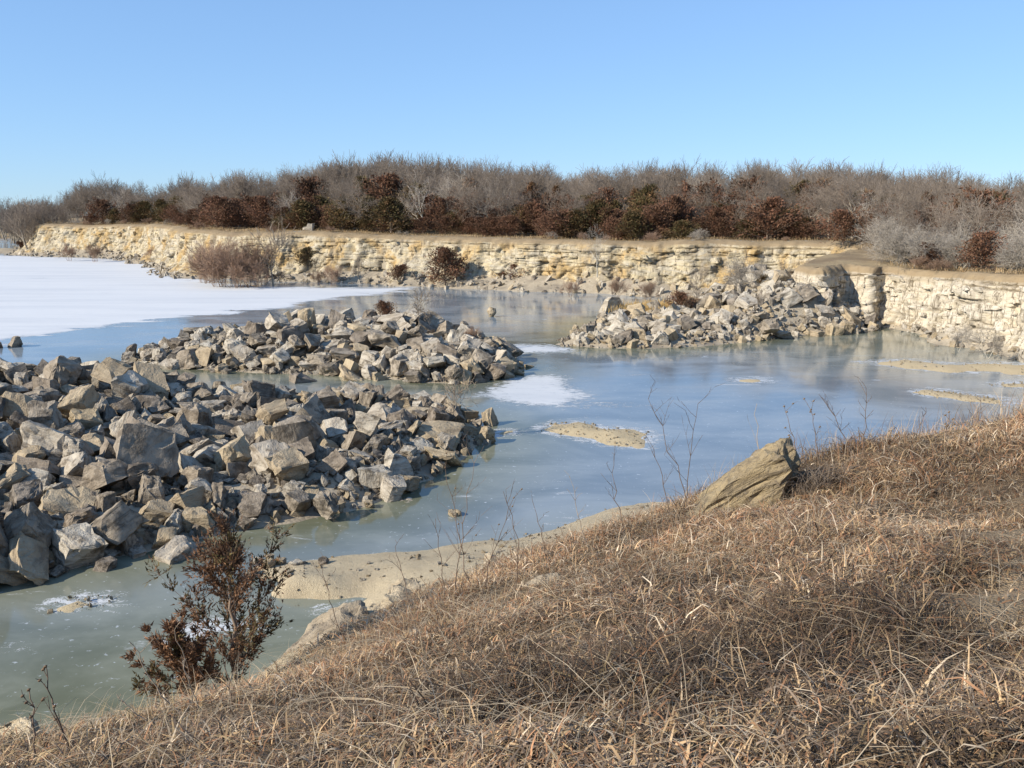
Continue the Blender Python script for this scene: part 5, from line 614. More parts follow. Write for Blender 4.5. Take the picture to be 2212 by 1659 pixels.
def cliff_material(name, cream, white, ochre, grey, ochre_at):
    m = NT(name)
    p = m.pos()
    beds = m.noise(m.vmul(p, (.3, .3, 1.5)), 1.3, 6, .65, 1.0)
    blot = m.noise(p, .28, 4, .6)
    stain = m.noise(m.vmul(p, (1.0, 1.0, .18)), .7, 5, .6)
    fine = m.noise(p, 3.5, 5, .6)
    c = m.mix(m.rng(beds, .35, .65), cream, white)
    c = m.mix(m.rng(blot, ochre_at, ochre_at + .14), c, ochre)
    c = m.mix(m.rng(stain, .52, .68, 0, .75), c, grey)
    c = m.mix(m.rng(fine, .42, .28, 0, .75), c, (.12, .1, .075))
    line = m.noise(m.vmul(p, (.22, .22, 4.2)), 1.6, 5, .6, .5)
    c = m.mix(m.math('MULTIPLY', m.rng(m.math('ABSOLUTE', m.math('SUBTRACT', line, .5)), .022, .004), m.rng(blot, .35, .65, .0, .6)), c, (.13, .1, .065))
    joint = m.noise(m.vmul(p, (1.6, 1.6, .16)), .8, 4, .6, .4)
    c = m.mix(m.rng(m.math('ABSOLUTE', m.math('SUBTRACT', joint, .5)), .02, .004, 0, .8), c, (.14, .11, .075))
    c = m.mix(m.attr("crack", "Fac"), c, (.07, .055, .035))
    soil = m.mix(m.noise(p, 1.2, 4), (.2, .145, .085), (.33, .25, .15))
    c = m.mix(m.attr("soil", "Fac"), c, soil)
    m.color(c)
    m.bump(m.math('ADD', beds, m.math('MULTIPLY', fine, .5)), .8, .2)
    return m.m
FAR_CLIFF = cliff_material("cliff_yellow", (.47, .39, .245), (.44, .39, .3), (.42, .29, .13), (.25, .215, .165), .47)
NEAR_CLIFF = cliff_material("cliff_cream", (.52, .445, .325), (.53, .475, .385), (.42, .32, .18), (.33, .285, .22), .6)

def vert_material(name, rough=.9, trans=0.0, var=.25):
    """colour from the mesh's own 'tint' attribute, a little different from one object to the next"""
    m = NT(name, rough, .15)
    c = m.attr("tint")
    f = m.math('ADD', 1.0 - var / 2, m.math('MULTIPLY', m.objrand(), var))
    h = m.n("ShaderNodeHueSaturation"); m.set(h.inputs["Color"], c); m.set(h.inputs["Value"], f)
    m.color(h.outputs[0])
    if trans:
        tl = m.n("ShaderNodeBsdfTranslucent"); m.set(tl.inputs[0], h.outputs[0])
        mx = m.n("ShaderNodeMixShader"); mx.inputs[0].default_value = trans
        m.t.links.new(m.b.outputs[0], mx.inputs[1]); m.t.links.new(tl.outputs[0], mx.inputs[2])
        m.t.links.new(mx.outputs[0], m.t.nodes["Material Output"].inputs[0])
    return m.m
LEAF = vert_material("dry_foliage", .8, .15, .5)
BARK = vert_material("bark", .95, 0, .4)
STRAW = vert_material("dead_grass", .7, .22, 0)
SMALLSTONE = vert_material("small_stone", .95, 0, 0)

# ------------------------------------------------------------------ lake ice
def pxpoly(pts): return np.array([onz(*p)[:2] for p in pts])
SNOW = pxpoly([(-900, 556), (0, 553), (120, 556), (246, 562), (300, 569), (345, 580), (352, 590), (404, 603), (492, 616), (600, 621), (703, 623), (800, 622), (860, 622),
               (840, 630), (760, 639), (700, 645), (633, 650), (612, 662), (500, 673), (420, 681), (351, 687), (260, 699), (176, 711), (90, 722), (0, 731), (-250, 755), (-900, 800)])
PATCHES = [pxpoly(p) for p in (
    [(1015, 858), (1050, 835), (1090, 818), (1140, 810), (1200, 808), (1238, 814), (1248, 838), (1305, 858), (1262, 866), (1235, 880), (1150, 880), (1085, 872), (1055, 862)],
    [(1078, 748), (1120, 742), (1200, 744), (1250, 752), (1275, 760), (1215, 764), (1120, 766), (1085, 762)],
    [(1395, 876), (1440, 874), (1475, 880), (1450, 887), (1390, 884)],
    [(1290, 915), (1380, 905), (1420, 913), (1390, 925), (1300, 922)],
    [(320, 1345), (380, 1325), (480, 1325), (560, 1330), (600, 1360), (520, 1372), (440, 1400), (330, 1405), (270, 1392), (340, 1375)],
    [(130, 1318), (160, 1290), (230, 1280), (300, 1300), (330, 1320), (220, 1328)],
    [(-120, 1395), (0, 1392), (70, 1398), (85, 1415), (20, 1428), (-120, 1440)],
    [(640, 1300), (760, 1288), (840, 1288), (850, 1310), (740, 1330), (640, 1350)],
    [(560, 1215), (640, 1200), (760, 1197), (900, 1188), (1010, 1168), (1100, 1160), (1180, 1140), (1230, 1112), (1290, 1100), (1400, 1090), (1500, 1082), (1500, 1100), (1250, 1150), (1000, 1190), (620, 1225)],
    [(1280, 955), (1390, 940), (1440, 955), (1400, 975), (1320, 972)],
    [(-100, 745), (0, 742), (100, 741), (60, 750), (-100, 756)],
    [(1060, 680), (1090, 678), (1130, 682), (1080, 686)],
    [(950, 640), (1030, 636), (1100, 640), (1020, 645)], [(1130, 647), (1260, 650), (1320, 657), (1240, 658)], [(1000, 668), (1080, 664), (1000, 664)],
    [(1160, 720), (1240, 718), (1220, 724)], [(1600, 775), (1680, 772), (1720, 778), (1640, 780)],
    [(820, 628), (900, 640), (930, 655), (840, 645)],
    [(1120, 872), (1300, 862), (1480, 872), (1400, 884), (1200, 890)], [(1180, 898), (1330, 892), (1430, 905), (1300, 910)], [(980, 1000), (1200, 985), (1330, 1000), (1150, 1012)], [(1380, 770), (1560, 762), (1700, 772), (1500, 780)], [(1000, 1045), (1250, 1030), (1380, 1045), (1150, 1060)],
)]
BARS = [[(1165, 928), (1200, 914), (1250, 912), (1300, 922), (1370, 928), (1410, 940), (1380, 950), (1390, 966), (1330, 962), (1270, 950), (1210, 940)],
        [(1865, 783), (1960, 778), (2060, 788), (2140, 785), (2330, 790), (2330, 815), (2200, 812), (2130, 802), (2060, 806), (1960, 797)],
        [(1975, 848), (2010, 843), (2090, 852), (2180, 866), (2170, 876), (2080, 866), (2000, 856)],
        [(2140, 832), (2200, 825), (2330, 828), (2330, 842), (2190, 838)],
        [(1600, 822), (1640, 819), (1660, 824), (1620, 827)],
        [(95, 1322), (120, 1305), (170, 1292), (245, 1288), (250, 1298), (190, 1315), (130, 1326)],
        [(1060, 938), (1090, 930), (1120, 934), (1080, 944)]]

def build_ice():
    az = np.radians(np.concatenate([np.linspace(-88, -36, 27)[:-1], np.linspace(-36, 36, 300), np.linspace(36, 88, 27)[1:]]))
    rr = np.concatenate([np.geomspace(7, 130, 190), np.geomspace(130, 900, 70)[1:]])
    A, R = np.meshgrid(az, rr, indexing='ij')
    X, Y = R * np.sin(A), R * np.cos(A)
    P = np.stack([X.ravel(), Y.ravel()], -1)
    wob = .035 * R.ravel()
    P2 = P + np.stack([wob * fbm(P[:, 0] / wob * .22, P[:, 1] / wob * .14, 21), wob * .8 * fbm(P[:, 0] / wob * .2, P[:, 1] / wob * .2, 22)], -1) * .5
    scale = .0042 * R.ravel()
    snow = sstep(-11, 9, poly_sd(P2, SNOW) / scale)
    thin = np.zeros(len(P))
    for i, pp in enumerate(PATCHES):
        soft = 9.0 if i in (0, 1) else 9.0
        lim = (1., 1., .62, .5, .78, .7, .72, .62, .66, .8, .9, .6, .55, .55, .5, .5, .5, .5, .6, .55, .42, .45, .42)[i]
        thin = np.maximum(thin, lim * sstep(-soft, soft, poly_sd(P2, pp) / scale))
    for b in BARS:
        thin = np.maximum(thin, .68 * sstep(-9, 0, poly_sd(P2, pxpoly(b)) / scale))
    # shallow green water: towards the bank and around the heaps
    shore = np.full(len(P), -99.)
    for _, poly, _ in HEAPS:
        shore = np.maximum(shore, poly_sd(P2, poly))
    green = np.maximum(sstep(-6, -.5, shore) * .9, sstep(26, 15, R.ravel()))
    green = np.maximum(green, sstep(0, 14, P[:, 0] - 8) * sstep(40, 56, P[:, 1]) * .7)  # greenish tint before the near cliff: its reflection put into the ice colour
    v = np.stack([X, Y, np.zeros_like(X)], -1).reshape(-1, 3)
    me = mesh_data("ice", v, grid_faces(len(az), len(rr)), {"snow": snow, "thin": thin, "green": green}, True)
    m = NT("lake_ice", .2, .5)
    p = m.pos()
    cloud = m.noise(m.vmul(p, (.6, 1, 1)), .35, 5, .6, .6)
    fl = m.noise(m.vmul(p, (1, 1.6, 1)), 2.2, 6, .7, .8)
    speck = m.noise(p, 7.0, 4, .6, .3)
    base = m.mix(m.rng(cloud, .3, .7), (.15, .185, .215), (.25, .285, .31))
    grn = m.mix(m.rng(cloud, .35, .65), (.11, .112, .06), (.195, .197, .135))
    base = m.mix(m.attr("green", "Fac"), base, grn)
    flecks = m.math('MULTIPLY', m.rng(speck, .6, .7), m.rng(fl, .47, .6))
    base = m.mix(m.math('MULTIPLY', flecks, .6), base, (.6, .63, .67))
    s1 = m.attr("snow", "Fac")
    snowf = m.rng(m.math('ADD', s1, m.math('MULTIPLY', m.math('SUBTRACT', m.noise(m.vmul(p, (.25, .7, 1)), .9, 7, .7, .5), .5), 2.6)), .35, .65)
    t1 = m.attr("thin", "Fac")
    lace = m.math('ADD', m.math('MULTIPLY', m.math('SUBTRACT', fl, .5), 1.6), m.math('MULTIPLY', m.math('SUBTRACT', m.noise(p, 22, 3, .6), .5), .9))
    thinf = m.rng(m.math('ADD', t1, lace), .55, .85, 0, .9)
    sn = m.math('MAXIMUM', snowf, thinf)
    streak = m.noise(m.vmul(p, (.05, .35, 1)), .9, 5, .65)
    white = m.mix(m.rng(streak, .4, .7, 0, .6), (.57, .578, .585), (.45, .47, .495))
    white = m.mix(m.rng(m.noise(m.vmul(p, (.3, 1, 1)), 3.0, 6, .7), .5, .72, 0, .4), white, (.42, .44, .46))
    m.color(m.mix(sn, base, white))
    m.set(m.b.inputs["Roughness"], m.math('ADD', m.rng(cloud, .35, .7, .07, .17), m.math('MULTIPLY', sn, .6)))
    m.b.inputs["IOR"].default_value = 1.31
    rip = m.noise(m.vmul(p, (1, .6, 1)), .8, 5, .55)
    m.bump(m.math('ADD', m.math('MULTIPLY', rip, .35), m.math('MULTIPLY', sn, .25)), .22, .06)
    link("lake_ice", me, m.m, kind="structure")

build_ice()
# the ground under everything, out to the horizon
gm = NT("far_ground"); gm.color(gm.mix(gm.noise(gm.pos(), .02, 5), (.16, .125, .085), (.24, .19, .125)))
gv = [(math.sin(a) * r, math.cos(a) * r, -1.2) for r in (0.0, 60, 400, 5000) for a in np.linspace(0, 2 * math.pi, 48, endpoint=False)]
gf = [(i * 48 + j, i * 48 + (j + 1) % 48, (i + 1) * 48 + (j + 1) % 48, (i + 1) * 48 + j) for i in range(3) for j in range(48)]
link("ground", mesh_data("ground", gv, gf), gm.m, kind="structure")

for bi, pts in enumerate(BARS):
    poly = pxpoly(pts)
    rng_ = math.hypot(*poly.mean(0))
    st = .006 * rng_
    lo, hi = poly.min(0) - .5, poly.max(0) + .5
    xs, ys = np.arange(lo[0], hi[0], st), np.arange(lo[1], hi[1], st * 1.6)
    X, Y = np.meshgrid(xs, ys, indexing='ij')
    sd = poly_sd(np.stack([X.ravel(), Y.ravel()], -1), poly).reshape(X.shape)
    Z = np.clip(-.015 + sd * .13, -.1, .13) + .085 * fbm(X * 1.1, Y * 1.1, 40 + bi) + .025 * fbm(X * 6, Y * 6, 50) 
    link("gravel_bar", mesh_data("bar", np.stack([X, Y, Z], -1).reshape(-1, 3), grid_faces(len(xs), len(ys)), None, True), GRAVEL, kind="structure")

for hname, poly, fn in HEAPS:
    v, f = mound_mesh(poly, fn, .22)
    link("rubble_islet" if hname != "spit" else "rubble_spit", mesh_data("mound", v, f, None, True), MOUND, kind="structure")

# ------------------------------------------------------------------ plateau heights and cliffs
def plateau_z(x, y):
    x = np.asarray(x, float); y = np.asarray(y, float)
    z = 4.35 + 1.0 * sstep(62, 86, y - np.maximum(0, -x) * .0)
    rise = .05 * np.maximum(0, y - 100 - .25 * np.maximum(0, -x - 5)) * (1 - .75 * sstep(-18, -85, x))
    z = z + np.minimum(rise, 7.5)
    return z + .35 * fbm(x * .08, y * .08, 61) + .1 * fbm(x * .5, y * .5, 62)

def resample(pts, step):
    pts = np.asarray(pts, float)
    d = np.concatenate([[0], np.cumsum(np.hypot(*np.diff(pts, axis=0).T))])
    s = np.arange(0, d[-1], step)
    return np.stack([np.interp(s, d, pts[:, 0]), np.interp(s, d, pts[:, 1])], -1), s

def smooth(a, k):
    ker = np.ones(2 * k + 1) / (2 * k + 1)
    return np.stack([np.convolve(np.pad(a[:, i], k, mode='edge'), ker, 'valid') for i in range(2)], -1)

def build_cliff(name, base_px, step, rows, seed, mat, amp, blocks, block_sz, batter, sm, cell, butt_amp):
    pts = np.array([onz(*p)[:2] for p in base_px])
    line, s = resample(pts, step)
    line = smooth(line, sm)
    tan = np.gradient(line, axis=0); tan /= np.hypot(*tan.T)[:, None] + 1e-9
    nrm = np.stack([tan[:, 1], -tan[:, 0]], -1)                # towards the lake for a line running left to right
    zt = plateau_z(line[:, 0] - nrm[:, 0] * 1.5, line[:, 1] - nrm[:, 1] * 1.5) - .12
    nv = rows + 4
    tt = np.concatenate([np.linspace(-.12, 1, rows), [1.015, 1.02, 1.035, 1.04]])
    S, T = np.meshgrid(s, tt, indexing='ij')
    Zt = zt[:, None]
    Z = np.where(T <= 1, T * (Zt - .35 - .25 * (vnoise(S * .35, S * 0, seed + 5))), Zt)
    # block pattern: broken courses in the upper part, irregular fractured cells below
    zz = Z + .3 * fbm(S * .12, Z * .3, seed + 1) + .1 * fbm(S * .7, Z * .7, seed + 31)
    course_edges = np.cumsum(np.r_[-1.0, .22 + .6 * np.random.RandomState(seed).rand(18)])
    ci = np.searchsorted(course_edges, zz)
    lo_e = course_edges[np.clip(ci - 1, 0, 18)]; hi_e = course_edges[np.clip(ci, 0, 18)]
    dv = np.minimum(zz - lo_e, hi_e - zz)
    width = .8 + 1.5 * hash2(ci, ci * 0, seed + 2)
    su = S / width + hash2(ci, ci * 0 + 3, seed) * 7 + .35 * fbm(S * .6, zz * .6, seed + 4)
    bi = np.floor(su); fu = su - bi
    du = np.minimum(fu, 1 - fu) * width
    off = (hash2(bi, ci, seed + 7) - .5)
    g_c = np.maximum(np.clip(1 - du / .1, 0, 1) * (hash2(bi, ci, seed + 13) > .3), np.clip(1 - dv / .08, 0, 1) * (vnoise(S * .5, zz, seed + 33) > .58))
    wx = S * cell[0] + .5 * fbm(S * .5, Z * .5, seed + 35); wz = Z * cell[1] + .5 * fbm(S * .5, Z * .5, seed + 36) + .25 * fbm(S * .2, Z * 0, seed + 37)
    co_, gv_ = np.zeros_like(S), np.zeros_like(S)
    flat_w = np.stack([wx.ravel(), wz.ravel()], -1)
    co_f, gv_f = co_.ravel(), gv_.ravel()
    for q in range(len(flat_w)):
        dd, pp_ = mnoise.voronoi((flat_w[q, 0], flat_w[q, 1], seed * 3.3))
        gv_f[q] = dd[1] - dd[0]; co_f[q] = mnoise.noise(pp_[0] * 7.7)
    butt = fbm(S * .1, Z * .05, seed + 9, 3) * butt_amp + fbm(S * .3, Z * .12, seed + 10, 3) * .9 + fbm(S * .8, Z * .3, seed + 38, 3) * .75
    slope = (1 - np.clip(T, 0, 1)) * batter * (.4 + 1.2 * vnoise(S * .09, S * 0, seed + 11))
    crumb = .3 * fbm(S * 1.3, Z * 1.6, seed + 12, 4) + .12 * fbm(S * 4, Z * 4, seed + 32, 2)
    up = sstep(.5, .8, T + .35 * fbm(S * .2, Z * .2, seed + 34))
    ragged = sstep(.3, .7, vnoise(S * .16, Z * .35, seed + 14))
    groove = np.clip((.45 + .55 * up) * g_c + (1 - .7 * up) * np.clip(1 - gv_ / .1, 0, 1) * (.35 + .65 * ragged), 0, 1)
    toe = sstep(.3, -.05, T) * 1.8 * vnoise(S * .35, S * 0, seed + 15) + sstep(.75, 0, T) * 2.2 * sstep(.62, .85, vnoise(S * .13, S * 0, seed + 16))
    D = amp * ((.4 + .6 * up) * .9 * off * ragged + (1 - .6 * up) * .9 * co_ + butt + crumb * (1.5 - ragged)) + slope - .26 * groove + toe
    over = T > 1
    D = np.where(over, D[:, rows - 1:rows] * 1.0, D)
    Dt = amp * butt[:, rows - 1:rows]
    back = np.array([-.15, -.5, -1.1, -1.7]) * (1 if sm > 5 else .35)
    D[:, rows:] = Dt + back[None, :] + np.zeros_like(D[:, rows:])
    Z[:, rows] = Zt[:, 0] - .3; Z[:, rows + 1] = Zt[:, 0] - .12; Z[:, rows + 2] = Zt[:, 0] + .02; Z[:, rows + 3] = Zt[:, 0] + .08
    Z[:, rows:] += .08 * fbm(S[:, rows:] * .8, T[:, rows:] * 50, seed + 20)
    X = line[:, :1] + nrm[:, :1] * D; Y = line[:, 1:] + nrm[:, 1:] * D
    ns = smooth(nrm, 12 if sm > 5 else 16); ns /= np.hypot(*ns.T)[:, None] + 1e-9     # the turf lip runs smoother than the face
    lip = smooth(np.stack([X[:, rows - 1], Y[:, rows - 1]], -1), 2)
    for q, bk in enumerate(back):
        w_ = (.3, .6, 1, 1)[q]
        bx = (1 - w_) * X[:, rows - 1] + w_ * lip[:, 0]; by = (1 - w_) * Y[:, rows - 1] + w_ * lip[:, 1]
        X[:, rows + q] = bx + ns[:, 0] * bk; Y[:, rows + q] = by + ns[:, 1] * bk
    soil = np.where(T > 1.005, 1.0, .55 * sstep(.8, 1.0, T) * vnoise(S * .5, Z * .5, seed + 22)) 
    soil = np.maximum(soil, .8 * sstep(.16, .02, T) * sstep(.3, .6, vnoise(S * .3, Z, seed + 23)))
    crack = groove * .8
    f = grid_faces(len(s), nv)
    me = mesh_data(name, np.stack([X, Y, Z], -1).reshape(-1, 3), f, {"soil": soil.ravel(), "crack": crack.ravel()})
    o = link(name, me, mat, kind="structure")
    # blocks that stand proud of the face, each a piece of its own
    rnd = random.Random(seed)
    shapes = []
    for q in range(10):
        bm = rock_hull(900 + q + seed, "block")
        bmesh.ops.triangulate(bm, faces=bm.faces[:])
        b = bpy.data.meshes.new("rock_block"); bm.to_mesh(b); bm.free()
        for an in ("soil", "crack"): b.attributes.new(an, 'FLOAT', 'POINT')
        b.materials.append(mat); shapes.append(b)
    for q in range(blocks):
        i = rnd.randrange(8, len(s) - 8); j = int(rows * (rnd.uniform(.2, .97) if rnd.random() < .6 else rnd.uniform(.72, .98)))
        p = Vector((X[i, j], Y[i, j], Z[i, j]))
        w = rnd.uniform(*block_sz)
        d = o if q < 0 else link("rock_block", rnd.choice(shapes), None, o, p - Vector((*nrm[i], 0)) * w * rnd.uniform(.1, .3))
        d.scale = (w * rnd.uniform(.9, 1.6), w * .9, w * rnd.uniform(.5, .9))
        d.rotation_euler = (rnd.uniform(-.1, .1), rnd.uniform(-.1, .1), math.atan2(tan[i, 1], tan[i, 0]) + rnd.uniform(-.3, .3))
    rim = np.stack([X[:, -1], Y[:, -1], Z[:, -1]], -1)
    face = (X, Y, Z, nrm, s)
    return rim, face

FAR_BASE = [(120, 524), (100, 534), (90, 543), (92, 548), (106, 550), (160, 552), (220, 554), (320, 560), (370, 572), (410, 588), (480, 598), (580, 602), (640, 602), (700, 604), (850, 610), (1000, 615),
            (1150, 622), (1280, 629), (1400, 633), (1520, 636), (1640, 640), (1740, 644), (1800, 650), (1846, 658)]
NEAR_BASE = [(1850, 659), (1790, 670), (1735, 684), (1714, 696), (1740, 707), (1768, 709), (1784, 706), (1796, 698), (1820, 696), (1848, 699), (1868, 704), (1878, 704), (1888, 701), (1900, 700), (1925, 704),
             (1960, 710), (2010, 716), (2060, 732), (2110, 746), (2212, 764), (2330, 790), (2500, 830), (2900, 900)]
far_rim, far_face = build_cliff("far_cliff", FAR_BASE, .19, 66, 3, FAR_CLIFF, .7, 260, (.5, 1.2), 1.7, 7, (.6, .75), 2.0)
near_rim, near_face = build_cliff("near_cliff", NEAR_BASE, .16, 64, 12, NEAR_CLIFF, .42, 220, (.35, .95), .7, 4, (.75, .8), .7)

def clean_line(L, gap):
    out = [L[0]]
    for p in L[1:]:
        if math.hypot(p[0] - out[-1][0], p[1] - out[-1][1]) > gap: out.append(p)
    return np.array(out)

def unfold(L, k):
    """drop the small loops a set-back line makes in tight corners"""
    out, i = [], 0
    while i < len(L):
        out.append(L[i])
        j = i + 1
        for m_ in range(i + 6, min(i + k, len(L))):
            if math.hypot(L[m_][0] - L[i][0], L[m_][1] - L[i][1]) < .3: j = m_
        i = j
    return np.array(out)
fr, nr = clean_line(unfold(far_rim, 40), .5), clean_line(unfold(near_rim, 60), .35)
outer = [(150, nr[-1][1] - 6, 4.4), (260, 60, 8), (260, 420, 12), (-40, 430, 9), (-110, 330, 5), (fr[0][0] - 2, fr[0][1] + 40, 3.0)]
border = list(map(tuple, fr[:-3])) + [(31.2, 81.6, 5.2), (30.6, 79.8, 5.1)] + list(map(tuple, nr[4:])) + outer
poly2 = np.array([b[:2] for b in border])
gx, gy = np.meshgrid(np.arange(-130, 255, 4.0), np.arange(30, 425, 4.0), indexing='ij')
gp = np.stack([gx.ravel() + 1.2 * fbm(gx.ravel(), gy.ravel(), 71), gy.ravel() + 1.2 * fbm(gx.ravel(), gy.ravel(), 72)], -1)
gp = gp[poly_sd(gp, poly2) > 1.2]
n0 = len(border)
V2, _, F2, _, _, _ = delaunay_2d_cdt([Vector(b[:2]) for b in border] + [Vector(p) for p in gp], [(i, (i + 1) % n0) for i in range(n0)], [], 2, 1e-4)
V2 = np.array([tuple(v) for v in V2])
F2 = np.array([f for f in F2 if len(f) == 3])
cen = V2[F2].mean(1)
F2 = F2[poly_sd(cen, poly2) > -.01]
zz = plateau_z(V2[:, 0], V2[:, 1])
bz = np.array([b[2] for b in border])
for i in range(len(V2)):                                            # rim vertices keep the cliff's own height
    d = np.abs(poly2 - V2[i]).sum(1)
    k = d.argmin()
    if d[k] < 1e-3: zz[i] = bz[k]
pm = NT("dry_turf")
pp = pm.pos()
pc = pm.mix(pm.rng(pm.noise(pp, .35, 5), .35, .65), (.2, .145, .085), (.31, .235, .135))
pc = pm.mix(pm.rng(pm.noise(pp, 3.0, 4), .5, .7, 0, .5), pc, (.17, .125, .08))
lit = pm.n("ShaderNodeSeparateXYZ"); pm.set(lit.inputs[0], pp)
pm.color(pc); pm.bump(pm.noise(pp, 2.0, 6, .7), .6, .25)
link("plateau", mesh_data("plateau", np.column_stack([V2, zz]), F2, None, True), pm.m, kind="structure")

# far shore of the lake at the left
xs = np.linspace(-330, -88, 60); ys = np.linspace(0, 1, 16)
X, T = np.meshgrid(xs, ys, indexing='ij')
Yb = 300 + 8 * fbm(xs * .03, xs * 0, 77) + .2 * np.maximum(0, -xs - 160)
Y = Yb[:, None] + T * 160; Z = -.4 + 3.6 * sstep(0, .2, T) + 2.0 * T + .5 * fbm(X * .05, Y * .05, 78)
link("far_shore", mesh_data("shore", np.stack([X, Y, Z], -1).reshape(-1, 3), grid_faces(60, 16), None, True), pm.m, kind="structure")
LOW_PT = pxpoly([(-30, 542), (20, 539), (55, 541), (70, 547), (20, 547), (-30, 548)])
xs = np.arange(LOW_PT[:, 0].min() - 1, LOW_PT[:, 0].max() + 1, 1.0); ys = np.arange(LOW_PT[:, 1].min() - 1, LOW_PT[:, 1].max() + 1, 1.0)
X, Y = np.meshgrid(xs, ys, indexing='ij')
sd = poly_sd(np.stack([X.ravel(), Y.ravel()], -1), LOW_PT).reshape(X.shape)
link("low_point", mesh_data("point", np.stack([X, Y, np.clip(sd * .2, -.2, .6) + .1 * fbm(X * .5, Y * .5, 79)], -1).reshape(-1, 3), grid_faces(len(xs), len(ys)), None, True), MOUND, kind="structure")

# stony foot of the cliffs
def talus(name, face, width, height, seed, i0=0, i1=None):
    X, Y, Z, nrm, s = face
    j = 8
    bx, by = X[i0:i1, j], Y[i0:i1, j]
    b = smooth(np.stack([bx, by], -1), 5); n_ = smooth(nrm[i0:i1], 5)
    T = np.linspace(0, 1, 14)
    w = width * (.55 + .9 * vnoise(s[i0:i1] * .12, s[i0:i1] * 0, seed))
    h = height * (.4 + 1.0 * vnoise(s[i0:i1] * .1, s[i0:i1] * 0, seed + 1))
    PX = b[:, :1] + n_[:, :1] * (T[None] * 1.6 - .6) * w[:, None]; PY = b[:, 1:] + n_[:, 1:] * (T[None] * 1.6 - .6) * w[:, None]
    PZ = h[:, None] * (1 - T[None]) ** 1.3 - .22 * T[None] + .12 * fbm(PX * .9, PY * .9, seed + 2)
    link(name, mesh_data(name, np.stack([PX, PY, PZ], -1).reshape(-1, 3), grid_faces(len(b), 14), None, True), MOUND, kind="structure")
    return PX, PY, PZ
far_tal = talus("far_cliff_foot", far_face, 2.6, 1.1, 81)
near_tal = talus("near_cliff_foot", near_face, 1.4, .55, 85, 120)

# ------------------------------------------------------------------ boulders of the heaps
HI = [rock_mesh(i, k, 4) for i, k in enumerate(ROCK_KINDS)]
LOW = [rock_mesh(i, k, 2) for i, k in enumerate(ROCK_KINDS)] + [rock_mesh(i, k, 1) for i, k in enumerate(ROCK_KINDS)]
RK = []
for h, (chosen, nums) in enumerate(ROCK_DATA):
    q = np.array(nums, float).reshape(-1, 8)
    RK.append(np.column_stack([np.full(len(q), h), q[:, 0], np.arange(len(q)) >= len(q) - chosen, q[:, 1:7], q[:, 7], q[:, 7], q[:, 7]]))
RK = np.concatenate(RK)
rs = np.random.RandomState(11)
rnd = random.Random(11)
RK[:, 9:12] *= np.where((RK[:, 2:3] > 0) & (RK[:, :1] == 0), 1.04, 1.02)
fill = []
for h, (hn_, poly, fn) in enumerate(HEAPS):
    q0 = RK[RK[:, 0] == h][:, [3, 4, 9]] / 100
    have = np.zeros((len(q0) + 9000, 3)); have[:len(q0)] = q0; nh = len(q0)
    lo, hi = poly.min(0), poly.max(0)
    if h == 0: lo = np.maximum(lo, [-26, 0])
    nq = (9000, 6000, 6000)[h]
    cand = lo + rs.rand(nq, 2) * (hi - lo)
    edge_dist = poly_sd(cand, poly); cz = fn(cand[:, 0], cand[:, 1])
    for q in range(nq):
        p = cand[q]
        s = (.22, .32, .36)[h] + (.75, .9, 1.1)[h] * rs.rand() ** 2.6
        if q > 3000: s *= .7
        if edge_dist[q] < .12 or (edge_dist[q] < .8 and s > .6): continue
        if (np.hypot(have[:nh, 0] - p[0], have[:nh, 1] - p[1]) < .33 * (have[:nh, 2] + s)).any(): continue
        have[nh] = (p[0], p[1], s); nh += 1
        z = float(cz[q]) + s * .2
        tip = rs.uniform(-40, 40, 2) if rs.rand() < .6 else rs.uniform(-180, 180, 2)
        fill.append((h, rs.randint(18), 0, p[0] * 100, p[1] * 100, z * 100, tip[0], tip[1], rs.uniform(-180, 180), s * 100, s * 100, s * 100))
RK = np.vstack([RK, np.array(fill)])

# how much of each stone the picture shows: paint discs from far to near
W_, H_ = 1106, 830
buf = np.full((H_, W_), -1, np.int32)
dist = np.hypot(RK[:, 3], RK[:, 4]) / 100
for i in np.argsort(-dist):
    px, py = to_px(RK[i, 3:6] / 100)
    half = F * RK[i, 9:12].mean() / 100 * .5 / dist[i] / 2
    x0, y0 = px / 2, py / 2
    a, b, c, d = int(max(0, y0 - half)), int(min(H_, y0 + half + 1)), int(max(0, x0 - half)), int(min(W_, x0 + half + 1))
    if a >= b or c >= d: continue
    yy, xx = np.mgrid[a:b, c:d]
    buf[a:b, c:d][(yy - y0) ** 2 + (xx - x0) ** 2 < half * half] = i
shown = np.bincount(buf[buf >= 0], minlength=len(RK)) + 40 * RK[:, 2]
singles = set(np.argsort(-shown)[:268].tolist())
HEAP_WORDS = ["nearer rubble heap", "farther rubble islet", "rubble spit"]
SHAPE_WORD = {"block": "squared block", "slab": "flat slab", "wedge": "wedge-shaped stone", "boulder": "rounded boulder"}
PROB = [(.4, .27, .2, .13), (.46, .28, .13, .13), (.52, .2, .06, .22)]
span = []
for h in range(3):
    q = np.array([to_px(r[3:6] / 100)[0] for r in RK[RK[:, 0] == h]])
    span.append((max(0, q.min()), min(2212, q.max())))
vgroups = {}
rest = []
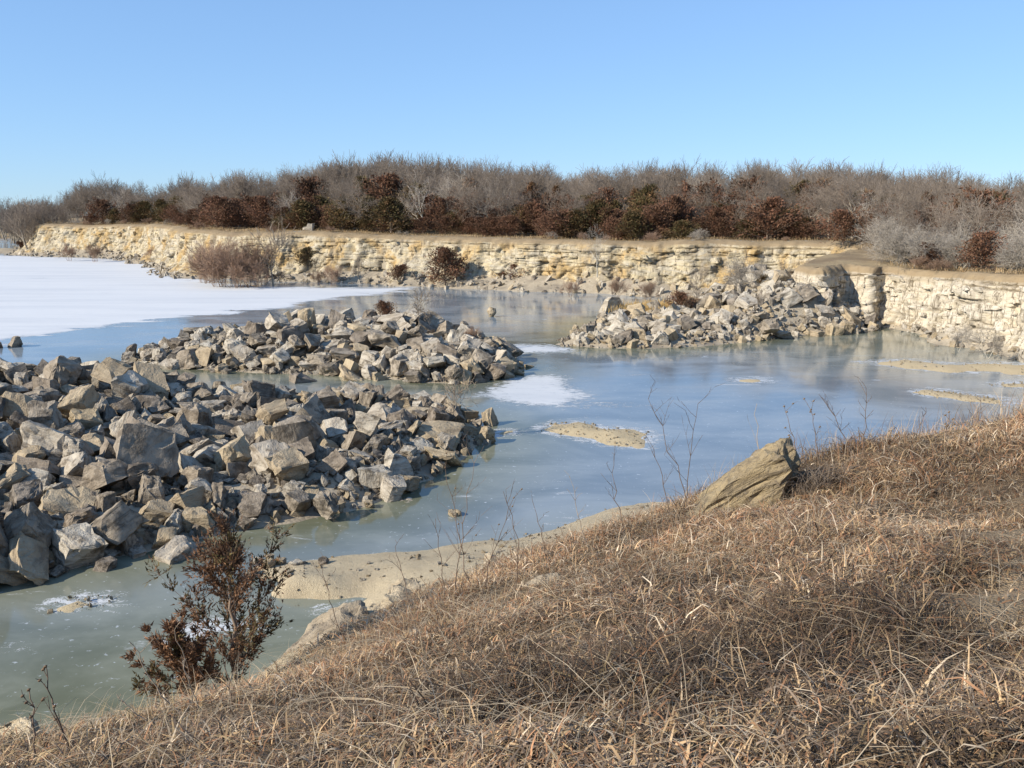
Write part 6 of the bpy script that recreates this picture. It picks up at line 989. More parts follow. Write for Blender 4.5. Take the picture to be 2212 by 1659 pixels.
for i, r in enumerate(RK):
    h, k = int(r[0]), int(r[1])
    tone = rs.choice(4, p=PROB[h])
    if r[5] < 45 and rs.rand() < .35: tone = 3
    loc = r[3:6] / 100; rot = Euler([math.radians(v) for v in r[6:9]]); sc = r[9:12] / 100 * (.9 + .25 * rs.rand(3))
    if i not in singles:
        rest.append((k if shown[i] > 14 else k + 18, tone, Matrix.LocRotScale(Vector(loc), rot, Vector(sc)))); continue
    px, py = to_px(loc)
    f = (px - span[h][0]) / (span[h][1] - span[h][0])
    across = ["left end", "left half", "middle", "right half", "right end"][int(np.clip(f * 5, 0, 4))]
    size = "huge" if sc.mean() > 1.35 else "large" if sc.mean() > .95 else "medium" if sc.mean() > .65 else "small"
    fnv = float(HEAPS[h][2](loc[:1], loc[1:2])[0])
    sd = poly_sd(loc[None, :2], HEAPS[h][1])[0]
    where = "at waterline of" if sd < .7 else "low on" if sd < 2.2 else "atop" if fnv > 1.2 else "on the flank of"
    steep = (rot.to_matrix() @ Vector((0, 0, 1))).z
    lean = "upended" if abs(steep) < .45 and ROCK_KINDS[k] == "slab" else "leaning" if abs(steep) < .75 and ROCK_KINDS[k] == "slab" else ""
    label = " ".join(w for w in (size, TONES[tone], lean, SHAPE_WORD[ROCK_KINDS[k]], where, "the", HEAP_WORDS[h] + ",", across) if w)
    key = (k, tone)
    if key not in vgroups:
        me = HI[k].copy(); me.materials.append(ROCK_MATS[TONES[tone]]); vgroups[key] = me
    o = link("boulder", vgroups[key], None, None, loc, label=label, category="boulder", group="boulders of the " + HEAP_WORDS[h])
    o.rotation_euler = rot; o.scale = sc

def joined_rocks(name, items, meshes, kind="stuff", **props):
    """many stones as one mesh: items of (shape, tone, matrix)"""
    V, Fc, L, MI, nv = [], [], [], [], 0
    cache = {}
    for k, tone, M in items:
        if k not in cache:
            me = meshes[k]
            co = np.empty(len(me.vertices) * 3, np.float32); me.vertices.foreach_get("co", co)
            lc = np.empty(len(me.vertices) * 3, np.float32); me.attributes["lc"].data.foreach_get("vector", lc)
            me.calc_loop_triangles()
            tr = np.empty(len(me.loop_triangles) * 3, np.int32); me.loop_triangles.foreach_get("vertices", tr)
            cache[k] = (co.reshape(-1, 3), lc.reshape(-1, 3), tr.reshape(-1, 3))
        co, lc, tr = cache[k]
        Mn = np.array(M)
        V.append(co @ Mn[:3, :3].T + Mn[:3, 3]); L.append(lc + rs.rand(3) * 20); Fc.append(tr + nv); MI.append(np.full(len(tr), tone)); nv += len(co)
    me = mesh_data(name, np.concatenate(V), np.concatenate(Fc), {"lc": np.concatenate(L)}, True)
    for t in TONES: me.materials.append(ROCK_MATS[t])
    me.polygons.foreach_set("material_index", np.concatenate(MI).astype(np.int32))
    me.set_sharp_from_angle(angle=math.radians(28))
    return link(name, me, None, kind=kind, **props)
# smaller stones in the gaps, at the waterline and at the foot of the cliffs
CHIP = [rock_mesh(i + 40, k, 1, 1.0) for i, k in enumerate(ROCK_KINDS[:8])] + [rock_mesh(i + 40, k, 0) for i, k in enumerate(ROCK_KINDS[:8])]
chips = []
for h, (hn_, poly, fn) in enumerate(HEAPS):
    lo, hi = poly.min(0), poly.max(0)
    if h == 0: lo = np.maximum(lo, [-26, 0])
    for nq, a_, b_, kind_ in (((1800, 1000, 900)[h], -.4, 99, 0), ((14000, 7000, 6000)[h], -.5, .9, 1)):   # in the gaps; then along the waterline
        cand = lo - .5 + rs.rand(nq, 2) * (hi - lo + 1)
        edge_dist = poly_sd(cand, poly); cz = fn(cand[:, 0], cand[:, 1])
        for p, sd, z in zip(cand, edge_dist, cz):
            if not a_ < sd < b_ or (kind_ == 0 and sd > 2.5 and rs.rand() < .55): continue
            s = .09 + .42 * rs.rand() ** 2.4 if kind_ else .07 + .3 * rs.rand() ** 2.5 + (.1 if sd > 2 else 0)
            chips.append((rs.randint(8) + (8 if kind_ or s < .26 else 0), int(rs.choice(4, p=PROB[h] if kind_ == 0 else (.3, .25, .15, .3))),
                          Matrix.LocRotScale(Vector((*p, z + s * .1)), Euler(rs.rand(3) * 6.28), Vector((s * 1.15, s * .9, s * .8)))))
for (PX, PY, PZ), n, smx in ((far_tal, 2600, .75), (near_tal, 450, .5)):
    for q in range(n):
        i, j = rs.randint(PX.shape[0]), min(13, int(14 * rs.rand() ** .9))
        s = .1 + smx * rs.rand() ** 3
        chips.append((rs.randint(8) + (8 if s < .35 else 0), int(rs.choice(4, p=(.45, .25, .05, .25))), Matrix.LocRotScale(Vector((PX[i, j] + rs.randn() * .2, PY[i, j] + rs.randn() * .2, PZ[i, j] + s * .15)), Euler(rs.rand(3) * 6.28), Vector((s * 1.2, s * .85, s * .8)))))
CH = CHIP + [None] * 10
joined_rocks("rubble", rest, LOW)
joined_rocks("small_rubble", chips, CH)

def single_rock(name, px, py, wpx, hpx, kind, tone, label, seed, rotz=0.0, sink=.15, depth=1.0, z0=0.0, cat="boulder", group=None, r=None, tilt=0.0):
    """a stone that stands by itself: foot centre at a picture point, width and height in picture units at that range"""
    p = onz(px, py, z0) if r is None else atr(px, py, r)
    d = (p - CP) @ FW
    w, hh = wpx * d / F, hpx * d / F
    me = rock_mesh(seed, kind, 5 if d < 25 else 4); me.materials.append(ROCK_MATS[tone] if isinstance(tone, str) else tone)
    co = np.empty(len(me.vertices) * 3, np.float32); me.vertices.foreach_get("co", co); co = co.reshape(-1, 3)
    ext = co.max(0) - co.min(0)
    sc = np.array((w / ext[0], depth * w / ext[1], hh / ext[2] / (1 - sink)))
    o = link(name, me, None, None, (p[0], p[1], p[2] - co[:, 2].min() * sc[2] - sink * sc[2] * ext[2]), label=label, category=cat, group=group)
    o.scale = sc; o.rotation_euler = (0, tilt, rotz)
    return o
single_rock("boulder", 1321, 676, 56, 37, "wedge", "pale banded", "large pale pointed boulder alone in the ice beside the golden grass", 61, .3, .12, .9)
single_rock("boulder", 1062, 684, 22, 22, "boulder", "tan", "upright tan stone frozen in the ice midway to the far cliff", 62, .3, .15, .8)
single_rock("boulder", 35, 749, 34, 24, "wedge", "grey weathered", "grey pointed rock alone in the ice left of the farther islet", 63, 1, .15)
single_rock("boulder", -4, 752, 18, 14, "block", "dark lichened", "dark low rock at the left picture edge in open ice", 66, .4, .2)
single_rock("boulder", 1051, 957, 42, 40, "boulder", "tan", "tan boulder at the tip of the sand point right of the nearer heap", 64, .5, .12)
single_rock("boulder", 982, 1113, 28, 13, "slab", "tan", "small tan stone breaking the ice between nearer heap and grassy bank", 65, .5, .3)

# ------------------------------------------------------------------ trees and shrubs
def tubes(segs, sides=3):
    """segments (p0, p1, r0, r1) as open prisms"""
    A = np.array([s[0] for s in segs], float); B = np.array([s[1] for s in segs], float)
    r0 = np.array([s[2] for s in segs]); r1 = np.array([s[3] for s in segs])
    d = B - A; d /= np.linalg.norm(d, axis=1)[:, None] + 1e-9
    ref = np.where(np.abs(d[:, 2:]) < .9, np.array([[0, 0, 1.0]]), np.array([[1.0, 0, 0]]))
    u = np.cross(d, ref); u /= np.linalg.norm(u, axis=1)[:, None] + 1e-9
    w = np.cross(d, u)
    ang = np.arange(sides) * 2 * math.pi / sides
    ring = np.cos(ang)[None, :, None] * u[:, None] + np.sin(ang)[None, :, None] * w[:, None]
    V = np.concatenate([A[:, None] + ring * r0[:, None, None], B[:, None] + ring * r1[:, None, None]], 1)
    base = (np.arange(len(segs)) * 2 * sides)[:, None]
    i = np.arange(sides); j = (i + 1) % sides
    fc = np.stack([base + i, base + j, base + sides + j, base + sides + i], -1)
    return V.reshape(-1, 3), fc.reshape(-1, 4)

def grow(R, p, d, length, r, depth, maxd, out, spread, up, kids, wob=.18):
    n = 4 if depth == 0 else 3
    q = Vector(p); dr = Vector(d).normalized()
    for i in range(n):
        dr = (dr + Vector((R.gauss(0, wob), R.gauss(0, wob), R.gauss(0, wob) + up))).normalized()
        e = q + dr * (length / n)
        ra, rb = r * (1 - .6 * i / n), r * (1 - .6 * (i + 1) / n)
        out[depth].append((tuple(q), tuple(e), ra, rb))
        q = e
        if depth < maxd and (depth > 0 or i >= 1):
            for k in range(kids[depth] if i < n - 1 else kids[depth] + 1):
                ax = dr.orthogonal().normalized(); ax.rotate(Quaternion(dr, R.uniform(0, 6.283)))
                c = dr.copy(); c.rotate(Quaternion(ax, R.uniform(*spread)))
                grow(R, q, c, length * R.uniform(.5, .78), rb * R.uniform(.5, .72), depth + 1, maxd, out, spread, up, kids, wob)

def paint(V, col, R, var=.2):
    t = np.asarray(col)[None] * (1 + var * (rs.rand(len(V), 1) - .5) * 2)
    return t

def bare_tree(seed, bark, twig, maxd=4, kids=(2, 1, 1, 1), lean=0.0, twig_r=.0105, height=9.0, stems=1, spread=(.35, .95), up=.045, tl=.36):
    R = random.Random(seed)
    out = [[] for _ in range(maxd + 1)]
    for s in range(stems):
        a = R.uniform(0, 6.28)
        k = 0.04 if stems == 1 else R.uniform(.15, .7)
        d = Vector((math.cos(a) * k + lean, math.sin(a) * k, 1))
        grow(R, (math.cos(a) * .03 * stems, math.sin(a) * .03 * stems, -.3), d, height * tl * (1 if stems == 1 else R.uniform(.7, 1.1)), height * (.016 if stems == 1 else .006), 0, maxd, out, spread, up, kids)
    trunk = [s for lv in out[:2] for s in lv]; twigs = [(a, b, max(r0, twig_r), max(r1, twig_r * .6)) for lv in out[2:] for a, b, r0, r1 in lv]
    tv, tf = tubes(trunk, 5); cv, cf = tubes(twigs, 3)
    top = max(tv[:, 2].max(), cv[:, 2].max())
    return (mesh_data("trunk", tv / top, tf, {"tint": paint(tv, bark, R)}, True), mesh_data("twigs", cv / top, cf, {"tint": paint(cv, twig, R)}, False))

def cedar(seed, tint_a, tint_b, boughs=60, leaves=40, wide=.45, spire=.5, leaf=.04):
    """needled crown of unit height: boughs that carry loose sprays, nothing solid inside"""
    R = np.random.RandomState(seed)
    V, T = [], []
    segs = [((0, 0, -.03), (R.randn() * .01, R.randn() * .01, .5), .022, .012), ((0, 0, .5), (0, 0, .92), .012, .003)]
    lob = R.rand(4) * 6.283
    for b in range(boughs):
        t = .02 + .95 * (b + R.rand()) / boughs
        az = R.rand() * 6.283
        bulge = 1 + .22 * math.cos(2 * az + lob[0]) + .15 * math.cos(3 * az + lob[1] + 4 * t)
        reach = wide * bulge * (1 - t ** (1.6 - spire)) ** (.55 + .45 * spire) * (.6 + .5 * R.rand()) + .03
        rise = .15 + .6 * R.rand() + .9 * t
        p0 = np.array((0, 0, t * .8)); d = np.array((math.cos(az), math.sin(az), rise)); d /= np.linalg.norm(d)
        p1 = p0 + d * reach * 1.2
        segs.append((tuple(p0), tuple(p1), .006, .002))
        n = leaves
        u = .2 + .8 * R.rand(n) ** .7
        c = p0 + (p1 - p0) * u[:, None] + R.randn(n, 3) * (.03 + .06 * (1 - t)) * np.array((1, 1, .8))
        c[:, 2] = np.maximum(c[:, 2], .01)
        ax = d + R.randn(n, 3) * .6; ax /= np.linalg.norm(ax, axis=1)[:, None]
        sd = np.cross(ax, R.randn(n, 3)); sd /= np.linalg.norm(sd, axis=1)[:, None] + 1e-9
        L = leaf * (.6 + .9 * R.rand(n))[:, None]
        q = np.stack([c - sd * L * .4, c + sd * L * .4, c + ax * L * 1.5], 1)
        V.append(q.reshape(-1, 3))
        mixb = np.clip(R.rand() * .9 + R.randn(n) * .2, 0, 1)[:, None]
        col = np.asarray(tint_a) * (1 - mixb) + np.asarray(tint_b) * mixb
        T.append(np.repeat(col * (.7 + .6 * R.rand(n, 1)), 3, 0))
    V = np.concatenate(V); T = np.concatenate(T)
    tv, tf = tubes(segs, 4)
    return (mesh_data("trunk", tv, tf, {"tint": paint(tv, (.16, .12, .09), R)}, True), mesh_data("foliage", V, np.arange(len(V)).reshape(-1, 3), {"tint": T}))

def plant(name, meshes, loc, height, rotz, label, cat, group, width=1.0, names=("trunk", "crown"), mats=(None, None)):
    e = link(name, None, None, None, loc, label=label, category=cat, group=group)
    e.scale = (height * width, height * width, height); e.rotation_euler = (0, 0, rotz)
    for nm_, me, mt in zip(names, meshes, mats):
        link(nm_, me, mt, e)
    return e

GREYBARK, TWIG = (.33, .28, .215), (.225, .182, .143)
BARE = [bare_tree(100 + i, GREYBARK, TWIG, 4, (2, 2, 1, 1), .05 * (i % 3 - 1)) for i in range(5)]
PALE = [bare_tree(130 + i, (.5, .46, .38), (.4, .35, .29), 4, (2, 1, 1, 1)) for i in range(3)]
SCRUB = [bare_tree(150 + i, (.36, .33, .27), (.34, .3, .25), 3, (2, 2, 2), 0, .012, 5.0, 3, (.4, 1.0), .03, .42) for i in range(3)]
BRUSH = [bare_tree(170 + i, (.25, .17, .12), (.27, .18, .125), 3, (1, 2, 2), 0, .008, 3.0, 11, (.25, .7), .08, .45) for i in range(3)]
SAPLING = [bare_tree(180 + i, (.3, .25, .19), (.26, .21, .16), 3, (2, 2, 1), 0, .03) for i in range(3)]
BACK = [bare_tree(190 + i, GREYBARK, (.2, .163, .13), 3, (2, 2, 2), 0, .018, 9.0, 1, (.3, .8), .1) for i in range(4)]
RUST = [cedar(200 + i, (.168, .082, .05), (.1, .062, .037), 64, 62, .5, .15, .031) for i in range(4)]
GREEN = [cedar(210 + i, (.085, .075, .032), (.15, .085, .04), 64, 62, .42, .3, .031) for i in range(3)]
SPIRE = [cedar(220 + i, (.12, .08, .04), (.17, .08, .045), 56, 36, .2, .6, .026) for i in range(2)]
for grp in (BARE, PALE, SCRUB, BRUSH, BACK, SAPLING):
    for a, b in grp: a.materials.append(BARK); b.materials.append(BARK)
for grp in (RUST, GREEN, SPIRE):
    for a, b in grp: a.materials.append(BARK); b.materials.append(LEAF)

allrim = np.concatenate([fr, nr])
rim_az = np.arctan2(allrim[:, 0], allrim[:, 1]); rim_r = np.hypot(allrim[:, 0], allrim[:, 1])
def az_of(px): return math.atan2((px - 1106) / F, math.cos(PITCH))
def rim_at(px, rim):
    a = np.arctan2(rim[:, 0], rim[:, 1]); r = np.hypot(rim[:, 0], rim[:, 1])
    o = np.argsort(a)
    return float(np.interp(az_of(px), a[o], r[o]))
def stand(px, r):
    a = az_of(px); x, y = r * math.sin(a), r * math.cos(a)
    return Vector((x, y, float(plateau_z(x, y)) - .05))
def top_z(px, py, r):
    return atr(px, py, r)[2]
SKX = [-300, 0, 40, 60, 100, 150, 200, 290, 350, 450, 540, 620, 700, 770, 840, 910, 1010, 1080, 1140, 1250, 1340, 1440, 1520, 1600, 1700, 1760, 1850, 1950, 2030, 2120, 2212, 2500]
SKY_ = [430, 426, 430, 440, 424, 412, 402, 384, 394, 384, 382, 374, 352, 340, 338, 336, 340, 354, 366, 368, 358, 348, 352, 358, 352, 356, 364, 370, 378, 382, 384, 386]
def skyline(px): return float(np.interp(px, SKX, SKY_))

# cedars: picture column, top, distance behind the rim, kind, width factor
CED = [(228, 458, 4, 'r', 1.2), (262, 462, 3, 'r', 1.2), (345, 430, 14, 'g', 1), (375, 424, 18, 'g', 1.1), (405, 440, 8, 'r', 1.2), (440, 448, 9, 'r', 1.2), (492, 424, 16, 'g', .9), (520, 446, 8, 'r', 1.2),
       (560, 450, 10, 'r', 1.1), (602, 440, 9, 'r', 1.1), (632, 408, 30, 'r', 1), (625, 446, 6, 'g', 1.1), (660, 450, 5, 'r', 1.2), (700, 446, 6, 'r', 1.2), (735, 440, 7, 'r', 1.2), (770, 452, 6, 'r', 1.2),
       (805, 450, 5, 'g', 1.2), (850, 458, 4, 'r', 1.3), (882, 412, 16, 'g', 1.2), (908, 406, 20, 'g', 1.2), (942, 414, 18, 'g', 1.2), (976, 424, 15, 'g', 1.1), (920, 466, 3, 'r', 1.4), (968, 462, 4, 'r', 1.3),
       (1012, 450, 6, 'r', 1.2), (1052, 466, 4, 'r', 1.4), (1095, 462, 5, 'r', 1.3), (1135, 440, 10, 'g', 1.2), (1180, 458, 5, 'r', 1.3), (1220, 466, 4, 'r', 1.3), (1146, 378, 38, 's', 1.1), (1035, 398, 30, 's', 1),
       (1388, 398, 40, 's', .9), (1325, 466, 4, 'r', 1.3), (1358, 462, 5, 'r', 1.2), (1405, 455, 6, 'r', 1.2), (1436, 438, 10, 'r', 1.1), (1462, 470, 2.5, 'g', 1.6), (1494, 466, 6, 'r', 1.2), (1545, 464, 4, 'r', 1.4),
       (1592, 470, 4, 'g', 1.3), (1628, 462, 5, 'r', 1.3), (1690, 456, 5, 'r', 1.3), (1722, 478, 3, 'r', 1.2), (1752, 364, 40, 's', 1.5), (1846, 394, 34, 's', 1.1), (1800, 446, 16, 'r', 1.2), (1868, 448, 20, 'r', 1.2),
       (1565, 436, 12, 'r', 1.2), (1905, 430, 26, 'r', 1.2), (1998, 440, 30, 'r', 1.2), (1950, 452, 22, 'r', 1.1), (2042, 416, 36, 'g', 1.1), (2112, 430, 34, 'r', 1.1), (1270, 455, 9, 'r', 1.2), (1655, 436, 14, 'g', 1.2),
       (830, 425, 22, 'r', 1), (755, 420, 24, 'g', 1), (1060, 420, 24, 'g', 1), (1210, 418, 26, 'r', 1), (1320, 425, 24, 'g', 1), (1500, 430, 22, 'g', 1), (45, 520, 0, 'r', 1.4), (2095, 492, 5, 'r', 1.2), (1980, 520, 1, 'r', 1)]
for px in np.arange(236, 1745, 15.0):
    CED.append((float(px + rs.uniform(-6, 6)), float(rs.uniform(412, 470) + max(0, 500 - px) * .04), float(rs.uniform(2, 25)), 'g' if rs.rand() < .28 else 'r', float(rs.uniform(1.0, 1.3))))
MARKS = [(230, "above the far left end of the yellow cliff"), (430, "left of the brown thicket"), (590, "behind the brown thicket"), (720, "right of the brown thicket"), (850, "left of the large cedar on the cliff face"),
         (960, "above the large cedar on the cliff face"), (1090, "right of the large cedar on the cliff face"), (1200, "above the round cedar at the cliff foot"), (1320, "behind the pale tree at the brink"),
         (1430, "left of the round olive cedar"), (1540, "right of the round olive cedar"), (1660, "behind the rubble spit"), (1760, "left of the cream headland"), (1880, "above the cream headland"),
         (2000, "behind the cream cliff's middle"), (2110, "behind the right half of the cream cliff"), (9999, "at the right picture edge")]
def mark(px): return next(w for x, w in MARKS if px < x)
for px in np.arange(300, 2150, 48.0):
    CED.append((float(px + rs.uniform(-20, 20)), float(skyline(px) + rs.uniform(14, 60)), float(rs.uniform(24, 46)), 'gsr'[rs.randint(3)], float(rs.uniform(.8, 1.1))))
names_ced = {'r': ("rust brown", "bushy"), 'g': ("dark green", "bushy"), 's': ("dark slender", "spire-shaped")}
for i, (px, ty, back, kd, wf) in enumerate(CED):
    if px < 60:
        p = Vector((*onz(px, 541)[:2], .3)); r = math.hypot(p.x, p.y)
    else:
        r = rim_at(px, fr if px < 1800 else nr) + .7 + back * (.68 if px < 1800 else .85)
        p = stand(px, r)
    h = max(1.4, top_z(px, ty, r) - p.z)
    me = rnd.choice({'r': RUST, 'g': GREEN, 's': SPIRE}[kd])
    zone = mark(px)
    row = "at the brink" if back <= 4 else "in front row" if back < 12 else "among bare trees"
    lab = f"{'tall' if h > 4.5 else 'low' if h < 3 else 'mid-height'} {names_ced[kd][0]} cedar {row} {zone}"
    if px < 60: lab = "rust brown cedar on the low stony point at the far left"
    if px == 1462: lab = "round olive green cedar at the cliff brink among rust brown ones"
    if px == 1752: lab = "tall dark slender cedar rising above the woods behind the rubble spit"
    if px == 1146: lab = "slender pointed cedar breaking the skyline near the middle of the woods"
    plant("cedar", me, p, h, rnd.uniform(0, 6.28), lab, "cedar", "cedars along the cliff top", wf * rnd.uniform(.9, 1.1), ("trunk", "crown"))

# bare woods: the individual trees, then the far mass behind them
count = 0
for i in range(1200):
    if count >= 272: break
    px = rs.uniform(55, 2260)
    near_side = px > 1760
    rim = nr if near_side else fr
    back = 3 + 52 * rs.rand() ** .8
    if near_side: back += 6
    r = rim_at(px, rim) + back
    p = stand(px, r)
    if poly_sd(np.array([[p.x, p.y]]), poly2)[0] < 1.5: continue
    sk = skyline(px)
    deep = min(1, back / 50)
    ty = sk + 8 + (1 - deep) * rs.uniform(10, 70) + rs.normal(0, 13)
    h = top_z(px, ty, r) - p.z
    if h < 2.6: continue
    h = min(h, 10.5)
    pale = rs.rand() < .17
    me = PALE[rs.randint(3)] if pale else BARE[rs.randint(5)]
    zone = mark(px)
    plant("bare_tree", me, p, h, rs.rand() * 6.28, f"{'tall' if h > 8 else 'short' if h < 5.5 else 'mid-height'} {'pale' if pale else 'grey-brown'} leafless tree {'near the brink' if back < 14 else 'deep in woods'} {zone}", "tree",
          "bare trees of the woods", rs.uniform(.8, 1.15)); count += 1
def joined_plants(name, items, **props):
    V, Fc, T, nv = [], [], [], 0
    cache = {}
    for pair, M in items:
        for me in pair:
            if me.name not in cache:
                co = np.empty(len(me.vertices) * 3, np.float32); me.vertices.foreach_get("co", co)
                tt = np.empty(len(me.vertices) * 3, np.float32); me.attributes["tint"].data.foreach_get("vector", tt)
                li = np.empty(len(me.loops), np.int32); me.loops.foreach_get("vertex_index", li)
                cache[me.name] = (co.reshape(-1, 3), tt.reshape(-1, 3), li.reshape(len(me.polygons), -1))
            co, tt, fc = cache[me.name]
            Mn = np.array(M)
            V.append(co @ Mn[:3, :3].T + Mn[:3, 3]); T.append(tt * (.75 + .5 * rs.rand())); Fc.append(fc + nv); nv += len(co)
    return link(name, mesh_data(name, np.concatenate(V), np.concatenate(Fc), {"tint": np.concatenate(T)}), BARK, **props)
back_items = []
for i in range(760):
    px = rs.uniform(60, 2700)
    rim = nr if px > 1760 else fr
    r = rim_at(px, rim) + 34 + 60 * rs.rand() + (14 if px > 1760 else 0)
    p = stand(px, r)
    h = min(12, top_z(px, skyline(px) + 8 + rs.normal(0, 13), r) - p.z)
    if h < 2 or poly_sd(np.array([[p.x, p.y]]), poly2)[0] < 1: continue
    back_items.append((BACK[rs.randint(4)], Matrix.LocRotScale(p, Euler((0, 0, rs.rand() * 6.28)), Vector((h * rs.uniform(.8, 1.1),) * 2 + (h,)))))
for i in range(70):
    x = rs.uniform(-300, -92); y = 306 + rs.rand() * 40 + .2 * max(0, -x - 160)
    h = 9 + 4 * rs.rand()
    back_items.append((BACK[rs.randint(4)], Matrix.LocRotScale(Vector((x, y, 2.2)), Euler((0, 0, rs.rand() * 6.28)), Vector((h * 1.1, h * 1.1, h)))))
for i in range(60):                                                   # bank running back beyond the left end of the far cliff
    t = rs.rand(); px = 100 - 62 * t + rs.uniform(-10, 34)
    r = 195 + 110 * t + rs.uniform(0, 25)
    a = az_of(px)
    h = 6 + 5 * rs.rand()
    back_items.append((BACK[rs.randint(4)], Matrix.LocRotScale(Vector((r * math.sin(a), r * math.cos(a), .4 + 1.5 * rs.rand())), Euler((0, 0, rs.rand() * 6.28)), Vector((h, h, h)))))
for i in range(34):                                                   # the wood closing in behind the left end of the cliff
    px = rs.uniform(48, 175); r = rs.uniform(205, 255); a = az_of(px)
    h = min(11, top_z(px, skyline(px) + rs.uniform(2, 34), r) - 4.0)
    back_items.append((BACK[rs.randint(4)], Matrix.LocRotScale(Vector((r * math.sin(a), r * math.cos(a), 4.0)), Euler((0, 0, rs.rand() * 6.28)), Vector((h * .9, h * .9, h)))))
shapes = bpy.data.collections.new("wood_shapes")                      # source trees, not part of the scene itself
for k, pair in enumerate(BACK):
    o = joined_plants("wood_tree", [(pair, Matrix.Identity(4))])
    o.name = "wood_tree_%d" % k
    COL.objects.unlink(o); shapes.objects.link(o)
loc_ = np.array([tuple(M.translation) for _, M in back_items])
turn_ = np.array([M.to_euler().z for _, M in back_items])
size_ = np.array([tuple(M.to_scale()) for _, M in back_items])
pick_ = np.array([BACK.index(pair) for pair, _ in back_items], float)
fw = link("far_woods", mesh_data("far_woods", loc_, [], {"turn": turn_, "size": size_, "pick": pick_}), BARK, kind="stuff")
ng = bpy.data.node_groups.new("far_woods", 'GeometryNodeTree')
ng.interface.new_socket("Geometry", in_out='INPUT', socket_type='NodeSocketGeometry')
ng.interface.new_socket("Geometry", in_out='OUTPUT', socket_type='NodeSocketGeometry')
gi, go = ng.nodes.new("NodeGroupInput"), ng.nodes.new("NodeGroupOutput")
inst = ng.nodes.new("GeometryNodeInstanceOnPoints"); ci = ng.nodes.new("GeometryNodeCollectionInfo")
ci.inputs["Collection"].default_value = shapes; ci.inputs["Separate Children"].default_value = True; ci.inputs["Reset Children"].default_value = True
def named(nm_, typ):
    x = ng.nodes.new("GeometryNodeInputNamedAttribute"); x.data_type = typ; x.inputs["Name"].default_value = nm_
    return x.outputs["Attribute"]
cxyz = ng.nodes.new("ShaderNodeCombineXYZ")
ng.links.new(named("turn", 'FLOAT'), cxyz.inputs[2])
ng.links.new(gi.outputs[0], inst.inputs["Points"]); ng.links.new(ci.outputs[0], inst.inputs["Instance"])
inst.inputs["Pick Instance"].default_value = True
ng.links.new(named("pick", 'FLOAT'), inst.inputs["Instance Index"])
ng.links.new(cxyz.outputs[0], inst.inputs["Rotation"])
ng.links.new(named("size", 'FLOAT_VECTOR'), inst.inputs["Scale"])
ng.links.new(inst.outputs[0], go.inputs[0])
fw.modifiers.new("far_woods", 'NODES').node_group = ng


# pale scrub on the plateau behind the cream cliff, and single trees and bushes below the cliffs
for i in range(60):
    px = rs.uniform(1740, 2290)
    r = rim_at(px, nr) + rs.uniform(1.5, 17)
    p = stand(px, r)
    if poly_sd(np.array([[p.x, p.y]]), poly2)[0] < .6: continue
    h = rs.uniform(1.6, 3.6) if px > 1800 else rs.uniform(1.0, 2.2)
    plant("scrub_tree", SCRUB[rs.randint(3)], p, h, rs.rand() * 6.28, f"pale grey scrub tree {'near the brink' if r - rim_at(px, nr) < 7 else 'set back'} {mark(px)}, {'tall' if h > 2.7 else 'low'}",
          "tree", "pale scrub on the cream cliff top", rs.uniform(.9, 1.3))

def at_foot(px, base_y, top_y, meshes, name, label, cat, width=1.0, z=0.3, names=("stem", "twigs"), group=None):
    if base_y < 640: base_y += 9
    p = onz(px, base_y, z)
    h = top_z(px, top_y, math.hypot(p[0], p[1])) - z
    return plant(name, meshes, p, h, rs.rand() * 6.28, label, cat, group, width, names)
for k, (px, by, ty, w) in enumerate([(455, 598, 508, .9), (490, 604, 490, .9), (530, 604, 497, .9), (565, 602, 512, .9), (510, 607, 530, 1.2), (470, 605, 545, 1.1), (440, 596, 535, 1.0), (545, 606, 540, 1.2)]):
    at_foot(px, by, ty, BRUSH[k % 3], "brush_shrub", ("leftmost tall shrub of the brown thicket", "tallest shrub in the middle of the brown thicket", "tall shrub right of the thicket's middle", "rightmost tall shrub of the brown thicket", "low broad shrub at the front of the brown thicket", "low shrub at the thicket's left front", "small shrub at the thicket's left edge", "low broad shrub at the thicket's right front")[k] + " below the far cliff", "shrub", w, group="thicket below the far cliff")
at_foot(590, 603, 468, SAPLING[1], "bare_tree", "tall dark leafless tree right of the brown thicket at the far cliff", "tree", .75, names=("trunk", "crown"))
at_foot(962, 606, 528, RUST[0], "cedar", "large dark rust cedar against the middle of the far cliff face", "cedar", 1.15, names=("trunk", "crown"))
at_foot(1110, 606, 566, RUST[2], "cedar", "round brown cedar low at the foot of the far cliff", "cedar", 1.5, names=("trunk", "crown"))
at_foot(664, 570, 528, GREEN[0], "cedar", "small dark green cedar clinging to the pale cliff face right of the thicket", "cedar", 1.0, 1.9, ("trunk", "crown"))
at_foot(866, 602, 568, RUST[1], "cedar", "small rust cedar at the far cliff foot left of the large one", "cedar", 1.2, names=("trunk", "crown"))
at_foot(780, 602, 545, SAPLING[2], "bare_tree", "thin leafless tree at the far cliff foot between thicket and large cedar", "tree", .7, names=("trunk", "crown"))
at_foot(1290, 585, 478, PALE[1], "bare_tree", "pale slender leafless tree rising over the brink of the far cliff", "tree", .6, 2.0, ("trunk", "crown"))
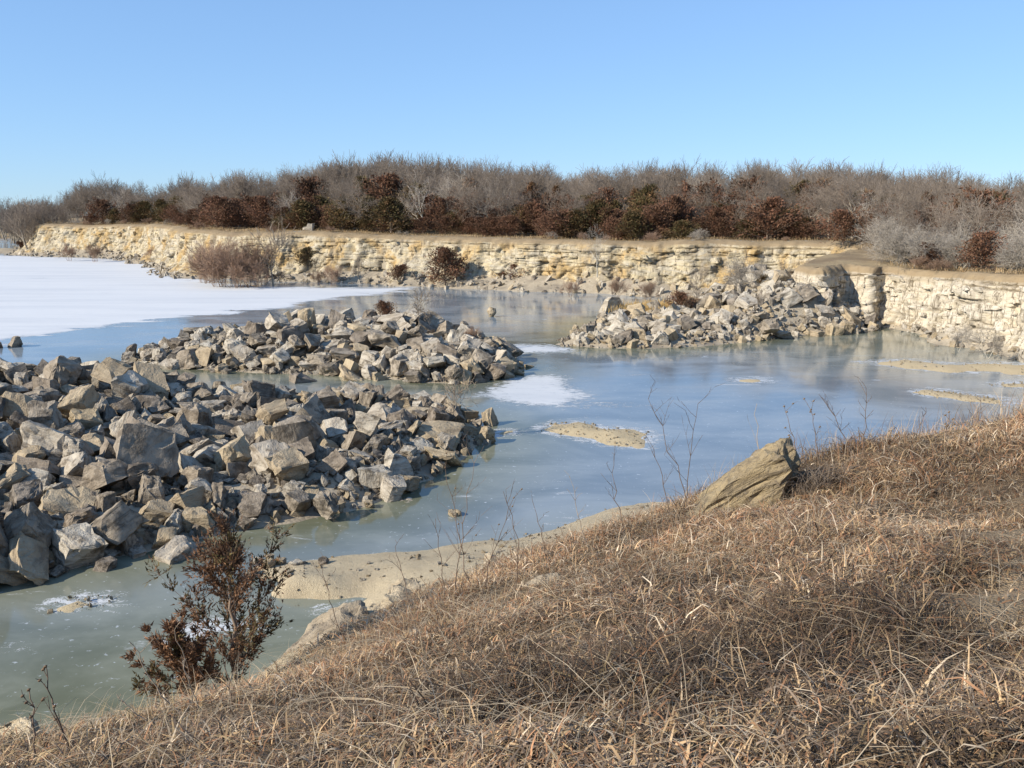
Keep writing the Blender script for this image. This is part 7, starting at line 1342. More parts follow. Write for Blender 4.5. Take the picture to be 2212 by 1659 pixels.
for k, (px, by, ty) in enumerate([(720, 604, 565), (690, 603, 575), (1330, 634, 590), (1400, 638, 600), (330, 556, 525), (150, 551, 520), (205, 553, 522), (1230, 628, 595)]):
    at_foot(px, by, ty, BRUSH[k % 3], "brush_shrub", ("low shrub at the far cliff foot, second right of the thicket", "low shrub at the far cliff foot, first right of the thicket", "low shrub at the far cliff foot left of the pale tree behind the spit", "low shrub at the far cliff foot right behind the large pale boulder", "low shrub at the far cliff foot left of the brown thicket", "low shrub at the cliff foot nearest the far left end", "low shrub at the cliff foot second from the far left end", "low shrub at the far cliff foot above the large pale boulder")[k], "shrub", .9, group="low shrubs along the far cliff foot")
at_foot(1612, 668, 532, SCRUB[1], "bare_tree", "large pale grey leafless tree at the back of the rubble spit", "tree", .62, .8, ("trunk", "crown"))
at_foot(1505, 668, 560, SAPLING[0], "bare_tree", "thin pale leafless sapling between spit and far cliff", "tree", .55, .6, ("trunk", "crown"))
at_foot(1682, 668, 552, SAPLING[2], "bare_tree", "dark forked leafless tree left of the cream headland", "tree", .6, .8, ("trunk", "crown"))
at_foot(1650, 668, 585, GREEN[1], "cedar", "dark green cedar beside the pale tree on the rubble spit", "cedar", 1.0, .8, ("trunk", "crown"))
at_foot(1578, 668, 618, GREEN[2], "cedar", "low dark spreading cedar behind the rubble spit", "cedar", 1.5, .8, ("trunk", "crown"))
at_foot(1468, 674, 626, RUST[3], "cedar", "low brown cedar at the left end behind the rubble spit", "cedar", 1.3, .5, ("trunk", "crown"))
at_foot(1500, 672, 632, BRUSH[1], "brush_shrub", "brown leafless shrub next to the low brown cedar on the spit", "shrub", 1.1, .5)
at_foot(1530, 668, 640, BRUSH[2], "brush_shrub", "purplish leafless shrub in the middle behind the rubble spit", "shrub", 1.2, .5)
at_foot(2070, 755, 690, SCRUB[0], "bare_tree", "thin grey leafless shrub against the cream cliff face", "shrub", .7, .3)
at_foot(2135, 770, 700, SCRUB[2], "brush_shrub", "sprawling grey leafless shrub at the foot of the cream cliff", "shrub", .9, .3)
at_foot(905, 715, 606, SAPLING[0], "bare_tree", "small leafless sapling standing on top of the farther rubble islet", "tree", .8, 1.4, ("trunk", "crown"))
at_foot(832, 710, 645, RUST[1], "cedar", "small rust cedar standing on top of the farther rubble islet", "cedar", .8, 1.4, ("trunk", "crown"))
at_foot(1015, 745, 700, BRUSH[0], "brush_shrub", "dark twiggy shrub on the right end of the farther rubble islet", "shrub", .9, 1.0)
at_foot(1085, 790, 765, BRUSH[1], "brush_shrub", "low twiggy shrub at the right waterline of the farther rubble islet", "shrub", .9, .2)
at_foot(978, 934, 785, SAPLING[1], "bare_tree", "slim leafless sapling at the right tip of the nearer rubble heap", "tree", .62, .3, ("trunk", "crown"))
at_foot(955, 925, 870, BRUSH[2], "brush_shrub", "small twiggy shrub beside the slim sapling at the nearer heap", "shrub", .9, .4)

clear_rim = [q for q in allrim if not (q[1] < 78 and 1735 < to_px(q)[0] < 1915)]
for i in range(46):
    q = clear_rim[rs.randint(0, len(clear_rim))]
    px = to_px(q)[0]
    if not 110 < px < 2212: continue
    plant("brink_shrub", BRUSH[rs.randint(3)] if rs.rand() < .7 else SCRUB[rs.randint(3)], Vector((q[0], q[1] + .3, q[2] - .05)), rs.uniform(.5, 1.5), rs.rand() * 6.28, f"small bare rim shrub {mark(px)}", "shrub", "small shrubs along the rim", rs.uniform(1, 1.6), ("stem", "twigs"))
# small pale slabs glimpsed among the cedars
for k, (px, ty, r_) in enumerate(((684, 476, 104), (676, 488, 103))):
    p = stand(px, rim_at(px, fr) + 1.2 + .4 * k)
    o = link("stone_slab", rock_mesh(70 + k, "block", 2), ROCK_MATS["pale banded"], None, (p.x, p.y, p.z + .4 - .2 * k), category="stone",
             label=("pale upright stone slab at the brink among the rust cedars", "low pale stone just left of the upright slab at the brink")[k])
    o.scale = (1.3 - .3 * k, .6, 1.3 - .6 * k)

# dead grass along the brink and on the spit
def blades(P, length, width, lean, tint, seed, segs=3, curl=.6, zdir=None):
    """curved blades as strips: arrays of root points, lengths, widths, lean angles, colours"""
    R = np.random.RandomState(seed)
    n = len(P)
    az = R.rand(n) * 6.283
    out = np.stack([np.cos(az), np.sin(az), np.zeros(n)], -1)
    tw = az + 1.57 + R.randn(n) * .5
    side = np.stack([np.cos(tw), np.sin(tw), R.randn(n) * .25], -1)
    th = lean.copy(); p = P.copy()
    rows = []
    for k in range(segs + 1):
        t = k / segs
        w = width * (1 - t ** 1.6 * .92) * (.75 + .25 * min(1, 4 * t + .2))
        rows.append(p - side * w[:, None] / 2); rows.append(p + side * w[:, None] / 2)
        step = (length / segs)[:, None]
        p = p + (out * np.sin(th)[:, None] + np.array([[0, 0, 1.0]]) * np.cos(th)[:, None]) * step
        th = th + curl * (.4 + R.rand(n)) * (1.0)
    V = np.stack(rows, 1).reshape(-1, 3)
    m = 2 * (segs + 1)
    base = (np.arange(n) * m)[:, None, None]
    k = np.arange(segs) * 2
    fc = np.stack([k, k + 1, k + 3, k + 2], -1)[None] + base
    return V, fc.reshape(-1, 4), np.repeat(tint, m, 0)

n = 15000
clear = np.array([i for i, q in enumerate(allrim) if not (q[1] < 78 and 1735 < to_px(q)[0] < 1915)])
i = clear[rs.randint(0, len(clear), n)]
src = allrim[i]
ang = np.arctan2(src[:, 0], src[:, 1]); rr_ = np.hypot(src[:, 0], src[:, 1]) + rs.rand(n) ** 1.6 * 7 - .25
xy = np.stack([rr_ * np.sin(ang), rr_ * np.cos(ang)], -1) + rs.randn(n, 2) * .3
ins = poly_sd(xy, poly2) > .02
xy = xy[ins]; n = len(xy)
P = np.column_stack([xy, plateau_z(xy[:, 0], xy[:, 1]) - .02])
tint = np.array((.36, .27, .155)) * (.6 + .8 * rs.rand(n, 1)) * np.array([[1, .95, .9]]) ** rs.randint(0, 3, (n, 1))
V, fc, T = blades(P, .2 + .35 * rs.rand(n), .03 + .03 * rs.rand(n), .3 + .5 * rs.rand(n), tint, 5, 2)
link("brink_grass", mesh_data("brink_grass", V, fc, {"tint": T}), STRAW, kind="stuff")
n = 2600
c = np.array([onz(1425 + 45 * rs.randn(), 672 + 5 * rs.randn(), .25) for _ in range(n)])
V, fc, T = blades(c, .5 + .4 * rs.rand(n), .03 + .02 * rs.rand(n), .1 + .3 * rs.rand(n), np.array((.5, .34, .14)) * (.7 + .6 * rs.rand(n, 1)), 6, 2, .3)
link("golden_grass", mesh_data("golden_grass", V, fc, {"tint": T}), STRAW, kind="stuff")

# ------------------------------------------------------------------ the grassy bank in front
def tps_fit(P, z, lam=.02):
    n = len(P)
    d2 = ((P[:, None] - P[None]) ** 2).sum(-1)
    K = np.where(d2 > 0, .5 * d2 * np.log(d2 + 1e-12), 0) + lam * np.eye(n)
    Q = np.column_stack([np.ones(n), P])
    A = np.block([[K, Q], [Q.T, np.zeros((3, 3))]])
    return np.linalg.solve(A, np.r_[z, 0, 0, 0])
def tps_eval(P, w, X):
    out = np.empty(len(X))
    for a in range(0, len(X), 20000):
        x = X[a:a + 20000]
        d2 = ((x[:, None] - P[None]) ** 2).sum(-1)
        out[a:a + 20000] = (.5 * d2 * np.log(d2 + 1e-12)) @ w[:len(P)] + w[len(P)] + x @ w[len(P) + 1:]
    return out
BANK_R = [(0, 1659, 4.2), (500, 1659, 3.3), (1106, 1659, 2.75), (1700, 1659, 2.55), (2212, 1659, 2.6), (0, 1625, 5.0), (150, 1603, 5.4), (330, 1556, 6.0), (500, 1535, 6.4), (620, 1480, 7.0), (800, 1395, 7.7), (1000, 1332, 8.4),
          (1200, 1240, 9.4), (1400, 1148, 10.8), (1500, 1116, 11.6), (1740, 1000, 13.4), (2000, 955, 15.5), (2212, 910, 18), (1106, 1450, 4.3), (1106, 1320, 6.2), (1700, 1400, 4.4), (1700, 1200, 7.2),
          (2212, 1400, 4.2), (2212, 1150, 8.0), (700, 1550, 4.9), (1400, 1250, 7.0), (2000, 1060, 10.8), (380, 1600, 4.7), (505, 1500, 9.6), (400, 1525, 9.3), (700, 1390, 11.4), (640, 1405, 11.4), (800, 1330, 11.8), (900, 1285, 12.2)]
BANK_Z = [(700, 1240, .2), (850, 1232, .3), (1000, 1212, .35), (620, 1228, .12), (600, 1262, .2), (640, 1278, .14), (560, 1236, .1), (700, 1286, .1), (800, 1280, .16), (900, 1265, .35), (700, 1312, -.14), (640, 1322, -.25), (800, 1302, -.08), (740, 1318, -.15), (570, 1300, -.35),
          (620, 1212, 0), (800, 1194, 0), (1000, 1176, 0), (1180, 1142, 0), (1290, 1108, 0), (1440, 1084, -.02), (1250, 1135, .3), (1150, 1180, .5), (1050, 1225, .6), (1400, 1100, .35),
          (500, 1230, -.35), (620, 1185, -.5), (800, 1165, -.5), (1000, 1146, -.6), (1180, 1110, -.6), (1290, 1078, -.6), (1440, 1060, -.6), (400, 1330, -.6), (250, 1470, -.5), (0, 1545, -.5)]
pts3 = [atr(*p) for p in BANK_R] + [onz(*p) for p in BANK_Z]
pts3 += [np.array(p, float) for p in ((0, -4, 6.9), (6, -3, 7.0), (-5, -2, 6.0), (-8, 2, 4.6), (-13, 5, .3), (-16, 6, -1), (9, 3, 6.4), (14, 6, 6.0), (20, 10, 5.6), (26, 14, 5.2), (33, 16, 5.2), (-12, -3, 3.5), (14, -3, 7),
                                      (30, 6, 6), (6.5, 20, 0.2), (9.3, 20.5, .1), (13, 22, 0), (18, 25, 0), (24, 29, -.1), (8, 23.5, -.8), (14, 26, -.9), (20, 30, -.9), (28, 35, -.9), (-9.5, 9.3, -.2), (-7.2, 10.4, -.1), (-5.0, 11.4, .0))]
pts3 = np.array(pts3)
tw_ = tps_fit(pts3[:, :2], pts3[:, 2])
REACH = np.array([onz(*q)[:2] for q in ((-500, 1600), (0, 1535), (250, 1450), (430, 1330), (470, 1240), (520, 1185), (640, 1170), (1000, 1145), (1290, 1078), (1500, 1050), (1740, 1000), (2000, 965), (2300, 925), (2800, 930))] + [(40, 24), (60, -10), (-30, -10)])
def bank_raw(xy):
    """the fitted surface, held under the ice everywhere beyond the shore"""
    xy = np.asarray(xy, float)
    sd = poly_sd(xy, REACH)
    return np.where(sd > 0, tps_eval(pts3[:, :2], tw_, xy), -.5) + np.minimum(0, sd) * .1
def bank_z(xy):
    xy = np.asarray(xy, float)
    z = bank_raw(xy)
    k = sstep(.2, 1.5, z)
    return np.minimum(z, 7.2) + k * (.13 * fbm(xy[:, 0] * .9, xy[:, 1] * .9, 91) + .05 * fbm(xy[:, 0] * 3, xy[:, 1] * 3, 92)) + .025 * fbm(xy[:, 0] * 2.2, xy[:, 1] * 2.2, 93) + .09 * (1 - k) * fbm(xy[:, 0] * .8, xy[:, 1] * .8, 94)
def on_bank(px, py, r0=2.0, r1=30.0):
    """where the sight line of a picture point meets the bank"""
    rr = np.linspace(r0, r1, 400)
    q = np.array([atr(px, py, r) for r in rr])
    hit = np.nonzero(q[:, 2] <= bank_z(q[:, :2]))[0]
    return q[hit[0]] if len(hit) else q[-1]
xs, ys = np.arange(-17, 36, .17), np.arange(-5, 36, .15)
X, Y = np.meshgrid(xs, ys, indexing='ij')
XY = np.stack([X.ravel(), Y.ravel()], -1)
Zb = bank_z(XY)
PATH = pxy = np.array([on_bank(*p)[:2] for p in ((2150, 1130), (2230, 1090), (2260, 1250), (2260, 1500), (2150, 1480), (2090, 1380), (2120, 1250))])
def grassy(xy, z):
    g = sstep(1.0, 2.3, z + .5 * fbm(xy[:, 0] * .7, xy[:, 1] * .7, 95)) 
    r = np.hypot(xy[:, 0], xy[:, 1]); az = np.arctan2(xy[:, 0], xy[:, 1])
    slope_bare = sstep(-.12, -.3, az) * sstep(7.2, 8.6, r + .8 * fbm(xy[:, 0], xy[:, 1], 96))
    return np.clip(g * (1 - .85 * slope_bare), 0, 1)
def on_path(xy): return sstep(-.35, .3, poly_sd(xy, PATH) + .3 * fbm(xy[:, 0] * 1.5, xy[:, 1] * 1.5, 97))
gr = grassy(XY, Zb)
bm_ = NT("bank_soil", .95, .1)
p = bm_.pos()
thatch = bm_.mix(bm_.rng(bm_.noise(p, 9, 6, .7), .35, .65), (.07, .046, .027), (.17, .115, .066))
thatch = bm_.mix(bm_.rng(bm_.noise(p, 40, 3, .6), .55, .7, 0, .6), thatch, (.36, .28, .18))
vo = bm_.n("ShaderNodeTexVoronoi"); bm_.set(vo.inputs["Vector"], p); vo.inputs["Scale"].default_value = 60
sp = bm_.n("ShaderNodeSeparateColor"); bm_.set(sp.inputs[0], vo.outputs["Color"])
sand = bm_.mix(sp.outputs[0], (.52, .435, .295), (.42, .34, .225))
sand = bm_.mix(bm_.rng(bm_.noise(p, .9, 5), .45, .7, 0, .6), sand, (.38, .31, .21))
sand = bm_.mix(bm_.rng(bm_.noise(p, 11, 5, .7), .52, .68, 0, .5), sand, (.3, .24, .16))
sand = bm_.mix(bm_.rng(bm_.noise(p, 2.2, 5, .65), .5, .7, 0, .4), sand, (.35, .28, .185))
path_c = bm_.mix(bm_.noise(p, 18, 5, .7), (.2, .14, .085), (.42, .32, .2))
c = bm_.mix(bm_.attr("grassy", "Fac"), sand, thatch)
c = bm_.mix(bm_.attr("path", "Fac"), c, path_c)
bm_.color(c)
bm_.bump(bm_.math('ADD', bm_.noise(p, 7, 6, .7), bm_.math('MULTIPLY', vo.outputs["Distance"], -.5)), .8, .05)
link("bank", mesh_data("bank", np.column_stack([XY, Zb]), grid_faces(len(xs), len(ys)), {"grassy": gr, "path": on_path(XY)}, True), bm_.m, kind="structure")

# stones of the beach and the bank
def outline_rock(label, outline, r, thick, mat, seed, cuts=4, amp=1.0, cat="boulder", dz=0.0):
    """solid stone from a seen outline at range r, with real thickness before and behind"""
    R = random.Random(seed)
    pts = [Vector(atr(x, y, r)) + Vector((0, 0, dz)) for x, y in outline]
    cen = sum(pts, Vector()) / len(pts)
    view = Vector((cen.x, cen.y, 0)).normalized()
    bm = bmesh.new()
    for q in pts:
        for s, sh in ((-1, .8), (-.35, 1.0), (.5, .97), (1, .75)):
            low = Vector((0, 0, -.25 * thick)) if q.z < cen.z else Vector()
            bm.verts.new(cen + (q - cen) * sh * R.uniform(.94, 1.0) + view * (s * thick * R.uniform(.8, 1.1)) + low - cen)
    bmesh.ops.convex_hull(bm, input=bm.verts)
    bmesh.ops.delete(bm, geom=[v for v in bm.verts if not v.link_faces], context='VERTS')
    bmesh.ops.triangulate(bm, faces=bm.faces[:])
    bmesh.ops.subdivide_edges(bm, edges=bm.edges[:], cuts=cuts, use_grid_fill=True)
    bmesh.ops.triangulate(bm, faces=bm.faces[:])
    bm.normal_update()
    off = Vector((seed * 1.3, seed * 2.1, 0)); new = []
    for v in bm.verts:
        p = v.co
        w = p.z * 5 - 3.2 * p.x
        d = mnoise.noise(Vector((w, p.y * 1.2, seed))) * .017 + mnoise.noise(p * 2.2 + off) * .07 + mnoise.noise(p * 5.5 + off) * .05 + mnoise.noise(p * 10 + off) * .034 + mnoise.noise(p * 22 + off) * .02
        d -= max(0, mnoise.noise(p * 3.4 + off * 2) - .2) * .24 + max(0, mnoise.noise(p * 7 + off) - .3) * .12
        new.append(p + v.normal * d * amp)
    for v, q in zip(bm.verts, new): v.co = q
    me = bpy.data.meshes.new("rock"); bm.to_mesh(me); bm.free()
    co = np.empty(len(me.vertices) * 3, np.float32); me.vertices.foreach_get("co", co)
    a = me.attributes.new("lc", 'FLOAT_VECTOR', 'POINT'); lc = co.reshape(-1, 3).copy()
    lc[:, 2] = lc[:, 2] * .84 - lc[:, 0] * .54                      # beds tilted with the slab
    a.data.foreach_set("vector", np.ascontiguousarray(lc.ravel() * 1.5 + np.float32(seed)))
    me.polygons.foreach_set("use_smooth", np.ones(len(me.polygons), bool)); me.set_sharp_from_angle(angle=math.radians(35))
    me.materials.append(mat)
    return link("boulder", me, None, None, cen, label=label, category=cat)
OCHRE = rock_material("rock_ochre", (.33, .255, .14), (.235, .185, .115), (.13, .105, .07), .52, .6)
LEDGE = rock_material("rock_ledge", (.38, .32, .23), (.28, .23, .165), (.12, .1, .075), .5, .8)
PALE_SAND = rock_material("rock_sandy", (.5, .42, .29), (.4, .32, .21), (.2, .16, .11), .62, .4)
yr = on_bank(1600, 1100)
yr_r = math.hypot(yr[0], yr[1]) + .45
outline_rock("big ochre wedge-shaped boulder standing in the dead grass at the edge of the bank",
             [(1455, 1122), (1500, 1080), (1560, 1030), (1610, 994), (1655, 962), (1690, 947), (1714, 960), (1730, 988), (1726, 1036), (1690, 1072), (1590, 1112), (1500, 1140)], yr_r, .36, OCHRE, 3, 5)
outline_rock("flat layered stone ledge by the little inlet right of the rusty cedar", [(600, 1420), (632, 1394), (690, 1352), (738, 1318), (782, 1312), (800, 1330), (776, 1352), (715, 1384), (650, 1424)], 11.5, .42, LEDGE, 8)
outline_rock("pale orange-stained flat stone above the inlet at the end of the sand beach", [(834, 1272), (860, 1262), (910, 1266), (918, 1285), (880, 1300), (840, 1298)], 12.7, .4, PALE_SAND, 9, 3)
outline_rock("pale half-buried stone right beside the layered ledge in the grass edge", [(794, 1318), (830, 1305), (868, 1308), (872, 1330), (830, 1342), (796, 1338)], 11.9, .35, PALE_SAND, 10, 3)
outline_rock("flat mossy stone sunk in the dead grass below the curved weed", [(1115, 1262), (1160, 1240), (1215, 1228), (1240, 1240), (1190, 1265), (1130, 1282)], math.hypot(*on_bank(1180, 1262)[:2]) + .1, .25, LEDGE, 11, 3, 1.0, "boulder", -.13)
outline_rock("stony ledge at the bottom left picture corner beside the water", [(-30, 1612), (20, 1592), (70, 1586), (100, 1600), (60, 1622), (-30, 1632)], math.hypot(*on_bank(40, 1615)[:2]) + .25, .3, PALE_SAND, 12, 3)
outline_rock("bright yellowish rounded stone at the inner edge of the sand beach", [(1040, 1222), (1046, 1204), (1062, 1200), (1072, 1212), (1066, 1226)], 14.2, .15, PALE_SAND, 13, 3)
for k, (px, py, w, h, t, lab) in enumerate([(578, 1226, 34, 20, "tan", "largest pale stone at the left tip of the sand beach"), (552, 1216, 22, 12, "pale banded", "flat stone at the extreme left tip of the sand beach"),
                                            (606, 1218, 26, 14, "tan", "tan stone just right of the largest stone at the beach tip"), (640, 1222, 40, 14, "pale banded", "long flat stone on the left part of the sand beach"),
                                            (700, 1218, 24, 16, "dark lichened", "small dark stone casting a shadow on the sand beach"), (582, 1206, 18, 10, "tan", "small stone at the ice edge of the beach tip"),
                                            (545, 1240, 22, 12, "grey weathered", "grey stone in the ice just below the beach tip"), (625, 1240, 26, 12, "tan", "low stone half sunk in the sand behind the cedar tip")]):
    single_rock("stone", px, py, w, h, ("boulder", "slab", "block", "wedge")[k % 4], t, lab, 300 + k, k * .8, .25, 1.0, .08, "stone")
pebbles = []
for q in range(16000):
    p = np.array([rs.uniform(-9, 14), rs.uniform(10.5, 23.5)])
    z = float(bank_raw(p[None])[0])
    if -.05 < z < 1.3 and rs.rand() < sstep(.35, .7, vnoise(p[:1] * 1.3, p[1:] * 1.3, 131))[0] + .12:
        s = .018 + .11 * rs.rand() ** 7
        pebbles.append((rs.randint(8), int(rs.choice(4, p=(.4, .0, .0, .6))), Matrix.LocRotScale(Vector((*p, float(bank_z(p[None])[0]) + s * .1)), Euler(rs.rand(3) * 6.28), Vector((s, s, s * .8)))))
for b in BARS[:4] + BARS[5:6]:
    poly = pxpoly(b); lo, hi = poly.min(0), poly.max(0)
    for q in range(420 if b is not BARS[5] else 90):
        p = lo + rs.rand(2) * (hi - lo)
        sd = float(poly_sd(p[None], poly)[0])
        if sd < -.15: continue
        s = .02 + .1 * rs.rand() ** 6
        pebbles.append((rs.randint(8), int(rs.choice(4, p=(.4, .0, .0, .6))), Matrix.LocRotScale(Vector((*p, max(0, min(.14, .02 + sd * .13)) + .01)), Euler(rs.rand(3) * 6.28), Vector((s, s, s * .8)))))
PEBBLE_SHAPES = [rock_mesh(i + 60, k, 0) for i, k in enumerate(ROCK_KINDS[:8])]
joined_rocks("gravel", pebbles, PEBBLE_SHAPES + [None] * 10)

# dead grass, blade by blade
def scatter(n, r0, r1, keep):
    az = np.radians(rs.uniform(-42, 42, n)); r = np.sqrt(rs.uniform(r0 * r0, r1 * r1, n))
    xy = np.stack([r * np.sin(az), r * np.cos(az)], -1)
    z = bank_z(xy)
    k = rs.rand(n) < keep(xy, z)
    return np.column_stack([xy[k], z[k] - .01])
def dens(xy, z):
    clump = .25 + 1.0 * sstep(.2, .7, .6 * vnoise(xy[:, 0] * 1.9, xy[:, 1] * 1.9, 101) + .4 * vnoise(xy[:, 0] * 5, xy[:, 1] * 5, 111))
    return grassy(xy, z) * clump * (1 - .45 * on_path(xy)) * np.clip(1.25 - .012 * np.hypot(xy[:, 0], xy[:, 1]), 0, 1)
PAL = np.array([(.32, .175, .095), (.42, .29, .165), (.6, .485, .345), (.235, .175, .125), (.36, .26, .14), (.12, .083, .055)])
def blade_tint(P):
    n = len(P)
    m = vnoise(P[:, 0] * .5, P[:, 1] * .5, 102); m2 = vnoise(P[:, 0] * 1.1 + 9, P[:, 1] * 1.1, 103)
    r = np.hypot(P[:, 0], P[:, 1])
    matted_shade = sstep(.45, .75, vnoise(P[:, 0] * .7 + 3, P[:, 1] * .7, 108)) * sstep(9, 4, r)  # matted patches near the camera; darker blades paint in their shade too
    w = np.stack([.25 + .5 * m * sstep(4, 8, r), .35 + .2 * m2, .12 + .12 * sstep(5, 10, r), .3 * sstep(7, 3, r) + .12, .12 + .3 * sstep(-1, -4, P[:, 0]), .2 + 1.5 * matted_shade], 1)
    w = np.cumsum(w / w.sum(1, keepdims=True), 1)
    i = (rs.rand(n, 1) > w).sum(1).clip(0, 5)
    patch = .62 + .7 * sstep(.25, .75, .6 * vnoise(P[:, 0] * .55 + 5, P[:, 1] * .75, 121) + .4 * vnoise(P[:, 0] * 1.7, P[:, 1] * 2.1, 122))
    return PAL[i] * (.7 + .6 * rs.rand(n, 1)) * patch[:, None]
VV, FF, TT, nv_ = [], [], [], 0
def add_blades(P, length, width, lean, curl, seed, segs, tint=None):
    global nv_
    V, fc, T = blades(P, length, width, lean, blade_tint(P) if tint is None else tint, seed, segs, curl)
    VV.append(V); FF.append(fc + nv_); TT.append(T); nv_ += len(V)
for (r0, r1, n, seed, wmul) in ((1.7, 5, 80000, 1, 1.0), (5, 9, 110000, 2, 1.15), (9, 14, 100000, 3, 1.5), (14, 26, 60000, 4, 2.0)):
    P = scatter(n, r0, r1, dens); m = len(P)
    tall = (.55 + 1.1 * sstep(.3, .8, vnoise(P[:, 0] * 1.1, P[:, 1] * 1.1, 104))) * (1 + .35 * sstep(1, 5, P[:, 0]))
    tall *= (1 - .5 * on_path(P[:, :2])) * (.6 + .4 * sstep(-2.5, -.5, P[:, 0]))
    add_blades(P, (.075 + .19 * rs.rand(m)) * tall, (.0035 + .0085 * rs.rand(m) ** 2) * wmul, .25 + 1.1 * rs.rand(m), .85, seed, 3)
P = scatter(16000, 2, 16, dens); m = len(P)            # long straw lying over the rest
P[:, 2] += .03 + .07 * rs.rand(m)
add_blades(P, .25 + .45 * rs.rand(m), np.full(m, .0032), 1.25 + .3 * rs.rand(m), .3, 11, 3, np.array((.5, .4, .27)) * (.6 + .6 * rs.rand(m, 1)))
def edge_dens(xy, z):
    r = np.hypot(xy[:, 0], xy[:, 1]); az = np.arctan2(xy[:, 0], xy[:, 1])
    line = np.interp(az, np.radians([-32, -22, -12, 0, 6, 12, 18, 24, 30, 38]), [5.0, 6.2, 7.5, 8.8, 10.2, 12, 13.8, 15.6, 17.5, 19])
    return grassy(xy, z) * sstep(3.5, .0, np.abs(r - line)) * (.3 + .7 * vnoise(xy[:, 0] * 1.2, xy[:, 1] * 1.2, 106))
P = scatter(40000, 3.5, 22, edge_dens); m = len(P)     # upright stems along the edge
r_ = np.hypot(P[:, 0], P[:, 1])
add_blades(P, (.16 + .34 * rs.rand(m)) * np.clip(.02 + .065 * r_, .25, 1.1) * (1 + .5 * (P[:, 0] > 2.5) * (rs.rand(m) < .5)), .003 + .00028 * r_, .02 + .35 * rs.rand(m), .3, 12, 3)
P = scatter(2200, 4, 8.5, lambda xy, z: sstep(-1.2, -2.2, xy[:, 0]) * sstep(1.2, 2.2, z) * .9); m = len(P)   # yellow wisps at the lower left
add_blades(P, .08 + .2 * rs.rand(m), np.full(m, .0035), .1 + .5 * rs.rand(m), .35, 13, 3, np.array((.46, .35, .18)) * (.6 + .7 * rs.rand(m, 1)))
def aside(n, seed, r0, r1):
    az = np.radians(rs.uniform(41, 74, n)); r = np.sqrt(rs.uniform(r0 * r0, r1 * r1, n))
    xy = np.stack([r * np.sin(az), r * np.cos(az)], -1)
    P = np.column_stack([xy, bank_z(xy) - .01]); P = P[rs.rand(n) < dens(xy, P[:, 2])]; m = len(P)
    add_blades(P, (.075 + .19 * rs.rand(m)) * 1.2, .005 + .009 * rs.rand(m) ** 2, .25 + 1.1 * rs.rand(m), .85, seed, 2)
aside(26000, 31, 1.7, 6); aside(34000, 32, 6, 20)
link("dead_grass", mesh_data("dead_grass", np.concatenate(VV), np.concatenate(FF), {"tint": np.concatenate(TT)}), STRAW, kind="stuff")

# dark arching tuft beside the ochre boulder
b0 = on_bank(1752, 1062); n = 420
P = np.array(b0)[None] + rs.randn(n, 3) * np.array((.16, .16, 0)); P[:, 2] = bank_z(P[:, :2])
V, fc, T = blades(P, .3 + .35 * rs.rand(n), .007 + .005 * rs.rand(n), .1 + .5 * rs.rand(n), np.array((.2, .155, .115)) * (.5 + 1.1 * rs.rand(n, 1)), 21, 4, .5)
o = link("grass_tuft", mesh_data("tuft", V - b0, fc, {"tint": T}), STRAW, None, tuple(b0), label="dark arching tuft of dead grass against the right side of the ochre boulder", category="grass tuft")

# dry weeds that stand above the bank
def weed(px, py, tx, ty, label, seed, twigs=7, bend=.0, heads=False, tint=(.2, .15, .11), thickness=.0065, fork=.5):
    b = np.array(on_bank(px, py)); b[2] -= .03
    r = math.hypot(b[0], b[1])
    t = np.array(atr(tx, ty, r + .1))
    R = random.Random(seed)
    L = np.linalg.norm(t - b)
    thickness = max(thickness, .0006 * r)
    side = np.array((1.0, 0, 0))
    st = []; prev = b; segs = []; tw = []; hd = []
    for i in range(1, 10):
        f = i / 9
        q = b + (t - b) * f + side * bend * L * math.sin(math.pi * f) + np.array((R.gauss(0, .012), R.gauss(0, .012), 0)) * L
        segs.append((tuple(prev - b), tuple(q - b), thickness * (1 - .65 * (f - 1 / 9)), thickness * (1 - .65 * f))); prev = q; st.append((q, f))
    for k in range(twigs):
        q, f = R.choice(st[2:])
        a = R.uniform(0, 6.28); l = L * R.uniform(.12, .4) * (1.15 - .6 * f)
        d = np.array((math.cos(a) * fork * 1.3, math.sin(a) * fork, R.uniform(.5, 1.0))); d /= np.linalg.norm(d)
        p0 = q
        for j in range(3):
            p1 = p0 + d * l / 3 + np.array((R.gauss(0, .02), R.gauss(0, .02), R.gauss(.01, .02))) * l
            tw.append((tuple(p0 - b), tuple(p1 - b), thickness * .5 * (1 - .25 * j), thickness * .5 * (1 - .25 * (j + 1))))
            if R.random() < .7:
                e = p1 + (d + np.array((R.gauss(0, .6), R.gauss(0, .6), .3))) * l * .25
                tw.append((tuple(p1 - b), tuple(e - b), thickness * .35, thickness * .2))
            p0 = p1
        hd.append(p0)
    e = link("dry_weed", None, None, None, tuple(b), label=label, category="weed", group="dry weeds on the bank")
    v, f_ = tubes(segs, 4); link("stem", mesh_data("stem", v, f_, {"tint": paint(v, tint, R)}, True), BARK, e)
    if tw:
        v, f_ = tubes(tw, 3); link("twigs", mesh_data("twigs", v, f_, {"tint": paint(v, tint, R)}), BARK, e)
    if heads:
        hs = rock_mesh(500, "boulder", 1)
        a = hs.attributes.new("tint", 'FLOAT_VECTOR', 'POINT'); a.data.foreach_set("vector", np.tile(np.array((.16, .11, .07), np.float32), len(hs.vertices)))
        hs.materials.append(BARK)
        for q in hd[:5] + [t]:
            h = link("seed_head", hs, None, e, tuple(np.array(q) - b)); h.scale = (max(.022, .0028 * r),) * 3
    return e
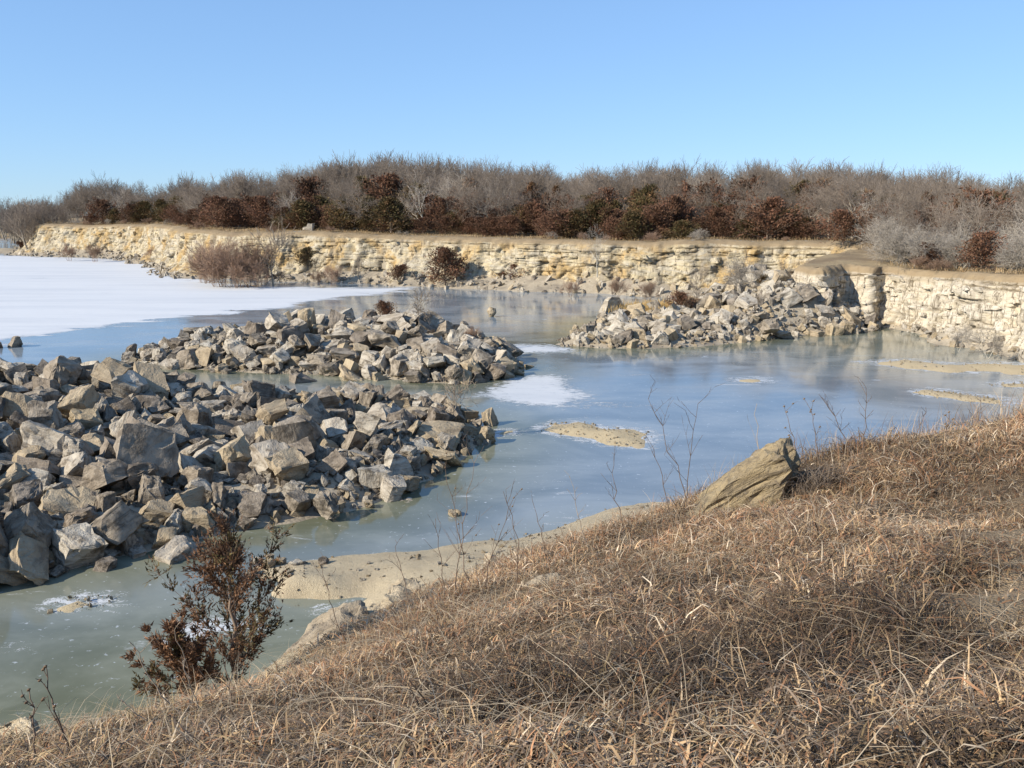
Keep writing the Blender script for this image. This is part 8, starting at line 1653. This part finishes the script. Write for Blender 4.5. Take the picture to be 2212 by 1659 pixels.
WEEDS = [(1492, 1112, 1398, 862, "tall dark forked weed left of the ochre boulder", 9, .03, False), (1478, 1118, 1508, 872, "tall straight grey weed rising beside the ochre boulder's left foot", 6, -.02, False),
         (1450, 1122, 1405, 950, "thin leaning weed left of the two tall ones by the ochre boulder", 5, .03, False), (1350, 1150, 1322, 985, "short twiggy weed at the bank edge below the gravel bar", 6, -.03, False),
         (1105, 1290, 1085, 1062, "dark hooked weed curving over at its tip above the beach", 4, .1, False), (1010, 1285, 962, 1010, "tall thin weed left of the hooked weed", 8, .02, True),
         (985, 1290, 1022, 1000, "tall branching weed between sand beach and hooked weed", 9, -.02, False), (1040, 1290, 1110, 1075, "slanting weed crossing behind the hooked weed", 6, -.03, True),
         (960, 1300, 940, 1120, "low twiggy weed over the inner end of the beach", 5, .02, False), (1860, 985, 1872, 838, "tall feathery weed at the right of the bank's edge", 9, .02, False),
         (1842, 990, 1772, 852, "weed leaning left with spreading twigs right of the boulder", 9, .04, False), (1770, 1005, 1752, 885, "weed with round seed heads just right of the ochre boulder", 7, 0, True),
         (1725, 1010, 1700, 890, "slim weed with seed heads rising behind the ochre boulder", 6, .02, True), (1640, 1080, 1635, 872, "single pale straight stalk before the ochre boulder", 1, 0, False),
         (1985, 965, 2000, 880, "short dark crooked weed toward the right edge of the bank", 6, -.05, False), (2100, 940, 2120, 868, "small weed near the right picture edge on the bank", 6, .02, False),
         (2040, 955, 2050, 890, "low feathery weed between the crooked weed and the right edge", 5, .02, True), (1905, 985, 1925, 905, "short straw-coloured weed right of the tall feathery weed", 5, .02, False),
         (160, 1640, 98, 1440, "weed with brown seed head near the lower left corner", 5, -.04, True), (72, 1655, 62, 1490, "short weed with paired seed heads at the lower left edge", 4, .02, True),
         (395, 1545, 288, 1395, "pale bent stalk left of the rusty cedar", 4, -.06, False), (440, 1540, 380, 1360, "pale leaning stalk in front of the small left cedar", 4, -.04, False),
         (500, 1520, 478, 1400, "thin reddish stalk before the cedar trunk", 3, .02, False), (760, 1400, 700, 1240, "fine curved weed over the layered ledge", 5, -.05, False),
         (890, 1335, 852, 1180, "fine upright weed right of the layered ledge", 4, .02, False), (330, 1560, 250, 1500, "short pale weed at the left slope of the bank", 4, -.03, False),
         (1180, 1215, 1150, 1080, "fine short weed between the hooked weed and the bank edge", 4, .03, False), (1270, 1185, 1240, 1050, "fine pale weed standing against the blue ice", 5, -.03, False)]
for k, (px, py, tx, ty, lab, nt, bend, heads) in enumerate(WEEDS):
    weed(px, py, tx, ty, lab, 400 + k, nt, bend, heads, (.3, .24, .18) if "pale" in lab or "straw" in lab else (.16, .115, .085))

# the rusty cedars in front
def front_cedar(px, py, r, height, half, seed, label, lean=0.0, dens_=1.0, left_heavy=0.0):
    R = np.random.RandomState(seed)
    b = np.array(atr(px, py, r)); b[2] = bank_z(b[None, :2])[0] - .05
    trunk, twg, leafV, leafT = [], [], [], []
    pts_ = [np.array((lean * t * height + .03 * R.randn(), .03 * R.randn(), t * height)) for t in np.linspace(0, 1, 11)]
    for i in range(10): trunk.append((tuple(pts_[i]), tuple(pts_[i + 1]), .035 * height / 2.3 * (1 - .093 * i), .035 * height / 2.3 * (1 - .093 * (i + 1))))
    nb = int(50 * dens_)
    for k in range(nb):
        if k > .55 * nb and R.rand() < .45: continue
        t = .03 + .95 * ((k + R.rand()) / nb)
        prof = np.interp(t, [0, .1, .25, .42, .55, .7, .82, 1], [.4, .75, 1, 1, .7, .2, .08, .03]) * half
        az = R.rand() * 6.283
        dx = math.cos(az)
        ln = prof * (.55 + .6 * R.rand()) * (1 + left_heavy * max(0, -dx))
        i = min(9, int(t * 10)); p0 = pts_[i] + (pts_[i + 1] - pts_[i]) * (t * 10 - i)
        d = np.array((dx, math.sin(az), .25 + .55 * R.rand() + .6 * t)); d /= np.linalg.norm(d)
        prev = p0; n = 5; spine = []
        for j in range(n):
            d = d + np.array((0, 0, .08)) + R.randn(3) * .07; d /= np.linalg.norm(d)
            q = prev + d * ln / n
            twg.append((tuple(prev), tuple(q), .009 * (1 - .17 * j), .009 * (1 - .17 * (j + 1)))); prev = q; spine.append((q, d.copy(), (j + 1) / n))
        green = R.rand() < .22
        for q, d_, f in spine:
            for s in range(int(4 + 4 * f)):
                if f < .35 and R.rand() < .66: continue
                sd = d_ + R.randn(3) * .65; sd[2] += .25; sd /= np.linalg.norm(sd)
                sl = (.07 + .12 * R.rand()) * (.6 + .6 * f) * min(1.2, height / 1.9)
                e = q + sd * sl
                twg.append((tuple(q), tuple(e), .003, .0015))
                m = 9
                c = q + (e - q) * R.rand(m, 1) ** .8 * 1.1 + R.randn(m, 3) * .012
                ax = sd + R.randn(m, 3) * .45; ax /= np.linalg.norm(ax, axis=1)[:, None]
                w = np.cross(ax, R.randn(m, 3)); w /= np.linalg.norm(w, axis=1)[:, None] + 1e-9
                L = (.022 + .03 * R.rand(m))[:, None]
                leafV.append(np.stack([c - w * L * .25, c + w * L * .25, c + ax * L * 1.3], 1).reshape(-1, 3))
                col = np.array((.13, .1, .045)) if green and R.rand() < .7 else np.array((.23, .125, .068)) if R.rand() < .6 else np.array((.15, .088, .055))
                leafT.append(np.repeat(col * (.6 + .8 * R.rand(m, 1)), 3, 0))
    e = link("cedar", None, None, None, tuple(b), label=label, category="cedar")
    v, f_ = tubes(trunk, 6); link("trunk", mesh_data("trunk", v, f_, {"tint": paint(v, (.2, .15, .11), R)}, True), BARK, e)
    v, f_ = tubes(twg, 3); link("branches", mesh_data("branches", v, f_, {"tint": paint(v, (.16, .11, .08), R)}), BARK, e)
    V = np.concatenate(leafV); link("foliage", mesh_data("foliage", V, np.arange(len(V)).reshape(-1, 3), {"tint": np.concatenate(leafT)}), LEAF, e)
    return e
front_cedar(512, 1500, 9.7, 2.2, .98, 7, "rusty young cedar with a thin bare top before the green ice")
front_cedar(412, 1530, 9.5, 1.05, .55, 8, "low spreading rusty cedar at the left foot of the taller cedar", -.15, .75, .6)
front_cedar(640, 1245, 17.8, .55, .3, 9, "tiny rusty seedling at the left end of the sand beach", 0, .3)
